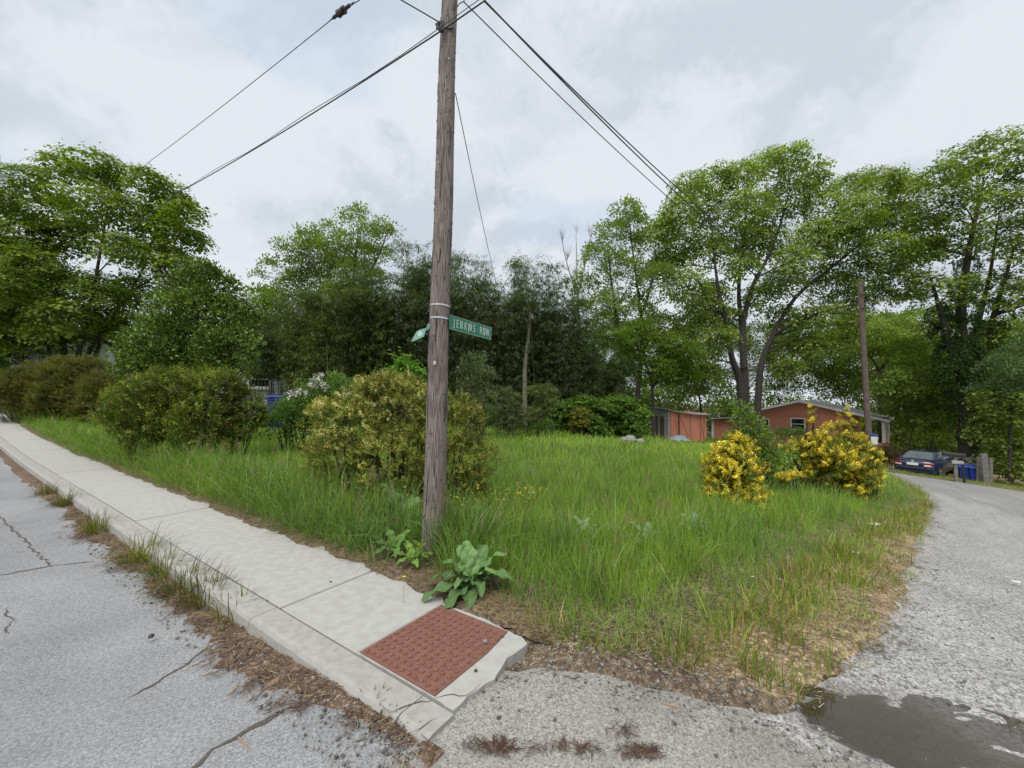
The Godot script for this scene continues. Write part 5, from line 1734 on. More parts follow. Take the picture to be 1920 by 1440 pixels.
	tree("maple_tree", "tall broad maple with forked dark trunk rising beside the orange house", ob,
		[[[ob - Vector3(0.3, 0.3, 0)] + [Vector3(16.905, 2.626, -30), Vector3(16.309, 4.607, -30), Vector3(15.744, 6.923, -29.6), Vector3(14.928, 9.971, -29.2), Vector3(14.507, 13.817, -29)], 0.34, 0.05], [[ob - Vector3(0, 0.3, 0)] + [Vector3(17.294, 3.423, -30.1), Vector3(17.254, 6.629, -30.2), Vector3(18.098, 9.88, -30.3), Vector3(19.844, 13.175, -30.4), Vector3(21.155, 17.294, -30.4)], 0.34, 0.05],
		[[ob + Vector3(0.7, -0.3, 0)] + [Vector3(18.383, 3.417, -30), Vector3(19.353, 6.198, -30), Vector3(21.226, 9.045, -30.2), Vector3(24.254, 11.538, -30.4), Vector3(28.166, 14.491, -30.6)], 0.28, 0.05], [[Vector3(17.254, 6.629, -30.2), Vector3(17.487, 10.071, -31), Vector3(18.328, 14.486, -31.6), Vector3(18.716, 17.584, -31.8)], 0.2, 0.04], [[Vector3(19.353, 6.198, -30), Vector3(20.729, 7.201, -29), Vector3(23.334, 8.032, -28.4), Vector3(25.62, 8.502, -28)], 0.16, 0.03]],
		[[12.691, 16.821, -28.725, 1.285], [15.75, 18.334, -30.945, 1.466], [17.285, 18.192, -30, 1.5], [20.412, 19.96, -31.71, 1.586], [20.686, 19.163, -29.363, 1.314], [22.8, 18.528, -30.383, 1.359], [11.678, 14.626, -28.2, 1.484], [15.561, 16.143, -31.485, 1.823], [16.669, 15.003, -28.35, 1.641], [21.254, 17.26, -31.155, 1.804], [23.262, 16.19, -30, 1.579], [27.094, 18.355, -31.62, 1.498], [27.062, 17.318, -29.288, 1.464], [30.107, 17.214, -30.405, 1.44], [24.327, 14.467, -28.02, 1.622], [30.265, 15.631, -31.485, 1.823], [29.502, 13.592, -28.65, 1.357], [12.838, 13.024, -31.102, 1.719], [14.78, 12.619, -30, 1.737], [19.91, 13.709, -31.8, 1.674], [21.719, 13.073, -29.1, 1.838], [25.581, 12.801, -30.495, 1.766], [26.117, 11.891, -28.02, 1.622], [32.088, 13.065, -31.215, 1.479], [12.418, 9.347, -28.35, 1.641], [15.597, 9.435, -30.945, 1.466], [20.317, 10.2, -30, 1.579], [25.055, 10.767, -31.98, 1.851], [25.647, 10.377, -29.25, 1.539], [13.698, 7.076, -30.45, 1.603], [14.529, 5.598, -28.56, 1.203], [21.073, 7.629, -31.215, 1.479], [21.562, 7.195, -28.575, 1.429], [25.431, 8.815, -30.945, 1.466], [13.459, 4.607, -30, 1.342], [20.427, 5.147, -31.26, 1.152], [21.795, 5.14, -29.475, 1.086], [24.416, 5.84, -30.293, 1.036], [10.892, 13.67, -28.65, 1.131], [12.011, 11.783, -31.148, 1.393], [27.858, 10.22, -28.725, 1.285], [30.471, 9.355, -30.63, 0.967], [27.053, 8.995, -30, 1.184], [17.8, 14.138, -31.8, 1.674], [16.768, 11.187, -29.325, 1.389], [18.534, 9.09, -30.383, 1.359], [19.883, 11.198, -28.2, 1.484], [20.092, 15.656, -31.35, 1.65], [23.191, 13.607, -28.5, 1.5], [16.301, 7.547, -30.788, 1.215], [14.309, 8.194, -30, 1.421], [22.369, 5.988, -31.35, 1.238], [24.959, 6.901, -29.475, 1.086], [14.77, 3.435, -30.293, 1.036], [19.826, 3.734, -28.92, 0.913], [28.451, 15.232, -31.35, 1.65], [28.291, 11.764, -28.725, 1.285]],
		om, M.leaf, 29.0, {flat = 0.8, up = 0.5, rough = 0.5, shell = 0.45, vary = 0.45, twigs = 8})

	# the ivy-clad tree on the right edge
	var ib := Vector3(30.357, -3.644, -27)
	var iv := tree("ivy_clad_tree", "huge ivy-covered tree at the right edge behind the grey fence", ib,
		[[[ib - Vector3(0, 0.4, 0)] + [Vector3(30.289, 0.749, -27), Vector3(30.127, 3.949, -27), Vector3(30.12, 7.535, -27), Vector3(30.725, 11.153, -27), Vector3(31.587, 14.805, -27)], 0.62, 0.08], [[Vector3(30.273, 2.168, -27), Vector3(29.188, 4.641, -26.8), Vector3(28.357, 7.092, -26.6), Vector3(27.532, 9.522, -26.4)], 0.3, 0.06], [[Vector3(30.286, 2.524, -27), Vector3(31.792, 5.047, -27.2), Vector3(32.809, 7.942, -27.2), Vector3(34.295, 11.664, -27.4)], 0.34, 0.06], [[Vector3(30.349, 3.236, -27), Vector3(32.216, 6.263, -28), Vector3(34.006, 10.182, -28.6), Vector3(35.22, 14.21, -29)], 0.26, 0.05]],
		[[27.849, 16.073, -25.977, 1.23], [31.318, 17.846, -27.796, 1.463], [32.269, 18.305, -27, 1.279], [34.563, 19.733, -27.887, 0.954], [33.803, 17.427, -26.46, 1.323], [28.56, 14.229, -27.341, 1.439], [28.482, 13.935, -25.363, 1.602], [34.36, 15.789, -28.228, 1.783], [33.046, 14.165, -25.693, 1.555], [28.943, 11.809, -27.796, 1.463], [30.213, 11.881, -27, 1.705], [34.731, 12.891, -28.637, 1.809], [34.099, 11.277, -26.346, 1.595], [27.976, 9.423, -27.29, 1.221], [28.161, 8.416, -25.568, 1.413], [33.598, 9.286, -28.125, 1.628], [32.708, 7.934, -25.693, 1.555], [29.064, 6.386, -27.637, 1.164], [31.594, 5.917, -27, 1.279], [35.502, 5.58, -28.432, 1.571], [35.088, 17.24, -26.147, 2.064], [37.199, 13.6, -27.597, 2.542], [33.422, 7.751, -24.954, 1.97], [28.931, 15.909, -27.716, 1.021], [30.153, 16.01, -25.863, 1.361]],
		[sprig_flat(24, 0.6, 0.17, 0.13, 0.6, dark), sprig_flat(24, 0.6, 0.17, 0.13, 0.6, oak)], M.leaf, 22.0, {flat = 0.76, up = 0.65, shell = 0.45, vary = 0.45, rough = 0.5})
	foliage(iv, "ivy", lobe_points([[30.041, -0.298, -26.815, 0.917], [30.445, 0.745, -27.139, 1], [30.195, 1.991, -27, 1.066], [30.476, 3.252, -27.273, 1.148], [29.964, 4.651, -26.893, 1.062], [30.168, 6.106, -27.06, 0.997], [29.963, 7.49, -26.795, 0.846], [30.534, 9.013, -27.128, 0.714], [29.207, 4.289, -26.829, 0.847], [29.088, 5.753, -27.099, 0.713], [28.605, 7.175, -27, 0.604], [31.783, 4.687, -27.205, 0.859], [31.981, 6.085, -26.929, 0.709], [32.525, 7.543, -27.036, 0.605], [28.935, 3.222, -26.778, 0.916], [31.502, 3.246, -27.166, 0.929], [30.568, 10.39, -26.886, 0.566]], 90.0, {flat = 1.1, shell = 0.7, up = 0.2}),
		[sprig_ball(30, 0.26, 0.1, 0.08, [[Color(0.035, 0.07, 0.014), 3.0], [Color(0.055, 0.1, 0.02), 1.0]], 0.0, 0.6)], M.glossy_leaf, {vary = 0.4})

	# smaller trees in the gap behind the lane
	var sb := Vector3(35.49, -4.404, -39)
	tree("cherry_tree", "small crooked dark-stemmed tree between the lane pole and ivy tree", sb,
		[[[sb - Vector3(0, 0.3, 0)] + [Vector3(35.429, 2.934, -39), Vector3(35.734, 4.478, -39), Vector3(36.435, 5.509, -39), Vector3(36.69, 7.059, -39)], 0.24, 0.07], [[Vector3(35.504, 3.705, -39), Vector3(34.978, 4.993, -39), Vector3(34.384, 5.767, -39)], 0.15, 0.05]],
		[[33.978, 7.393, -37.799, 1.94], [38.429, 7.177, -39.841, 2.044], [34.08, 5.922, -39, 1.232], [39.266, 5.077, -39.961, 1.367], [36.092, 8.558, -38.692, 1.018], [39.905, 6.572, -39.24, 1.342], [34.851, 5.941, -38.261, 1.007]], om, M.leaf, 22.0, {flat = 0.6, up = 0.8, shell = 0.4})
	var rx := [
		[Vector3(30.167, -3.669, -31), [[28.853, 2.627, -30.021, 1.58], [32.127, 1.85, -31.72, 1.753], [33.014, 1.437, -31, 1.632], [31.162, 0.59, -32.057, 1.519], [31.459, -0.162, -30.535, 1.527], [33.584, -0.61, -31.22, 1.232], [27.786, 1.838, -30.178, 1.112]], "shady bush mass directly behind the parked car's roof"],
		[Vector3(29.351, -3.487, -24), [[28.009, 1.174, -23.166, 1.341], [30.898, -0.146, -24.663, 1.623], [28.625, -0.726, -24, 1.137], [30.634, -2.113, -24.909, 1.311], [28.245, -2.247, -23.735, 0.874], [31.172, 2.431, -24.284, 1.598], [29.277, -2.442, -23.091, 1.215]], "undergrowth at the right edge beyond the grey fence"],
		[Vector3(33.849, -4.135, -33), [[32.176, 3.97, -32.114, 1.437], [35.221, 3.637, -33.62, 1.504], [32.237, 5.344, -33, 1.216], [36.67, 5.444, -33.875, 1.248], [33.407, 2.713, -32.531, 1.541]], "leafy young tree under the ivy-clad tree's left limbs"]]
	for k in rx.size():
		var r: Array = rx[k]
		tree("understorey_tree", r[2], r[0], [[[r[0] - Vector3(0, 0.3, 0), r[0] + Vector3(0.1, 1.5, 0), r[0] + Vector3(0.2, 3.0, 0.2)], 0.09, 0.03]], r[1], [dk[0], om[1]] if k != 2 else pmx, M.leaf, 55.0, {flat = 0.8, shell = 0.4, vary = 0.5}, "understorey trees right of the house")
	var vb := Vector3(27.977, -3.31, -23)
	tree("viburnum_tree", "small pale-leaved tree at the right edge, low beside the lane", vb,
		[[[vb - Vector3(0, 0.3, 0)] + [Vector3(28.211, -0.028, -23), Vector3(28.451, 2.084, -23)], 0.09, 0.03]],
		[[27.505, 3.255, -22.434, 1.004], [29.437, 4.249, -23.35, 0.922], [27.543, 2.084, -23, 0.908], [29.59, 1.787, -23.679, 1.059], [28.888, 2.976, -22.717, 1.016], [27.953, 0.871, -23.13, 0.791]], [sprig_ball(28, 0.36, 0.12, 0.09, [[Color(0.10, 0.155, 0.075), 3.0], [Color(0.16, 0.22, 0.13), 2.0], [Color(0.07, 0.12, 0.04), 2.0]])], M.leaf, 42.0, {flat = 0.7, shell = 0.4})

	# woodland behind everything, tree by tree
	var wood := [
		[1310, 44, "1280,650,44; 1330,620,46; 1370,660,44; 1300,710,46; 1350,720,46; 1270,720,38; 1250,690,36", "woodland tree directly behind the shed roof", 1],
		[1460, 46, "1420,640,44; 1470,660,46; 1510,630,44; 1440,710,46; 1500,710,46; 1545,680,40", "woodland tree behind the orange house's gable", 1],
		[1580, 44, "1550,660,40; 1590,640,44; 1625,680,44; 1570,720,46; 1620,740,46; 1600,610,34", "woodland tree behind the orange house's porch roof", 0],
		[1690, 48, "1660,620,40; 1700,650,44; 1730,610,40; 1680,700,46; 1740,690,46; 1720,750,46", "woodland tree in the far gap right of the lane pole", 0],
		[1860, 46, "1840,660,44; 1890,640,50; 1930,690,50; 1860,730,50; 1920,770,50; 1820,740,44", "woodland tree behind the ivy-clad tree", 0],
		[1010, 40, "980,640,40; 1030,620,40; 1060,660,40; 1000,700,44; 1050,720,44", "woodland tree behind the bamboo's right end", 1],
		[1130, 42, "1100,650,40; 1150,670,44; 1110,710,44; 1170,720,44; 1080,690,36", "woodland tree behind the knotweed bush", 1],
		[470, 36, "430,640,36; 470,620,38; 505,590,34; 460,670,40; 510,650,40; 530,620,34; 490,560,22", "woodland tree behind the clapboard house", 0],
		[230, 34, "200,640,44; 250,620,44; 160,650,40; 220,690,44; 120,680,36", "woodland tree behind the maple's trunks", 1],
		[30, 40, "20,560,60; 70,600,50; -30,600,70; 40,650,50; -20,480,60", "woodland tree behind the far left spruce", 1]]
	build_wood(wood, pmx, dk)
	build_undergrowth([dk[0], pmx[0], dk[1]])

func build_wood(wood: Array, light: Array, dark: Array) -> void:
	var at := [Vector3(20.251, -2.636, -44), Vector3(30.245, -3.859, -46), Vector3(35.874, -4.51, -44), Vector3(46.078, -5.782, -48), Vector3(54.442, -5.928, -46), Vector3(2.63, -0.43, -40), Vector3(9.389, -1.303, -42), Vector3(-23.197, 0.981, -36), Vector3(-32.639, 1.236, -34), Vector3(-48.919, 1.881, -40)]
	var lobes := [[[18.057, 7.014, -42.726, 2.474], [21.987, 9.083, -44.932, 2.72], [23.815, 6.592, -44, 2.547], [20.42, 3.761, -45.598, 2.76], [22.25, 3.082, -43.334, 2.623], [18.093, 3.117, -44.33, 2.216], [16.344, 4.754, -42.749, 2.025]], [[27.15, 7.853, -44.668, 2.586], [31.626, 6.93, -46.974, 2.843], [33.444, 8.65, -46, 2.663], [30.139, 3.859, -47.671, 2.885], [32.223, 3.747, -45.304, 2.742], [35.773, 5.634, -46.363, 2.44]],
		[[33.369, 6.461, -42.842, 2.255], [37.369, 7.884, -44.892, 2.599], [38.592, 5.428, -44, 2.547], [36.62, 3.16, -45.598, 2.76], [37.62, 1.942, -43.334, 2.623], [37.509, 9.566, -44.295, 1.982]], [[43.267, 9.384, -46.737, 2.46], [47.863, 7.806, -48.973, 2.835], [48.902, 10.232, -48, 2.526], [47.195, 4.613, -49.743, 3.011], [48.612, 5.088, -47.274, 2.861], [48.399, 1.345, -48.436, 2.932]],
		[[51.892, 6.668, -44.668, 2.586], [57.828, 8.187, -47.059, 3.096], [58.824, 4.994, -46, 3.026], [56.632, 2.606, -47.816, 3.146], [57.055, 0.174, -45.243, 2.977], [52.488, 1.966, -46.399, 2.686]], [[1.029, 7.052, -38.947, 2.05], [3.771, 8.384, -40.737, 2.144], [5.28, 6.139, -40, 2.105], [2.182, 4.107, -41.389, 2.396], [4.671, 2.949, -39.421, 2.282]],
		[[7.561, 6.782, -40.895, 2.152], [10.743, 5.895, -42.851, 2.481], [8.298, 3.59, -42, 2.432], [12.015, 3.087, -43.459, 2.516], [6.566, 4.662, -41.503, 1.966]], [[-24.614, 6.52, -35.147, 1.665], [-23.737, 7.7, -36.63, 1.832], [-21.692, 9.033, -36, 1.611], [-24.502, 5.322, -37.137, 1.955], [-21.114, 6.102, -35.526, 1.87], [-20.61, 7.636, -36.242, 1.621], [-22.048, 10.32, -35.375, 1.024]],
		[[-33.154, 6.221, -33.016, 1.911], [-32.572, 7.377, -34.689, 2.008], [-35.924, 5.908, -34, 1.789], [-34.322, 4.196, -35.181, 2.037], [-37.223, 4.523, -33.597, 1.591]], [[-47.894, 11.071, -38.421, 3.033], [-48.209, 9.504, -40.921, 2.692], [-52.419, 9.326, -40, 3.684], [-50.521, 6.869, -41.579, 2.735], [-51.143, 15.474, -39.211, 3.096]]]
	for i in wood.size():
		var b: Vector3 = at[i]
		tree("woodland_tree", wood[i][3], b, [[[b - Vector3(0, 0.4, 0), b + Vector3(0.2, 2.5, 0), b + Vector3(-0.1, 5.0, 0.2)], 0.22, 0.06]], lobes[i], dark if wood[i][4] else light, M.leaf, 22.0, {flat = 0.8, shell = 0.35, vary = 0.5, size = 1.5, twigs = 4}, "trees of the wood behind the lot")

func build_undergrowth(meshes: Array) -> void:
	# the far wood floor: brush one cannot tell apart
	for m in meshes.size():
		var xf := []
		var cs := []
		for i in 3400:
			var d := rnd(36.0, 62.0)
			var x := rnd(-1.35, 1.45) * d
			if x > 13.0 and x < 44.0 and d < 50.0: continue
			var hh := (2.2 + 3.2 * (noise.get_noise_2d(x * 0.12, d * 0.12) + 0.4)) * (1.0 + (d - 36.0) * 0.03)
			var p := on(x, d, hh * pow(rng.randf(), 0.8))
			var up := (Vector3.UP + unit() * 0.5).normalized()
			var ax := up.cross(unit()).normalized()
			var z := rnd(1.8, 3.2)
			xf.append(Transform3D(Basis(ax, up, ax.cross(up)) * Basis.from_scale(Vector3(z, z, z)), p))
			var q := rnd(0.6, 1.15) * (1.0 + 0.5 * noise.get_noise_2d(x * 0.2, d * 0.2))
			cs.append(Color(q, q, q * 0.9))
		stuff(scatter("undergrowth", meshes[m], M.leaf, xf, cs), "brush and saplings on the floor of the wood behind the lot", "undergrowth")

func conifer(called: String, label: String, at: Vector3, tip: Vector3, wide: float, tint: Color, n: int) -> void:
	var t := thing(called, label, "tree", at)
	var h := tip.y - at.y
	var tm := MB.new()
	tm.tube([Vector3(0, -0.3, 0), Vector3(0, h * 0.6, 0), Vector3(0, h, 0)], [h * 0.022, h * 0.012, 0.01], 8)
	var xf := []
	var cs := []
	var green := [[Color(0.03, 0.065, 0.03), 2.0], [Color(0.045, 0.09, 0.04), 1.0]]
	var sp := sprig_needles(72, 0.75, green)
	for i in n:
		var f := pow(rng.randf(), 0.75)
		var y := h * (0.04 + 0.94 * (1.0 - f))
		var layer := absf(fmod(y * 2.2, 1.0) - 0.5)
		var rr := wide * f * rnd(0.45, 1.0) * (0.75 + 0.5 * layer)
		var a := rnd(0.0, TAU)
		var out := Vector3(cos(a), rnd(-0.35, 0.05), sin(a)).normalized()
		var p := Vector3(cos(a) * rr, y - rr * 0.18, sin(a) * rr)
		var z := out.cross(Vector3.UP).normalized()
		var sc := rnd(0.8, 1.35)
		xf.append(Transform3D(Basis(out, z.cross(out), z) * Basis.from_scale(Vector3(sc, sc, sc)), p))
		var k := rnd(0.75, 1.2)
		cs.append(Color(tint.r * k, tint.g * k, tint.b * k))
		if i % 8 == 0: tm.tube([Vector3(0, y, 0), p], [0.03, 0.008], 4, Color.WHITE, false)
	obj("trunk", tm.mesh(), M.bark, t)
	scatter("crown", sp, M.leaf, xf, cs, t)

func bamboo(label: String, at: Vector3, tall: float, spread: float, count: int, meshes: Array, tint: Color) -> void:
	var t := thing("bamboo_clump", label, "bamboo", at, "bamboo thicket behind the lot")
	var cm := MB.new()
	var xf := []
	var cs := []
	for i in count:
		var a := rnd(0.0, TAU)
		var o := Vector3(cos(a), 0, sin(a)) * spread * sqrt(rng.randf())
		var h := tall * rnd(0.55, 1.03)
		var bend := Vector3(cos(a) + rnd(-0.7, 0.7), 0, sin(a) + rnd(-0.7, 0.7)) * h * rnd(0.05, 0.16)
		var path := []
		for k in 8:
			var f := k / 7.0
			path.append(o + bend * f * f + Vector3(0, h * (f - 0.08 * f * f * f) - 0.1, 0))
		var g := rnd(0.8, 1.2)
		cm.tube(path, [0.028, 0.027, 0.025, 0.022, 0.018, 0.013, 0.008, 0.003], 6, Color(0.13 * g, 0.14 * g, 0.055 * g), false)
		for k in 66:
			var f := lerpf(0.04, 1.02, pow(rng.randf(), 0.9))
			var j := clampf(f, 0.0, 0.999) * 7.0
			var p: Vector3 = path[int(j)].lerp(path[mini(int(j) + 1, 7)], fmod(j, 1.0))
			p += unit() * rnd(0.1, 0.75) * (0.45 + 0.55 * sin(PI * clampf(f, 0.0, 1.0)))
			p.y = maxf(p.y, 0.3)
			if tall < 8.4 and at.x < -8.0 and p.y < 2.6: continue
			var up := (Vector3.UP + unit() * 0.5).normalized()
			var x := up.cross(unit()).normalized()
			var z := rnd(0.8, 1.3)
			xf.append(Transform3D(Basis(x, up, x.cross(up)) * Basis.from_scale(Vector3(z, z, z)), p))
			var q := rnd(0.7, 1.2) * (1.0 + 0.25 * noise.get_noise_3dv((p + at) * 0.5))
			cs.append(Color(tint.r * q, tint.g * q, tint.b * q))
	obj("culms", cm.mesh(), M.dry, t).set_meta("kind", "stuff")
	for m in meshes.size():
		var part := []
		var pc := []
		for i in xf.size():
			if i % meshes.size() == m:
				part.append(xf[i])
				pc.append(cs[i])
		scatter("foliage", meshes[m], M.leaf, part, pc, t)

func build_shrubs() -> void:
	# the bamboo thicket
	var bl := [[Color(0.095, 0.13, 0.05), 3.0], [Color(0.14, 0.18, 0.075), 2.0], [Color(0.065, 0.092, 0.037), 2.0], [Color(0.23, 0.25, 0.13), 0.6]]
	var bms := [sprig_bamboo(40, 0.5, 0.2, 0.03, bl), sprig_bamboo(40, 0.45, 0.2, 0.03, bl)]
	var clumps := [
		[Vector3(-13.597, 0.177, -23.5), 7.4, 1.1, 15, "bamboo at the thicket's left end beside the clapboard house", Color.WHITE],
		[Vector3(-12.401, 0.137, -23), 8.2, 1.2, 16, "bamboo second from the thicket's left end", Color.WHITE],
		[Vector3(-10.415, 0.078, -22), 8.9, 1.2, 17, "bright bamboo behind the white-flowered bramble", Color(1.25, 1.2, 0.85)],
		[Vector3(-8.968, 0.053, -22), 8.9, 1.2, 17, "bright bamboo clump behind the golden bush's left shoulder", Color(1.25, 1.2, 0.85)],
		[Vector3(-7.693, 0.04, -22.5), 9.8, 1.2, 17, "bamboo clump between the bright bamboo and the dark tall one", Color(1.25, 1.2, 0.85)],
		[Vector3(-6.352, 0.027, -23), 11.0, 1.2, 18, "tall dark bamboo left of the corner pole", Color.WHITE],
		[Vector3(-4.881, 0.004, -23.2), 11.1, 1.2, 18, "tall dark bamboo left of and partly behind the corner pole", Color.WHITE],
		[Vector3(-3.025, -0.055, -23), 10.6, 1.2, 18, "dark bamboo behind the green name sign's near end", Color.WHITE],
		[Vector3(-1.635, -0.107, -22.6), 10.2, 1.1, 17, "dark bamboo behind the green name sign's far end", Color.WHITE],
		[Vector3(-0.295, -0.159, -22.4), 10.6, 1.1, 17, "bamboo right of the name sign, with grey sheen", Color.WHITE],
		[Vector3(1.168, -0.215, -22.2), 9.6, 1.1, 17, "bamboo beside the leaning bare culm", Color.WHITE],
		[Vector3(2.526, -0.294, -22.6), 8.5, 1.1, 16, "bamboo behind the knotweed bush's left half", Color.WHITE],
		[Vector3(4.103, -0.474, -24), 7.7, 1.1, 15, "bamboo at the thicket's right end", Color.WHITE],
		[Vector3(5.812, -0.694, -26), 6.3, 1.1, 12, "low bamboo fringe behind the knotweed bush's right half", Color.WHITE],
		[Vector3(-11.401, 0.155, -25.5), 8.2, 1.4, 15, "bamboo in the second row left of the corner pole", Color.WHITE],
		[Vector3(-8.206, 0.089, -26), 9.9, 1.4, 15, "bamboo in the second row nearest the pole", Color.WHITE],
		[Vector3(-2.051, -0.096, -26), 9.9, 1.6, 17, "bamboo in the second row right of the pole", Color.WHITE],
		[Vector3(1.71, -0.279, -26), 8.8, 1.6, 15, "bamboo in the second row behind the bare culm", Color.WHITE]]
	for c in clumps: bamboo(c[4], c[0], c[1], c[2], c[3], bms, c[5])
	# a thick bare stem in front of it
	var bs := thing("dead_stem", "pale bare stem leaning in front of the bamboo", "stem", Vector3(0.647, -0.179, -20.5))
	var dm := MB.new()
	dm.tube([Vector3(0, -0.1, 0), Vector3(0.649, 3.113, -20.5) - bs.position, Vector3(0.813, 4.47, -20.5) - bs.position, Vector3(0.923, 5.969, -20.5) - bs.position], [0.13, 0.11, 0.09, 0.07], 9, Color(0.16, 0.145, 0.1))
	obj("shaft", dm.mesh(), M.dry, bs)
	for q in [[Vector3(-9.247, 0.042, -20.5), Vector3(-9.399, 4.47, -20.5), "tallest bare pale bamboo culm standing before the thicket, leftmost of three"], [Vector3(-8.987, 0.038, -20.4), Vector3(-8.815, 4.21, -20.6), "right-leaning bare bamboo culm, middle of the three before the thicket"], [Vector3(-8.713, 0.032, -20.2), Vector3(-8.606, 3.105, -20.4), "shortest bare bamboo culm, nearest the golden bush of the three"]]:
		var cu := thing("bamboo_culm", q[2], "bamboo", q[0], "bare culms before the thicket")
		var um := MB.new()
		var pth := []
		for k in 12: pth.append((q[1] - q[0]) * (k / 11.0))
		um.tube(pth, [0.032, 0.03, 0.03, 0.028, 0.028, 0.026, 0.025, 0.024, 0.022, 0.02, 0.018, 0.015], 8, Color(0.2, 0.2, 0.1))
		obj("shaft", um.mesh(), M.dry, cu)

	# clipped hedges along the sidewalk
	var hg := [[Color(0.15, 0.18, 0.035), 3.0], [Color(0.105, 0.14, 0.028), 2.0], [Color(0.16, 0.12, 0.045), 0.6], [Color(0.23, 0.265, 0.05), 1.5]]
	var hm := [sprig_shoot(5, 8, 0.22, 0.055, 0.03, hg), sprig_shoot(5, 8, 0.2, 0.05, 0.03, hg)]
	shrub("hedge", "broad olive-green hedge behind the sidewalk, left of centre", "hedge", Vector3(-8.182, -0.003, -10.2),
		[[-9.27, 1.443, -9.934, 0.575], [-8.764, 1.655, -10.411, 0.685], [-7.511, 1.6, -10.2, 0.671], [-6.991, 1.297, -10.475, 0.524], [-9.7, 1.017, -10.097, 0.452], [-8.911, 1.006, -10.287, 0.65], [-7.488, 1.032, -9.838, 0.647], [-6.964, 0.918, -10.407, 0.52], [-8.071, 2.051, -10.079, 0.265], [-9.241, 1.817, -10.327, 0.408], [-7.249, 1.841, -10.2, 0.456], [-8.602, 1.267, -10.562, 0.695], [-9.2, 0.687, -10.097, 0.452], [-8.476, 0.605, -10.265, 0.486], [-7.295, 0.637, -9.939, 0.471], [-6.653, 1.139, -10.341, 0.354]],
		hm, M.leaf, 420.0, {flat = 0.9, shell = 0.6, up = 0.6, vary = 0.5})
	var hr := [[Color(0.17, 0.18, 0.04), 3.0], [Color(0.2, 0.125, 0.045), 0.9], [Color(0.12, 0.16, 0.035), 2.5]]
	shrub("hedge", "reddish-brown tinged hedge at the far left behind the sidewalk", "hedge", Vector3(-21.925, 0.365, -19.5),
		[[-23.45, 2.205, -19.154, 0.756], [-23.049, 2.485, -19.775, 0.885], [-21.58, 2.653, -19.5, 0.924], [-20.943, 2.6, -19.999, 0.947], [-21.835, 1.701, -19.304, 0.864], [-20.773, 1.548, -19.625, 0.93], [-19.157, 2, -19.029, 0.851], [-23.449, 1.626, -19.812, 0.782], [-19.508, 1.248, -19.154, 0.756], [-21.495, 1.108, -19.71, 0.674], [-24.373, 1.882, -19.5, 0.667], [-25.761, 2.152, -19.971, 0.893], [-23.407, 1.193, -19.361, 0.611], [-22.382, 1.034, -19.583, 0.618], [-20.136, 0.795, -19.167, 0.605], [-19.736, 0.925, -19.77, 0.676], [-24.29, 1.448, -19.246, 0.557]],
		[sprig_shoot(6, 9, 0.26, 0.06, 0.035, hr)], M.leaf, 230.0, {flat = 0.9, shell = 0.55, vary = 0.5})

	# the golden evergreen bush beside the pole
	var gold := [[Color(0.37, 0.345, 0.075), 3.0], [Color(0.52, 0.45, 0.18), 1.0], [Color(0.26, 0.28, 0.05), 2.5]]
	var olive := [[Color(0.16, 0.185, 0.028), 3.0], [Color(0.095, 0.125, 0.02), 2.0], [Color(0.25, 0.245, 0.05), 1.4]]
	var gm := [sprig_shoot(6, 9, 0.11, 0.028, 0.018, olive), sprig_shoot(6, 9, 0.11, 0.028, 0.018, gold), sprig_shoot(5, 10, 0.13, 0.028, 0.017, olive), sprig_shoot(6, 8, 0.12, 0.028, 0.017, gold + olive)]
	var tips := [0, 1, 6, 7, 12, 13, 14, 15]       # the boughs that carry new golden growth
	shrub("golden_bush", "large rounded golden-green evergreen bush directly behind the corner pole", "bush", Vector3(-1.74, -0.027, -6.3),
		[[-2.484, 1.186, -6.069, 0.495], [-1.87, 1.354, -6.472, 0.562], [-1.058, 1.154, -6.3, 0.514], [-2.745, 0.554, -6.56, 0.501], [-1.772, 0.602, -6.158, 0.616], [-0.917, 0.584, -6.374, 0.554], [-2.102, 1.632, -6.148, 0.275], [-1.671, 1.693, -6.414, 0.287], [-0.595, 0.668, -6.143, 0.339], [-2.353, 0.265, -6.436, 0.44], [-1.316, 0.236, -6.3, 0.464], [-2.943, 0.721, -6.461, 0.306], [-1.938, 1.847, -6.263, 0.165], [-2.229, 1.799, -6.318, 0.133], [-2.509, 1.527, -6.157, 0.259], [-0.741, 1.213, -6.421, 0.304], [-1.352, 0.773, -6.076, 0.48], [-1.754, 0.064, -6.404, 0.337], [-0.822, 0.211, -6.3, 0.365], [-1.362, 1.481, -6.479, 0.341]],
		gm, M.glossy_leaf, 680.0, {flat = 0.92, shell = 0.76, up = 0.55, vary = 0.4, rough = 0.35, choose = func(p, k):
			var new_growth: bool = tips.has(p[2])  # bough bears young golden leaves, the leaf colour itself
			var n := noise.get_noise_3dv(p[0].origin * 2.2)
			if new_growth: return [1, 3, 1, 0][rng.randi() % 4] if n > -0.25 else [0, 2, 3][rng.randi() % 3]
			return [0, 2, 0, 3][rng.randi() % 4] if n < 0.22 else [1, 3][rng.randi() % 2]})
	# sapling poking out of it
	var sap := [sprig_flat(22, 0.24, 0.1, 0.045, 0.6, [[Color(0.16, 0.3, 0.05), 2.0], [Color(0.2, 0.36, 0.08), 1.0]])]
	shrub("sapling", "bright green sapling with drooping leaflets rising behind the golden bush", "sapling", Vector3(-1.975, -0.03, -7.4), [[-1.971, 2.143, -7.366, 0.136], [-2.102, 2.001, -7.42, 0.117], [-1.852, 2.019, -7.4, 0.117], [-1.979, 1.874, -7.441, 0.137], [-1.979, 2.282, -7.39, 0.078]], sap, M.leaf, 700.0, {flat = 0.9, shell = 0.2})

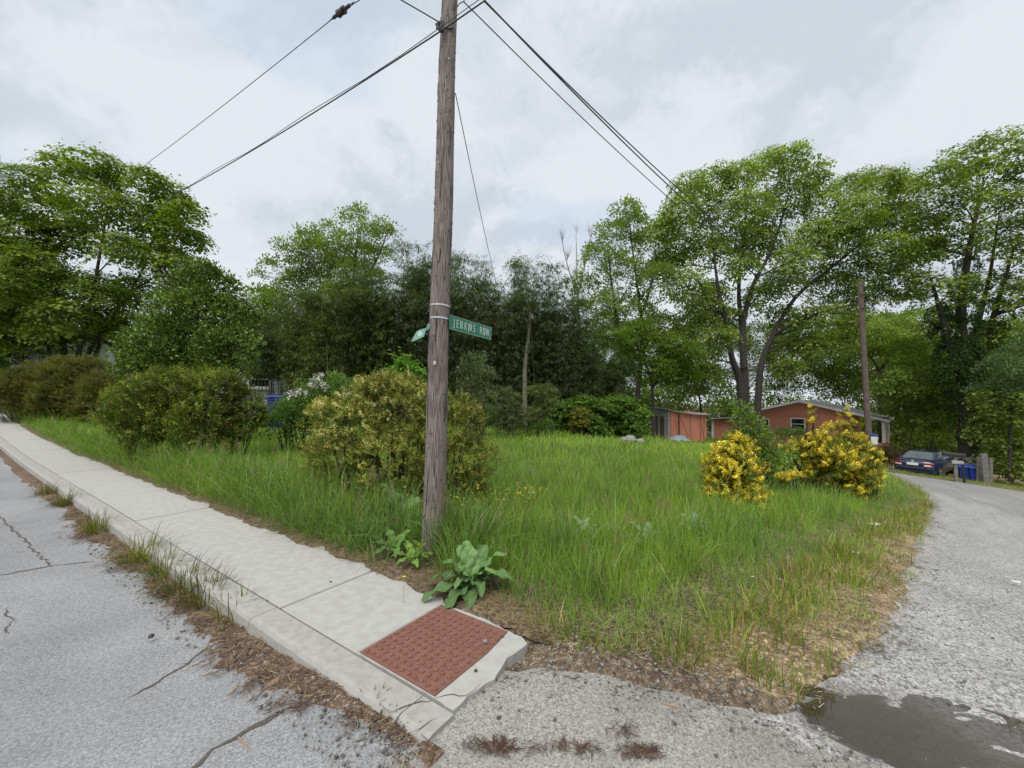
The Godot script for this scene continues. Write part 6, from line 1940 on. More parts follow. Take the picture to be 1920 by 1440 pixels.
	# multiflora bramble with white blossom
	var brm := [sprig_ball(26, 0.2, 0.07, 0.045, [[Color(0.15, 0.24, 0.06), 3.0], [Color(0.11, 0.18, 0.045), 2.0], [Color(0.2, 0.29, 0.1), 1.0]], 0.3)]
	var bl2 := [[-5.996, 1.333, -11.296, 0.446], [-5.688, 1.569, -11.691, 0.615], [-4.963, 1.797, -11.5, 0.514], [-6.209, 0.917, -11.827, 0.622], [-5.22, 0.944, -11.364, 0.598], [-6.488, 0.964, -11.549, 0.365], [-5.659, 1.277, -11.19, 0.559], [-4.927, 1.231, -11.721, 0.555], [-4.542, 1.615, -11.323, 0.387], [-6.568, 0.776, -11.643, 0.46]]
	var bb := shrub("bramble", "sprawling bramble with white blossom between hedge and golden bush", "bush", Vector3(-5.797, -0.004, -11.6), bl2, brm, M.leaf, 190.0, {flat = 0.8, shell = 0.6, vary = 0.4, rough = 0.4})
	var wf := []
	for k in 1: wf = lobe_points([[-5.996, 1.658, -10.986, 0.145], [-5.851, 1.716, -11.01, 0.145], [-5.43, 1.918, -11, 0.13], [-5.254, 2.151, -11.017, 0.145], [-5.669, 1.716, -10.993, 0.145], [-5.069, 1.904, -11.003, 0.116], [-6.067, 1.513, -10.988, 0.101], [-5.365, 2.093, -11.009, 0.101], [-4.481, 1.716, -10.988, 0.116]], 1100.0, {shell = 0.5})
	var fl := MB.new()
	for k in 7:
		var u := unit() * 0.045
		for a in 5:
			var an := TAU * a / 5.0
			fl.leaf(u, (Vector3(cos(an), 0.35, sin(an))).normalized(), Vector3.UP, 0.022, 0.02, 0.002, Color(0.62, 0.62, 0.55))
	foliage(bb, "blossom", wf, [fl.mesh()], M.petal, {vary = 0.2})

	# grey-green sapling and two small arching bamboos in front of the thicket
	shrub("privet_sapling", "upright grey-green sapling in front of the dark bamboo", "sapling", Vector3(-1.381, -0.077, -15), [[-1.334, 2.894, -14.876, 0.352], [-1.593, 2.416, -15.116, 0.477], [-1.087, 2.311, -15, 0.474], [-1.443, 1.76, -15.232, 0.561], [-1.079, 1.522, -14.917, 0.471], [-1.681, 1.62, -15.041, 0.396], [-1.361, 1.134, -14.801, 0.467]], [sprig_ball(26, 0.2, 0.075, 0.04, [[Color(0.16, 0.19, 0.10), 2.0], [Color(0.10, 0.135, 0.055), 2.0], [Color(0.24, 0.27, 0.17), 0.7]], 0.6)], M.leaf, 150.0, {flat = 1.0, shell = 0.3, vary = 0.4})
	var lob := [sprig_bamboo(40, 0.3, 0.13, 0.02, [[Color(0.2, 0.22, 0.11), 2.0], [Color(0.13, 0.155, 0.06), 2.0]])]
	shrub("young_bamboo", "small arching grey-green bamboo left of the bare stem", "bamboo", Vector3(-0.112, -0.125, -17), [[-0.333, 1.733, -16.859, 0.399], [0, 1.398, -17.121, 0.496], [0.268, 0.953, -17, 0.447], [-0.451, 1.059, -17.169, 0.407], [-0.111, 0.623, -16.922, 0.445]], lob, M.leaf, 120.0, {flat = 0.8, shell = 0.3}, "small bamboos before the thicket")
	shrub("young_bamboo", "small arching olive bamboo right of the bare stem", "bamboo", Vector3(1.373, -0.182, -18), [[1.057, 1.858, -17.851, 0.423], [1.549, 1.791, -18.116, 0.477], [1.775, 1.387, -18, 0.426], [1.243, 1.146, -18.199, 0.479], [0.941, 0.8, -17.925, 0.425]], lob, M.leaf, 110.0, {flat = 0.8, shell = 0.3, tint = Color(0.9, 0.95, 0.7)}, "small bamboos before the thicket")
	shrub("briar", "low tangle of dark leaves at the thicket's foot", "bush", Vector3(-0.894, -0.102, -17), [[-1.246, 0.83, -17.261, 0.59], [-0.696, 0.58, -17.668, 0.604], [0.115, 0.361, -17.5, 0.553], [0.931, 0.228, -17.743, 0.514], [-1.827, 0.596, -17.399, 0.504], [1.612, 0.357, -17.555, 0.462]], brm, M.leaf, 90.0, {flat = 0.7, shell = 0.4, tint = Color(0.75, 0.8, 0.7)})

	# knotweed bush by the shed
	var kn := [sprig_flat(26, 0.3, 0.13, 0.085, 0.7, [[Color(0.13, 0.22, 0.04), 3.0], [Color(0.19, 0.29, 0.06), 1.5], [Color(0.09, 0.165, 0.03), 2.0]])]
	shrub("knotweed", "wide layered green leafy bush left of the shed", "bush", Vector3(4.695, -0.504, -21), [[2.708, 0.951, -20.613, 0.759], [3.637, 1.209, -21.29, 0.84], [4.69, 0.993, -21, 0.884], [5.65, 1.205, -21.497, 0.849], [6.289, 0.807, -20.82, 0.712], [2.494, 0.243, -21.116, 0.778], [3.754, 0.287, -20.436, 0.914], [5.34, 0.083, -21.423, 0.958], [6.236, 0.083, -20.668, 0.653], [2.086, -0.179, -21.213, 0.614], [3.304, -0.298, -21, 0.718], [6.03, -0.474, -21.398, 0.676], [4.364, -0.281, -20.807, 0.767]], kn, M.leaf, 130.0, {flat = 0.7, shell = 0.45, up = 0.75, vary = 0.4})
	shrub("knotweed", "orange-tinged low shoots in front of the layered bush", "bush", Vector3(3.299, -0.333, -19.6), [[3.207, 0.856, -19.536, 0.257], [3.482, 0.981, -19.636, 0.207], [3.036, 0.674, -19.6, 0.206], [3.363, 0.463, -19.708, 0.363], [2.951, 0.266, -19.561, 0.309]], [sprig_flat(20, 0.22, 0.1, 0.06, 0.5, [[Color(0.32, 0.17, 0.04), 1.0], [Color(0.14, 0.2, 0.03), 2.0]])], M.leaf, 120.0, {flat = 0.8, shell = 0.3})

	# the yellow euonymus bushes and the green shrub between them
	var yel := [[Color(0.66, 0.5, 0.03), 3.0], [Color(0.72, 0.59, 0.09), 1.5], [Color(0.42, 0.38, 0.04), 1.4]]
	var grn := [[Color(0.075, 0.115, 0.02), 3.0], [Color(0.12, 0.17, 0.03), 1.5], [Color(0.4, 0.3, 0.02), 0.6]]
	var ym := [sprig_shoot(6, 9, 0.13, 0.036, 0.024, yel), sprig_shoot(6, 9, 0.13, 0.036, 0.024, grn), sprig_shoot(6, 9, 0.13, 0.036, 0.024, yel + grn)]
	var sel := func(p, k):
		var n := noise.get_noise_3dv(p[0].origin * 2.0)
		return 0 if n > 0.05 else 2 if n > -0.15 else [1, 2][rng.randi() % 2]
	shrub("yellow_bush", "small yellow-leaved bush nearest the camera, left of the pair", "bush", Vector3(3.829, -0.238, -6.9), [[3.717, 0.374, -6.804, 0.236], [3.915, 0.035, -6.977, 0.277], [3.555, -0.037, -6.9, 0.205], [4.042, 0.311, -6.998, 0.208], [3.731, 0.63, -6.869, 0.154], [3.638, 0.325, -6.925, 0.206], [3.779, 0.863, -6.867, 0.068], [3.54, 0.203, -6.949, 0.138], [3.988, -0.046, -6.825, 0.186], [3.815, -0.17, -6.967, 0.242], [3.831, 0.769, -6.9, 0.064], [3.74, 0.693, -6.935, 0.073]], ym, M.glossy_leaf, 1700.0, {flat = 1.0, shell = 0.55, vary = 0.3, choose = func(p, k): return [0, 2, 1, 2, 0, 1][rng.randi() % 6]})
	shrub("yellow_bush", "dark green and yellow bush tucked behind the small yellow one", "bush", Vector3(4.176, -0.288, -7.9), [[3.941, 0.352, -7.827, 0.206], [4.184, 0.518, -7.951, 0.209], [4.294, 0.68, -7.9, 0.146], [3.966, 0.098, -7.987, 0.21], [4.258, 0.815, -7.885, 0.083], [4.478, 0.523, -7.92, 0.188], [4.529, 0.736, -7.856, 0.103]], ym, M.glossy_leaf, 480.0, {flat = 1.0, shell = 0.6, choose = func(p, k): return [1, 1, 2, 0][rng.randi() % 4]})
	var lg := [sprig_ball(24, 0.16, 0.07, 0.04, [[Color(0.22, 0.31, 0.075), 2.0], [Color(0.16, 0.235, 0.055), 2.0], [Color(0.3, 0.4, 0.13), 1.0]], 0.7)]
	shrub("lilac_shrub", "tall loose light-green shrub between the two yellow bushes", "bush", Vector3(5.323, -0.431, -8.8), [[4.94, 1.347, -8.744, 0.138], [4.972, 1.147, -8.849, 0.175], [4.848, 0.942, -8.8, 0.185], [5.272, 1.029, -8.889, 0.187], [5.107, 0.809, -8.754, 0.23], [5.378, 0.745, -8.825, 0.209], [5.44, 0.535, -8.655, 0.296], [5.424, 0.248, -8.917, 0.329], [5.555, 0.172, -8.67, 0.319], [5.283, -0.187, -8.891, 0.328], [5.63, -0.226, -8.8, 0.301], [5.883, 0.389, -8.9, 0.211], [4.769, 0.75, -8.768, 0.162], [5.882, -0.002, -8.825, 0.209]], lg, M.leaf, 170.0, {flat = 1.1, shell = 0.25, vary = 0.4})
	shrub("yellow_bush", "large bright yellow bush with tall shoots beside the lane", "bush", Vector3(7.6, -0.709, -9.6), [[7.408, 0.137, -9.407, 0.472], [8.126, -0.024, -9.711, 0.401], [7.109, 0.182, -9.6, 0.34], [7.46, -0.363, -9.831, 0.493], [7.831, -0.323, -9.504, 0.476], [6.812, 0.442, -9.615, 0.128], [7.047, 1.01, -9.573, 0.057], [7.097, 1.247, -9.615, 0.043], [7.158, 0.639, -9.532, 0.168], [7.802, 0.804, -9.644, 0.156], [7.928, 1.147, -9.6, 0.057], [8.279, 0.575, -9.661, 0.128], [7.533, 0.449, -9.555, 0.225], [8.596, -0.058, -9.614, 0.114], [6.588, 0.398, -9.566, 0.07], [6.475, 0.391, -9.62, 0.057], [8.286, 0.28, -9.521, 0.197], [8.365, -0.272, -9.687, 0.314], [7.001, -0.13, -9.6, 0.311], [7.666, -0.558, -9.79, 0.404], [8.086, 0.934, -9.586, 0.071], [7.473, 0.844, -9.608, 0.071], [7.894, 1.323, -9.583, 0.035], [7.11, 1.398, -9.61, 0.028], [7.666, 1.01, -9.577, 0.057], [8.643, 0.179, -9.616, 0.057], [8.074, 0.544, -9.6, 0.198]], ym, M.glossy_leaf, 800.0, {flat = 1.05, shell = 0.55, vary = 0.3, choose = func(p, k):
		if p[2] in [5, 6, 7, 8, 9, 10, 11, 12, 13, 14, 15, 20, 21, 22, 23, 24, 25, 26]: return [0, 2, 0, 1][rng.randi() % 4]
		return [1, 1, 1, 2][rng.randi() % 4] if noise.get_noise_3dv(p[0].origin * 2.0) < 0.2 else [0, 2][rng.randi() % 2]})
	shrub("yellow_bush", "low creeping yellow runner in the grass between the yellow bushes", "bush", Vector3(5.689, -0.469, -8.4), [[5.505, -0.055, -8.396, 0.044], [5.598, -0.057, -8.404, 0.055], [5.706, -0.034, -8.4, 0.055], [5.82, -0.013, -8.405, 0.044]], ym, M.glossy_leaf, 1800.0, {flat = 0.6, shell = 0.2, choose = func(p, k): return 0})

	# shade plants in front of the house and by the picket fence
	shrub("vine_tangle", "vine spilling over the dark picket fence", "vine", Vector3(17.779, -2.123, -26), [[17.303, -0.638, -25.877, 0.409], [18.139, -0.589, -26.101, 0.481], [18.576, -0.75, -26, 0.479], [16.944, -0.76, -26.111, 0.309], [18.351, -1.185, -25.938, 0.41]], brm, M.leaf, 120.0, {flat = 0.7, shell = 0.4, tint = Color(0.8, 0.85, 0.7)})
	shrub("porch_shrub", "reddish shrub below the porch rail beside the car", "bush", Vector3(23.177, -2.759, -25), [[22.618, -1.718, -24.862, 0.458], [23.308, -1.878, -25.083, 0.396], [22.959, -2.192, -25, 0.461], [22.673, -2.21, -25.118, 0.331]], [sprig_ball(26, 0.2, 0.07, 0.04, [[Color(0.11, 0.06, 0.035), 2.0], [Color(0.06, 0.075, 0.025), 1.5]], 0.3)], M.leaf, 150.0, {flat = 0.8, shell = 0.4})


# ---- grass, weeds, litter ----
func clump(n: int, lo: float, hi: float, wd: float, spread: float, lean: float, curl: float, cols: Array) -> ArrayMesh:
	var mb := MB.new()
	for i in n:
		var a := rnd(0.0, TAU)
		var o := Vector3(cos(a), 0, sin(a)) * spread * sqrt(rng.randf())
		mb.blade(o, a + rnd(-1.0, 1.0), rnd(lo, hi), wd * rnd(0.7, 1.3), rnd(0.02, lean), rnd(0.3, 1.0) * curl, pick(cols))
	return mb.mesh()

func edge_distance(p: Vector2) -> float:
	var best := 99.0
	for i in DENSE_EDGE.size() - 1:
		best = minf(best, p.distance_to(Geometry2D.get_closest_point_to_segment(p, DENSE_EDGE[i], DENSE_EDGE[i + 1])))
	return best

const CLEAR := [Vector2(-0.347, 3.443), Vector2(-0.412, 3.35), Vector2(-0.252, 3.542), Vector2(-1.33, 4.919), Vector2(-1.193, 4.179), Vector2(-1.537, 4.639), Vector2(-0.94, 3.92), Vector2(-1.296, 4.248), Vector2(-0.97, 3.744), Vector2(-0.789, 3.803), Vector2(-0.994, 4.253)]

func build_grass() -> void:
	var fresh := [[Color(0.255, 0.395, 0.064), 3.0], [Color(0.185, 0.305, 0.05), 2.2], [Color(0.36, 0.485, 0.11), 2.0], [Color(0.47, 0.45, 0.21), 0.7]]
	var deep := [[Color(0.17, 0.285, 0.065), 3.0], [Color(0.125, 0.215, 0.052), 2.0], [Color(0.24, 0.36, 0.1), 1.5], [Color(0.42, 0.38, 0.2), 0.6]]
	var olive := [[Color(0.15, 0.19, 0.035), 2.0], [Color(0.2, 0.22, 0.06), 1.0], [Color(0.33, 0.27, 0.12), 1.2]]
	var straw := [[Color(0.38, 0.31, 0.15), 2.0], [Color(0.28, 0.21, 0.1), 1.0], [Color(0.46, 0.4, 0.24), 1.0]]
	var kinds := {
		lawn = [clump(16, 0.2, 0.42, 0.0065, 0.1, 0.5, 0.4, fresh), clump(14, 0.18, 0.36, 0.0075, 0.11, 0.6, 0.5, fresh), clump(14, 0.22, 0.5, 0.006, 0.1, 0.4, 0.35, fresh)],
		verge = [clump(18, 0.3, 0.62, 0.0065, 0.1, 0.7, 0.55, deep), clump(16, 0.25, 0.55, 0.007, 0.12, 0.8, 0.6, deep), clump(12, 0.45, 0.8, 0.006, 0.1, 0.95, 0.75, deep), clump(14, 0.2, 0.5, 0.007, 0.12, 1.1, 0.5, deep + olive)],
		far = [clump(14, 0.22, 0.42, 0.014, 0.2, 0.5, 0.4, fresh), clump(14, 0.2, 0.4, 0.013, 0.2, 0.5, 0.45, fresh)],
		tuft = [clump(18, 0.05, 0.14, 0.004, 0.05, 0.9, 0.4, olive), clump(16, 0.06, 0.17, 0.004, 0.05, 0.9, 0.4, olive + fresh)]}
	# stalks with pale seed heads
	var sm := MB.new()
	for i in 3:
		var o := Vector3(rnd(-0.08, 0.08), 0, rnd(-0.08, 0.08))
		var tip := o + Vector3(rnd(-0.16, 0.16), rnd(0.55, 0.85), rnd(-0.16, 0.16))
		sm.tube([o, o.lerp(tip, 0.5) + Vector3(0, 0.05, 0), tip], [0.0018, 0.0016, 0.001], 4, Color(0.2, 0.24, 0.09), false)
		for k in 22:
			var p := o.lerp(tip, rnd(0.82, 1.0)) + unit() * 0.014
			sm.leaf(p, (Vector3.UP + unit()).normalized(), Vector3.RIGHT, 0.022, 0.006, 0.001, Color(0.33, 0.28, 0.16))
	kinds.seed = [sm.mesh()]
	var xf := {}
	var cs := {}
	for k in kinds:
		for m in kinds[k].size():
			xf[k + str(m)] = []
			cs[k + str(m)] = []
	var bands := [[1.6, 5.0, 0.085], [5.0, 8.5, 0.115], [8.5, 14.0, 0.18], [14.0, 24.0, 0.3], [24.0, 44.0, 0.6]]
	for b in bands:
		var st: float = b[2]
		var d: float = b[0]
		while d < b[1]:
			var lim := minf(1.4 * d + 2.5, 52.0)
			var x := -lim
			while x < lim:
				var p := Vector2(x + rnd(-0.5, 0.5) * st, d + rnd(-0.5, 0.5) * st)
				x += st
				var s := p.dot(SD)
				var w := p.dot(SN)
				if w < 2.4 or s < -12.0: continue
				var kept := true
				if d < 5.5:
					for c in CLEAR:
						if p.distance_to(c) < 0.23 and rng.randf() < 0.9: kept = false
				if not kept: continue
				var kind := ""
				var z := 1.0
				var tint := Color.WHITE
				var patch := noise.get_noise_2d(p.x * 0.45, p.y * 0.45)
				var fine := noise.get_noise_2d(p.x * 2.0 + 60.0, p.y * 2.0)
				if Geometry2D.is_point_in_polygon(p, dense_poly):
					var ed := edge_distance(p)
					if w < 3.6 + 0.5 * patch and s > 2.6:
						kind = "verge"
						z = lerpf(0.7, 1.25, smoothstep(2.45, 3.0, w))
					else:
						kind = "lawn" if b[0] < 14.0 else "far"
						z = lerpf(0.45, 0.82, smoothstep(0.0, 0.9, ed)) * (1.0 + 0.35 * fine)
						if ed < 0.5 and rng.randf() < 0.3: kind = "tuft"
						elif rng.randf() < 0.025 and b[0] < 12.0: kind = "seed"
						elif fine > 0.28 and b[0] < 9.0: kind = "verge"
					if kind == "verge" and rng.randf() < 0.05: kind = "seed"
					tint = Color(1.0 + 0.35 * patch, 1.0 + 0.22 * patch, 1.0 + 0.1 * patch)
				elif s < 1.55 and s > along(DRIVE_EDGE, w) - 0.05 and w > along(APRON_EDGE, s) + 0.22 and w < 29.0:
					var near_lane := smoothstep(0.0, 0.9, s - along(DRIVE_EDGE, w))
					var ed := edge_distance(p)
					var weedy := 1.0 - smoothstep(0.12, 0.6, ed + 0.4 * fine)
					if rng.randf() > maxf(weedy, (0.22 + 0.75 * near_lane) * smoothstep(-0.22, 0.2, fine + 0.1)): continue
					kind = "tuft" if rng.randf() > weedy * 0.25 else "lawn"
					z = rnd(0.6, 1.4) * (1.0 + 0.6 * weedy) if kind == "tuft" else rnd(0.3, 0.5)
					tint = Color(1.0, 0.97, 0.85)
				elif w > 29.5 and s < -2.0:
					kind = "far"
					z = 0.35
					tint = Color(0.85, 0.75, 0.6)
				else: continue
				var m := rng.randi() % int(kinds[kind].size())
				var sc := z * rnd(0.8, 1.2)
				var wide: float = 1.0 if b[0] < 8.5 else 1.35 if b[0] < 14.0 else 1.7 if b[0] < 24.0 else 2.6
				if kind == "tuft" or kind == "seed": wide = 1.0
				var lean := Basis(Vector3(rnd(-1, 1), 0, rnd(-1, 1)).normalized(), rnd(0.0, 0.3))
				xf[kind + str(m)].append(Transform3D(lean * Basis(Vector3.UP, rnd(0.0, TAU)) * Basis.from_scale(Vector3(wide * sc, sc, wide * sc)), Vector3(p.x, ground_h(p.x, p.y) - 0.01, -p.y)))
				var q := rnd(0.82, 1.18)
				cs[kind + str(m)].append(Color(tint.r * q, tint.g * q, tint.b * q))
			d += st
	var say := {lawn = "tall bright green grass covering the lot", verge = "long arching darker grass along the sidewalk", far = "grass at the far side of the lot", tuft = "short yellowish tufts along the lane edge", seed = "pale seed heads standing in the grass"}
	for k in kinds:
		for m in kinds[k].size():
			if xf[k + str(m)].is_empty(): continue
			stuff(scatter("grass", kinds[k][m], M.grass, xf[k + str(m)], cs[k + str(m)]), say[k], "grass")
	# dead stems lying on the bare ground
	var lay := MB.new()
	for i in 9:
		var a := rnd(0.0, TAU)
		var p := Vector3(rnd(-0.06, 0.06), rnd(0.0, 0.012), rnd(-0.06, 0.06))
		lay.bar(p, p + Vector3(cos(a), rnd(-0.06, 0.12), sin(a)) * rnd(0.02, 0.07), 0.002, 0.001, Vector3.UP, pick(straw))
	var lx := []
	var lc := []
	for i in 15000:
		var p := Vector2(rnd(-0.2, 9.5), rnd(1.9, 10.0))
		var s := p.dot(SD)
		var w := p.dot(SN)
		if s > 1.5 or s < along(DRIVE_EDGE, w) - 0.15 or w < along(APRON_EDGE, s) + 0.18: continue
		if basin(s, w) > 0.045: continue
		lx.append(Transform3D(Basis(Vector3.UP, rnd(0.0, TAU)) * Basis.from_scale(Vector3.ONE * rnd(0.5, 1.2)), Vector3(p.x, ground_h(p.x, p.y) + 0.004, -p.y)))
		var q := rnd(0.7, 1.2)
		lc.append(Color(q, q, q))
	for i in 1500:      # and along the lot edge of the sidewalk
		var s := 1.4 + 12.0 * pow(rng.randf(), 1.3)
		var p := sw(s, rnd(2.43, 2.75))
		lx.append(Transform3D(Basis(Vector3.UP, rnd(0.0, TAU)) * Basis.from_scale(Vector3.ONE * rnd(0.6, 1.3)), Vector3(p.x, base_h(p.x, p.y) + 0.02, -p.y)))
		var q := rnd(0.35, 0.8)
		lc.append(Color(q, q * 0.9, q * 0.8))
	for i in 260:       # crumbs on the slabs
		var s := 1.6 + 9.0 * pow(rng.randf(), 1.3)
		var p := sw(s, rnd(1.42, 2.42))
		lx.append(Transform3D(Basis(Vector3.UP, rnd(0.0, TAU)) * Basis.from_scale(Vector3(0.12, 0.25, 0.12) * rnd(0.6, 1.6)), Vector3(p.x, base_h(p.x, p.y) + 0.006, -p.y)))
		lc.append(Color(0.35, 0.3, 0.28))
	stuff(scatter("straw", lay.mesh(), M.dry, lx, lc), "dead dry grass stems lying along the lane and sidewalk edges", "straw")

func broad_leaf(ln: float, wd: float, curl: float, wave: float, c: Color) -> ArrayMesh:
	# a large leaf along +z with a sunken midrib, wavy margin and a drooping tip
	var mb := MB.new()
	var rows := 22
	var half := 4
	var ph := rnd(0.0, TAU)
	var cols := half * 2 + 1
	for i in rows + 1:
		var t := float(i) / rows
		var prof := 0.14 + 0.86 * pow(sin(PI * clampf(0.06 + 0.94 * pow(t, 0.8), 0.0, 1.0)), 0.75) if t > 0.12 else 0.1
		if t > 0.97: prof = 0.05
		var an := -curl * t * t
		var z := ln * (sin(an) / an if absf(an) > 0.01 else 1.0) * t
		var y := ln * t * (an * 0.5)
		for j in cols:
			var u := float(j - half) / half
			var x := u * wd * 0.5 * prof
			var yy := y + absf(u) * wd * 0.16 * prof + wave * absf(u) * sin(t * 17.0 + ph + u * 1.5) * wd * 0.13 + 0.006 * sin(t * 22.0) * (1.0 - absf(u))
			var rib := 1.3 if j == half else 1.0 + 0.13 * sin(t * 46.0 - absf(u) * 9.0) + 0.06 * sin(ph * 7.0 + t * 13.0 + u * 8.0)
			mb.vert(Vector3(x, yy, z), Vector3.UP, Color(c.r * rib, c.g * rib, c.b * rib))
	for i in rows:
		for j in cols - 1:
			var q := i * cols + j
			for k in [q, q + 1, q + cols, q + 1, q + cols + 1, q + cols]: mb.ix.append(k)
	var acc := PackedVector3Array()
	acc.resize(mb.v.size())
	for t in range(0, mb.ix.size(), 3):
		var nn := (mb.v[mb.ix[t + 2]] - mb.v[mb.ix[t]]).cross(mb.v[mb.ix[t + 1]] - mb.v[mb.ix[t]])
		for k in 3: acc[mb.ix[t + k]] += nn
	for i in acc.size(): mb.n[i] = acc[i].normalized() if acc[i].length() > 1e-12 else Vector3.UP
	return mb.mesh()

func dock(label: String, at: Vector3, leaves: Array, tint: Color, scale := 1.0) -> void:
	var t := thing("dock_plant", label, "weed", at, "broad-leaved dock plants")
	for l in leaves:
		var k := rnd(0.65, 1.3)
		var lf := obj("leaf", broad_leaf(l[2] * scale, l[3] * scale, l[4], 1.0, Color(tint.r * k, tint.g * k, tint.b * k)), M.dock, t)
		var az := deg_to_rad(l[0])
		var el := deg_to_rad(l[1])
		var f := Vector3(cos(az) * cos(el), sin(el), sin(az) * cos(el))
		var x := Vector3.UP.cross(f).normalized()
		lf.transform = Transform3D(Basis(x, f.cross(x), f) * Basis(Vector3.BACK, rnd(-0.3, 0.3)), Vector3(cos(az) * 0.02, 0.03 + 0.03 * rng.randf(), sin(az) * 0.02))
	var sm := MB.new()
	for k in 7:
		var a := TAU * k / 7.0
		sm.tube([Vector3(0, -0.05, 0), Vector3(cos(a) * 0.03, 0.06, sin(a) * 0.03)], [0.009, 0.005], 5, Color(0.16, 0.13, 0.06))
	obj("stalks", sm.mesh(), M.dry, t)

func build_weeds() -> void:
	M.dock = leafy(0.58, Color(0.45, 0.55, 0.25))
	var full := [[185, 22, 0.36, 0.14, 0.9], [205, 48, 0.3, 0.14, 0.7], [152, 2, 0.4, 0.13, 0.35], [118, -4, 0.33, 0.14, 0.3], [86, -6, 0.3, 0.13, 0.3], [58, 18, 0.24, 0.12, 0.8], [258, 60, 0.36, 0.17, 0.5], [296, 52, 0.36, 0.16, 0.6], [325, 42, 0.4, 0.16, 0.7], [8, 28, 0.38, 0.15, 0.9], [345, 12, 0.36, 0.13, 0.6], [235, 62, 0.33, 0.14, 0.5], [125, 38, 0.2, 0.1, 0.9], [30, 50, 0.26, 0.12, 0.7]]
	var ra := Vector2(-0.347, 3.443)
	dock("large blue-green dock plant with wavy leaves spilling over the sidewalk end", on(ra.x, ra.y, 0.04), full, Color(0.115, 0.2, 0.068))
	var rb := Vector2(-1.33, 4.919)
	dock("dock plant with upright leaves left of the corner pole", on(rb.x, rb.y, 0.02), [[200, 40, 0.4, 0.16, 0.8], [240, 60, 0.44, 0.18, 0.7], [290, 55, 0.42, 0.17, 0.7], [330, 40, 0.36, 0.15, 0.8], [160, 30, 0.34, 0.14, 0.8], [100, 30, 0.3, 0.12, 0.8], [50, 30, 0.3, 0.12, 0.8], [10, 25, 0.32, 0.13, 0.8], [220, 70, 0.5, 0.17, 0.6]], Color(0.11, 0.195, 0.055), 1.2)
	var sm := [[175, 35, 0.24, 0.09, 0.8], [230, 60, 0.26, 0.1, 0.6], [300, 55, 0.26, 0.1, 0.6], [350, 35, 0.25, 0.09, 0.8], [130, 25, 0.22, 0.09, 0.8], [70, 25, 0.22, 0.09, 0.8], [20, 40, 0.2, 0.09, 0.8]]
	var more := [[Vector2(-1.193, 4.179), "small broad-leaved weed at the sidewalk edge left of the pole", Color(0.10, 0.19, 0.045), 1.0], [Vector2(-1.537, 4.639), "dull green weed in the grass left of the dock plants", Color(0.09, 0.15, 0.04), 0.9], [Vector2(-0.94, 3.92), "low bright weed between the two dock plants", Color(0.13, 0.22, 0.04), 0.8], [Vector2(2.252, 5.093), "pale-leaved weed in the lawn before the small yellow bush", Color(0.2, 0.3, 0.18), 0.9], [Vector2(1.48, 4.557), "silvery weed in the middle of the near lawn", Color(0.16, 0.24, 0.12), 0.9], [Vector2(0.84, 4.789), "feathery pale weed in the near lawn", Color(0.2, 0.27, 0.15), 0.8]]
	for m in more:
		dock(m[1], on(m[0].x, m[0].y, 0.03), sm, m[2], m[3])

	# grassy weeds rooted in the gutter
	var gut := [[Color(0.17, 0.19, 0.05), 2.0], [Color(0.3, 0.24, 0.1), 1.5], [Color(0.12, 0.16, 0.04), 1.0]]
	var brown := [[Color(0.2, 0.17, 0.07), 2.0], [Color(0.14, 0.11, 0.05), 1.5], [Color(0.1, 0.12, 0.035), 1.0]]
	var spots := [
		[Vector2(-8.328, 7.296), "wilted weed in the gutter farthest up the street", 0.26, brown, 60], [Vector2(-7.193, 6.57), "second wilted weed up the gutter from the far end", 0.28, brown, 70],
		[Vector2(-5.356, 5.266), "flattened green weed against the kerb", 0.3, gut, 60], [Vector2(-3.923, 4.333), "spiky grass tuft in the gutter, greenest and tallest", 0.36, gut, 80], [Vector2(-3.405, 4.011), "grass tuft beside the tallest gutter tuft", 0.3, gut, 70],
		[Vector2(-2.931, 3.683), "tangled brown weed in the gutter", 0.27, brown, 90], [Vector2(-2.597, 3.493), "brown weed mat in the gutter at the slab joint", 0.26, brown, 90], [Vector2(-2.185, 3.242), "small grey-green tuft in the gutter beside the slab joint", 0.2, gut, 46],
		[Vector2(-0.749, 2.205), "small dry tuft in the gutter near the corner", 0.07, brown, 40], [Vector2(-0.6, 2.111), "tiny dry tuft in the gutter at the very corner", 0.05, brown, 34]]
	for q in spots:
		var t := thing("gutter_weed", q[1], "weed", on(q[0].x, q[0].y, -lerpf(0.04, 0.115, smoothstep(1.5, 4.2, q[0].dot(SD)))), "weeds in the gutter")
		obj("blades", clump(q[4] * 2, q[2] * 0.45, q[2] * 1.35, 0.008, 0.13, 1.4, 0.5, q[3]), M.grass, t)

	# buttercups by the pole
	var fm := MB.new()
	for a in 5:
		var an := TAU * a / 5.0
		fm.leaf(Vector3.ZERO, Vector3(cos(an), 0.35, sin(an)).normalized(), Vector3.UP, 0.011, 0.011, 0.002, Color(0.75, 0.56, 0.01))
	fm.tube([Vector3(0, -0.2, 0), Vector3.ZERO], [0.001], 3, Color(0.12, 0.2, 0.03), false)
	var fx := []
	var fc := []
	var fp := [Vector2(-0.571, 5.482), Vector2(-0.402, 5.612), Vector2(-0.205, 5.261), Vector2(-0.075, 5.754), Vector2(0.07, 5.384), Vector2(-0.683, 5.247), Vector2(-0.295, 5.044), Vector2(0.287, 5.512), Vector2(-0.738, 4.933)]
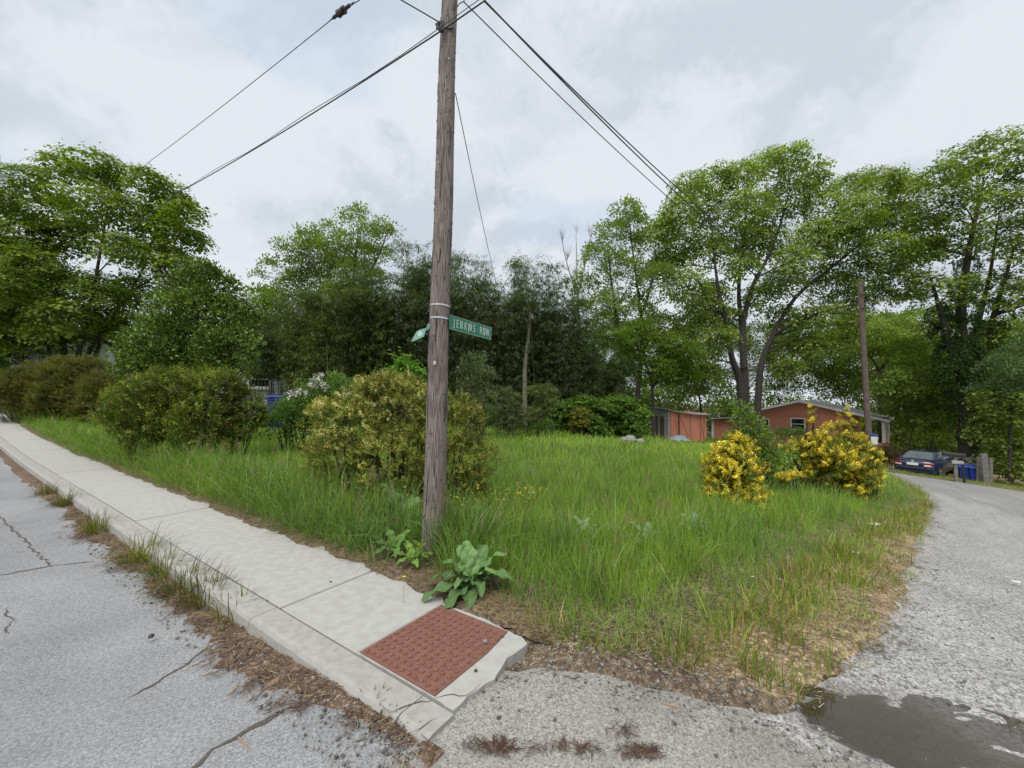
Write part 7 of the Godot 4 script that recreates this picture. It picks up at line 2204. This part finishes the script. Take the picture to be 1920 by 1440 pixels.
	for i in 130:
		var o: Vector2 = fp[rng.randi() % fp.size()]
		var p := o + Vector2(rnd(-0.2, 0.2), rnd(-0.2, 0.2))
		fx.append(Transform3D(Basis(Vector3(rnd(-1, 1), 0, rnd(-1, 1)).normalized(), rnd(0, 0.6)) * Basis.from_scale(Vector3.ONE * rnd(0.8, 1.4)), on(p.x, p.y, rnd(0.28, 0.44))))
		fc.append(Color.WHITE)
	for o in [Vector2(-2.001, 5.213), Vector2(-2.407, 4.897), Vector2(-0.904, 3.983), Vector2(-0.855, 3.259), Vector2(-0.176, 3.399), Vector2(-0.451, 3.867)]:
		fx.append(Transform3D(Basis.from_scale(Vector3.ONE * 1.5), on(o.x, o.y, 0.2)))
		fc.append(Color.WHITE)
	stuff(scatter("buttercup_flowers", fm.mesh(), M.petal, fx, fc), "tiny yellow buttercups in the grass right of the pole", "flowers")

func pebble(seed_at: int) -> ArrayMesh:
	var mb := MB.new()
	var n := FastNoiseLite.new()
	n.seed = seed_at
	n.frequency = 0.9
	var rows := []
	for i in 5:
		var el := -PI * 0.5 + PI * i / 4.0
		var row := []
		for j in 7:
			var az := TAU * j / 7.0 + 0.3 * i
			var u := Vector3(cos(az) * cos(el), sin(el), sin(az) * cos(el))
			row.append(u * (1.0 + 0.55 * n.get_noise_3dv(u * 1.5)) * Vector3(1, 0.62, 0.85))
		rows.append(row)
	for i in 4:
		for j in 7:
			mb.face([rows[i][j], rows[i][(j + 1) % 7], rows[i + 1][(j + 1) % 7], rows[i + 1][j]], Vector3.ZERO)
	return mb.mesh()

func build_small_things() -> void:
	# loose stones on the bare margin, in the gutter and on the lane
	var stones := [pebble(3), pebble(8), pebble(15)]
	for k in 3:
		var xf := []
		var cs := []
		for i in 2400:
			var p := Vector2.ZERO
			var up := 0.0
			var sz := 0.011 * pow(rng.randf(), 4.0) + 0.0028
			if i % 8 < 3:
				var s := rnd(-1.5, 1.5)
				p = sw(s, along(APRON_EDGE, s) + 0.05 + 0.16 * rng.randfn())
				up = ground_h(p.x, p.y)
				up = maxf(up, road_h(s, p.dot(SN))) if p.dot(SN) < along(APRON_EDGE, s) else up
			elif i % 8 < 5:
				var s := 1.45 + 6.0 * pow(rng.randf(), 1.6)
				var w := CURB - 0.02 - 0.3 * pow(rng.randf(), 1.4)
				p = sw(s, w)
				up = road_h(s, w) + 0.008
			elif i % 8 < 7:
				var w := rnd(2.6, 7.0)
				var s := along(DRIVE_EDGE, w) + 0.25 - 2.8 * pow(rng.randf(), 1.3)
				if basin(s, w) > 0.05: continue
				p = sw(s, w)
				up = maxf(ground_h(p.x, p.y), base_h(p.x, p.y) - 0.016 - basin(s, w))
			else:
				var s := rnd(-1.8, 1.4)
				var w := rnd(1.0, along(APRON_EDGE, s))
				p = sw(s, w)
				up = road_h(s, w)
				sz *= 0.6
			xf.append(Transform3D(Basis(unit(), rnd(0.0, TAU)) * Basis.from_scale(Vector3.ONE * sz), Vector3(p.x, up + sz * 0.3, -p.y)))
			var q := rnd(0.35, 1.25)
			cs.append(Color(q, q * rnd(0.94, 1.0), q * rnd(0.86, 1.0)))
		stuff(scatter("gravel", stones[k], M.stone, xf, cs), "loose grey stones scattered along the pavement edges", "gravel")
	# rust-brown needles
	var nm := MB.new()
	for i in 10:
		var a := rnd(0.0, TAU)
		var p := Vector3(rnd(-0.035, 0.035), rnd(0.0, 0.01), rnd(-0.035, 0.035))
		nm.bar(p, p + Vector3(cos(a), rnd(-0.1, 0.15), sin(a)) * rnd(0.02, 0.06), 0.0022, 0.0012, Vector3.UP, pick([[Color(0.145, 0.085, 0.052), 2.0], [Color(0.1, 0.068, 0.048), 1.2], [Color(0.27, 0.2, 0.13), 0.8]]))
	var nx := []
	var nc := []
	for i in 650:
		var s := 1.4 + 9.0 * pow(rng.randf(), 1.4)
		var w := CURB - 0.02 - 0.34 * rng.randf() * clampf(0.55 + noise.get_noise_2d(s * 0.9, 17.0) + 0.4 * noise.get_noise_2d(s * 2.5, 50.0), 0.08, 1.2)
		if noise.get_noise_2d(s * 1.6, 140.0) < -0.12 and rng.randf() < 0.8: continue
		var p := sw(s, w)
		nx.append(Transform3D(Basis(Vector3.UP, rnd(0.0, TAU)) * Basis.from_scale(Vector3.ONE * rnd(0.7, 1.4)), Vector3(p.x, road_h(s, w) + 0.012 + 0.012 * rng.randf(), -p.y)))
		var q := rnd(0.7, 1.25)
		nc.append(Color(q, q, q))
	var heaps := [[Vector2(-0.087, 1.953), 0.028, 90], [Vector2(-0.037, 1.941), 0.015, 40], [Vector2(0.225, 1.96), 0.018, 40], [Vector2(0.335, 1.944), 0.022, 50], [Vector2(0.54, 1.922), 0.022, 60], [Vector2(0.636, 1.929), 0.014, 36], [Vector2(0.545, 2.031), 0.04, 40], [Vector2(0.124, 1.945), 0.03, 30], [Vector2(-0.2, 1.958), 0.03, 30], [Vector2(-1.14, 2.224), 0.06, 60], [Vector2(0.625, 1.92), 0.03, 30]]
	for hp in heaps:
		for i in int(hp[2] * 0.2):
			var p: Vector2 = hp[0] + Vector2(rng.randfn() * 1.4, rng.randfn() * 0.5) * hp[1]
			nx.append(Transform3D(Basis(Vector3.UP, rnd(0.0, TAU)) * Basis.from_scale(Vector3.ONE * rnd(0.5, 0.9)), Vector3(p.x, road_h(p.dot(SD), p.dot(SN)) + 0.004 + 0.01 * rng.randf(), -p.y)))
			var q := rnd(0.7, 1.2)
			nc.append(Color(q * 0.6, q * 0.5, q * 0.48))
	for i in 800:          # a rusty drift along the lane edge
		var w := rnd(3.2, 16.0)
		var s := along(DRIVE_EDGE, w) + 0.12 + 0.16 * rng.randfn()
		var p := sw(s, w)
		nx.append(Transform3D(Basis(Vector3.UP, rnd(0.0, TAU)) * Basis.from_scale(Vector3.ONE * rnd(0.5, 1.1)), Vector3(p.x, maxf(ground_h(p.x, p.y), base_h(p.x, p.y) - 0.016) + 0.006, -p.y)))
		var q := rnd(0.7, 1.3)
		nc.append(Color(q, q * 1.05, q))
	stuff(scatter("needle_litter", nm.mesh(), M.dry, nx, nc), "rust-brown fallen needles in the gutter and on the pavement", "litter")
	# stones one can pick out
	var big := [[Vector2(-0.174, 2.7), 0.016, "pale pebble lying on the red tactile plate", 0.03], [Vector2(0.206, 2.293), 0.02, "whitish stone on the pavement nearest the sidewalk end", -0.02], [Vector2(-0.071, 2.201), 0.018, "grey stone beside the sidewalk's broken end", -0.02], [Vector2(0.361, 2.44), 0.022, "pale stone at the pavement's upper edge", -0.015], [Vector2(0.55, 2.19), 0.02, "dark stone alone on the lane mouth", -0.03], [Vector2(-0.068, 2.131), 0.016, "dark pebble below the sidewalk's broken end", -0.025], [Vector2(-2.554, 2.931), 0.022, "dark stone lying alone on the street", -0.075], [Vector2(-1.588, 3.607), 0.012, "dark pebble on the sidewalk slab", 0.006], [Vector2(-0.214, 2.449), 0.013, "dark pebble on the concrete beside the tactile plate", 0.006]]
	for i in big.size():
		var g: Array = big[i]
		var q: Vector2 = g[0]
		var o := obj("stone", stones[i % 3], M.stone.duplicate(), null, on(q.x, q.y, g[3]))
		o.scale = Vector3.ONE * g[1]
		o.rotation.y = i * 1.3
		if g[2].begins_with("dark"): o.material_override.albedo_color = col(0.25, 0.25, 0.26)
		tag(o, g[2], "stone")
	for g in [[Vector3(5.641, -0.596, -19.5), 0.34, "pale rock at the foot of the layered leafy bush"], [Vector3(6.091, -0.647, -19.3), 0.22, "smaller pale rock right of the rock by the leafy bush"], [Vector3(5.197, -0.538, -19), 0.2, "small pale rock left of the rocks by the leafy bush"]]:
		var o := obj("rock", stones[1], M.stone, null, g[0] + Vector3(0, 0.18, 0))
		o.scale = Vector3.ONE * g[1]
		tag(o, g[2], "rock")
	# litter
	var scraps := [[Vector2(5.723, 6.461), 0.1, "white paper scrap in the grass nearest the lane bend"], [Vector2(6.242, 6.834), 0.05, "small bluish paper scrap beside the white one at the bend"], [Vector2(3.926, 4.684), 0.055, "white paper scrap on the dry verge"], [Vector2(3.084, 4.082), 0.025, "thin pale scrap on the dry verge, second from the grass"], [Vector2(2.168, 3.712), 0.02, "tiny white scrap among the tufts"], [Vector2(2.401, 3.695), 0.022, "small white scrap among the tufts nearer the lane"], [Vector2(5.352, 4.374), 0.04, "pale strip of litter on the lane at the right edge"]]
	for i in scraps.size():
		var g: Array = scraps[i]
		var mb := MB.new()
		var n := 4
		var gr := []
		for a in n + 1:
			var row := []
			for b in n + 1:
				row.append(Vector3((a / 4.0 - 0.5) * g[1] * 1.5, 0.02 + 0.12 * g[1] * rnd(-1, 1), (b / 4.0 - 0.5) * g[1]))
			gr.append(row)
		for a in n:
			for b in n: mb.quad(gr[a][b], gr[a + 1][b], gr[a + 1][b + 1], gr[a][b + 1])
		var q: Vector2 = g[0]
		var o := obj("paper_scrap", mb.mesh(), M.paper, null, Vector3(q.x, maxf(ground_h(q.x, q.y), base_h(q.x, q.y) - 0.016) + 0.03, -q.y))
		o.rotation.y = i * 0.9
		tag(o, g[2], "litter", "scraps of litter")
	# twigs on the street and sidewalk
	for g in [[Vector2(-1.342, 2.046), Vector2(-1.228, 1.963), -0.055, "short brown twig across the road crack"], [Vector2(-1.243, 3.763), Vector2(-1.197, 3.979), 0.01, "thin twig on the sidewalk slab edge"], [Vector2(0.818, 2.239), Vector2(0.903, 2.202), -0.025, "thin twig on the lane mouth pavement"]]:
		var a: Vector2 = g[0]
		var b: Vector2 = g[1]
		var t := MB.new()
		var p0 := on(a.x, a.y, g[2])
		var p1 := on(b.x, b.y, g[2])
		t.tube([Vector3.ZERO, (p1 - p0) * 0.5 + Vector3(0.004, 0.004, 0.006), p1 - p0], [0.004, 0.0045, 0.003], 6, Color(0.3, 0.19, 0.12))
		var o := obj("twig", t.mesh(), M.dry, null, p0)
		tag(o, g[3], "twig")
	# a crumpled tarp before the shed
	var tp := MB.new()
	var tg := []
	for a in 7:
		var row := []
		for b in 5: row.append(Vector3((a / 6.0 - 0.5) * 1.2, 0.28 * sin(PI * a / 6.0) * sin(PI * b / 4.0) + rnd(0.0, 0.12), (b / 4.0 - 0.5) * 0.8))
		tg.append(row)
	for a in 6:
		for b in 4: tp.quad(tg[a][b], tg[a + 1][b], tg[a + 1][b + 1], tg[a][b + 1])
	var to := obj("tarp", tp.mesh(), plain(col(0.16, 0.22, 0.27), 0.5), null, Vector3(10.462, -1.241, -25.5) + Vector3(0, 0.15, 0))
	tag(to, "small crumpled blue-grey tarp in the grass before the shed doors", "tarp")
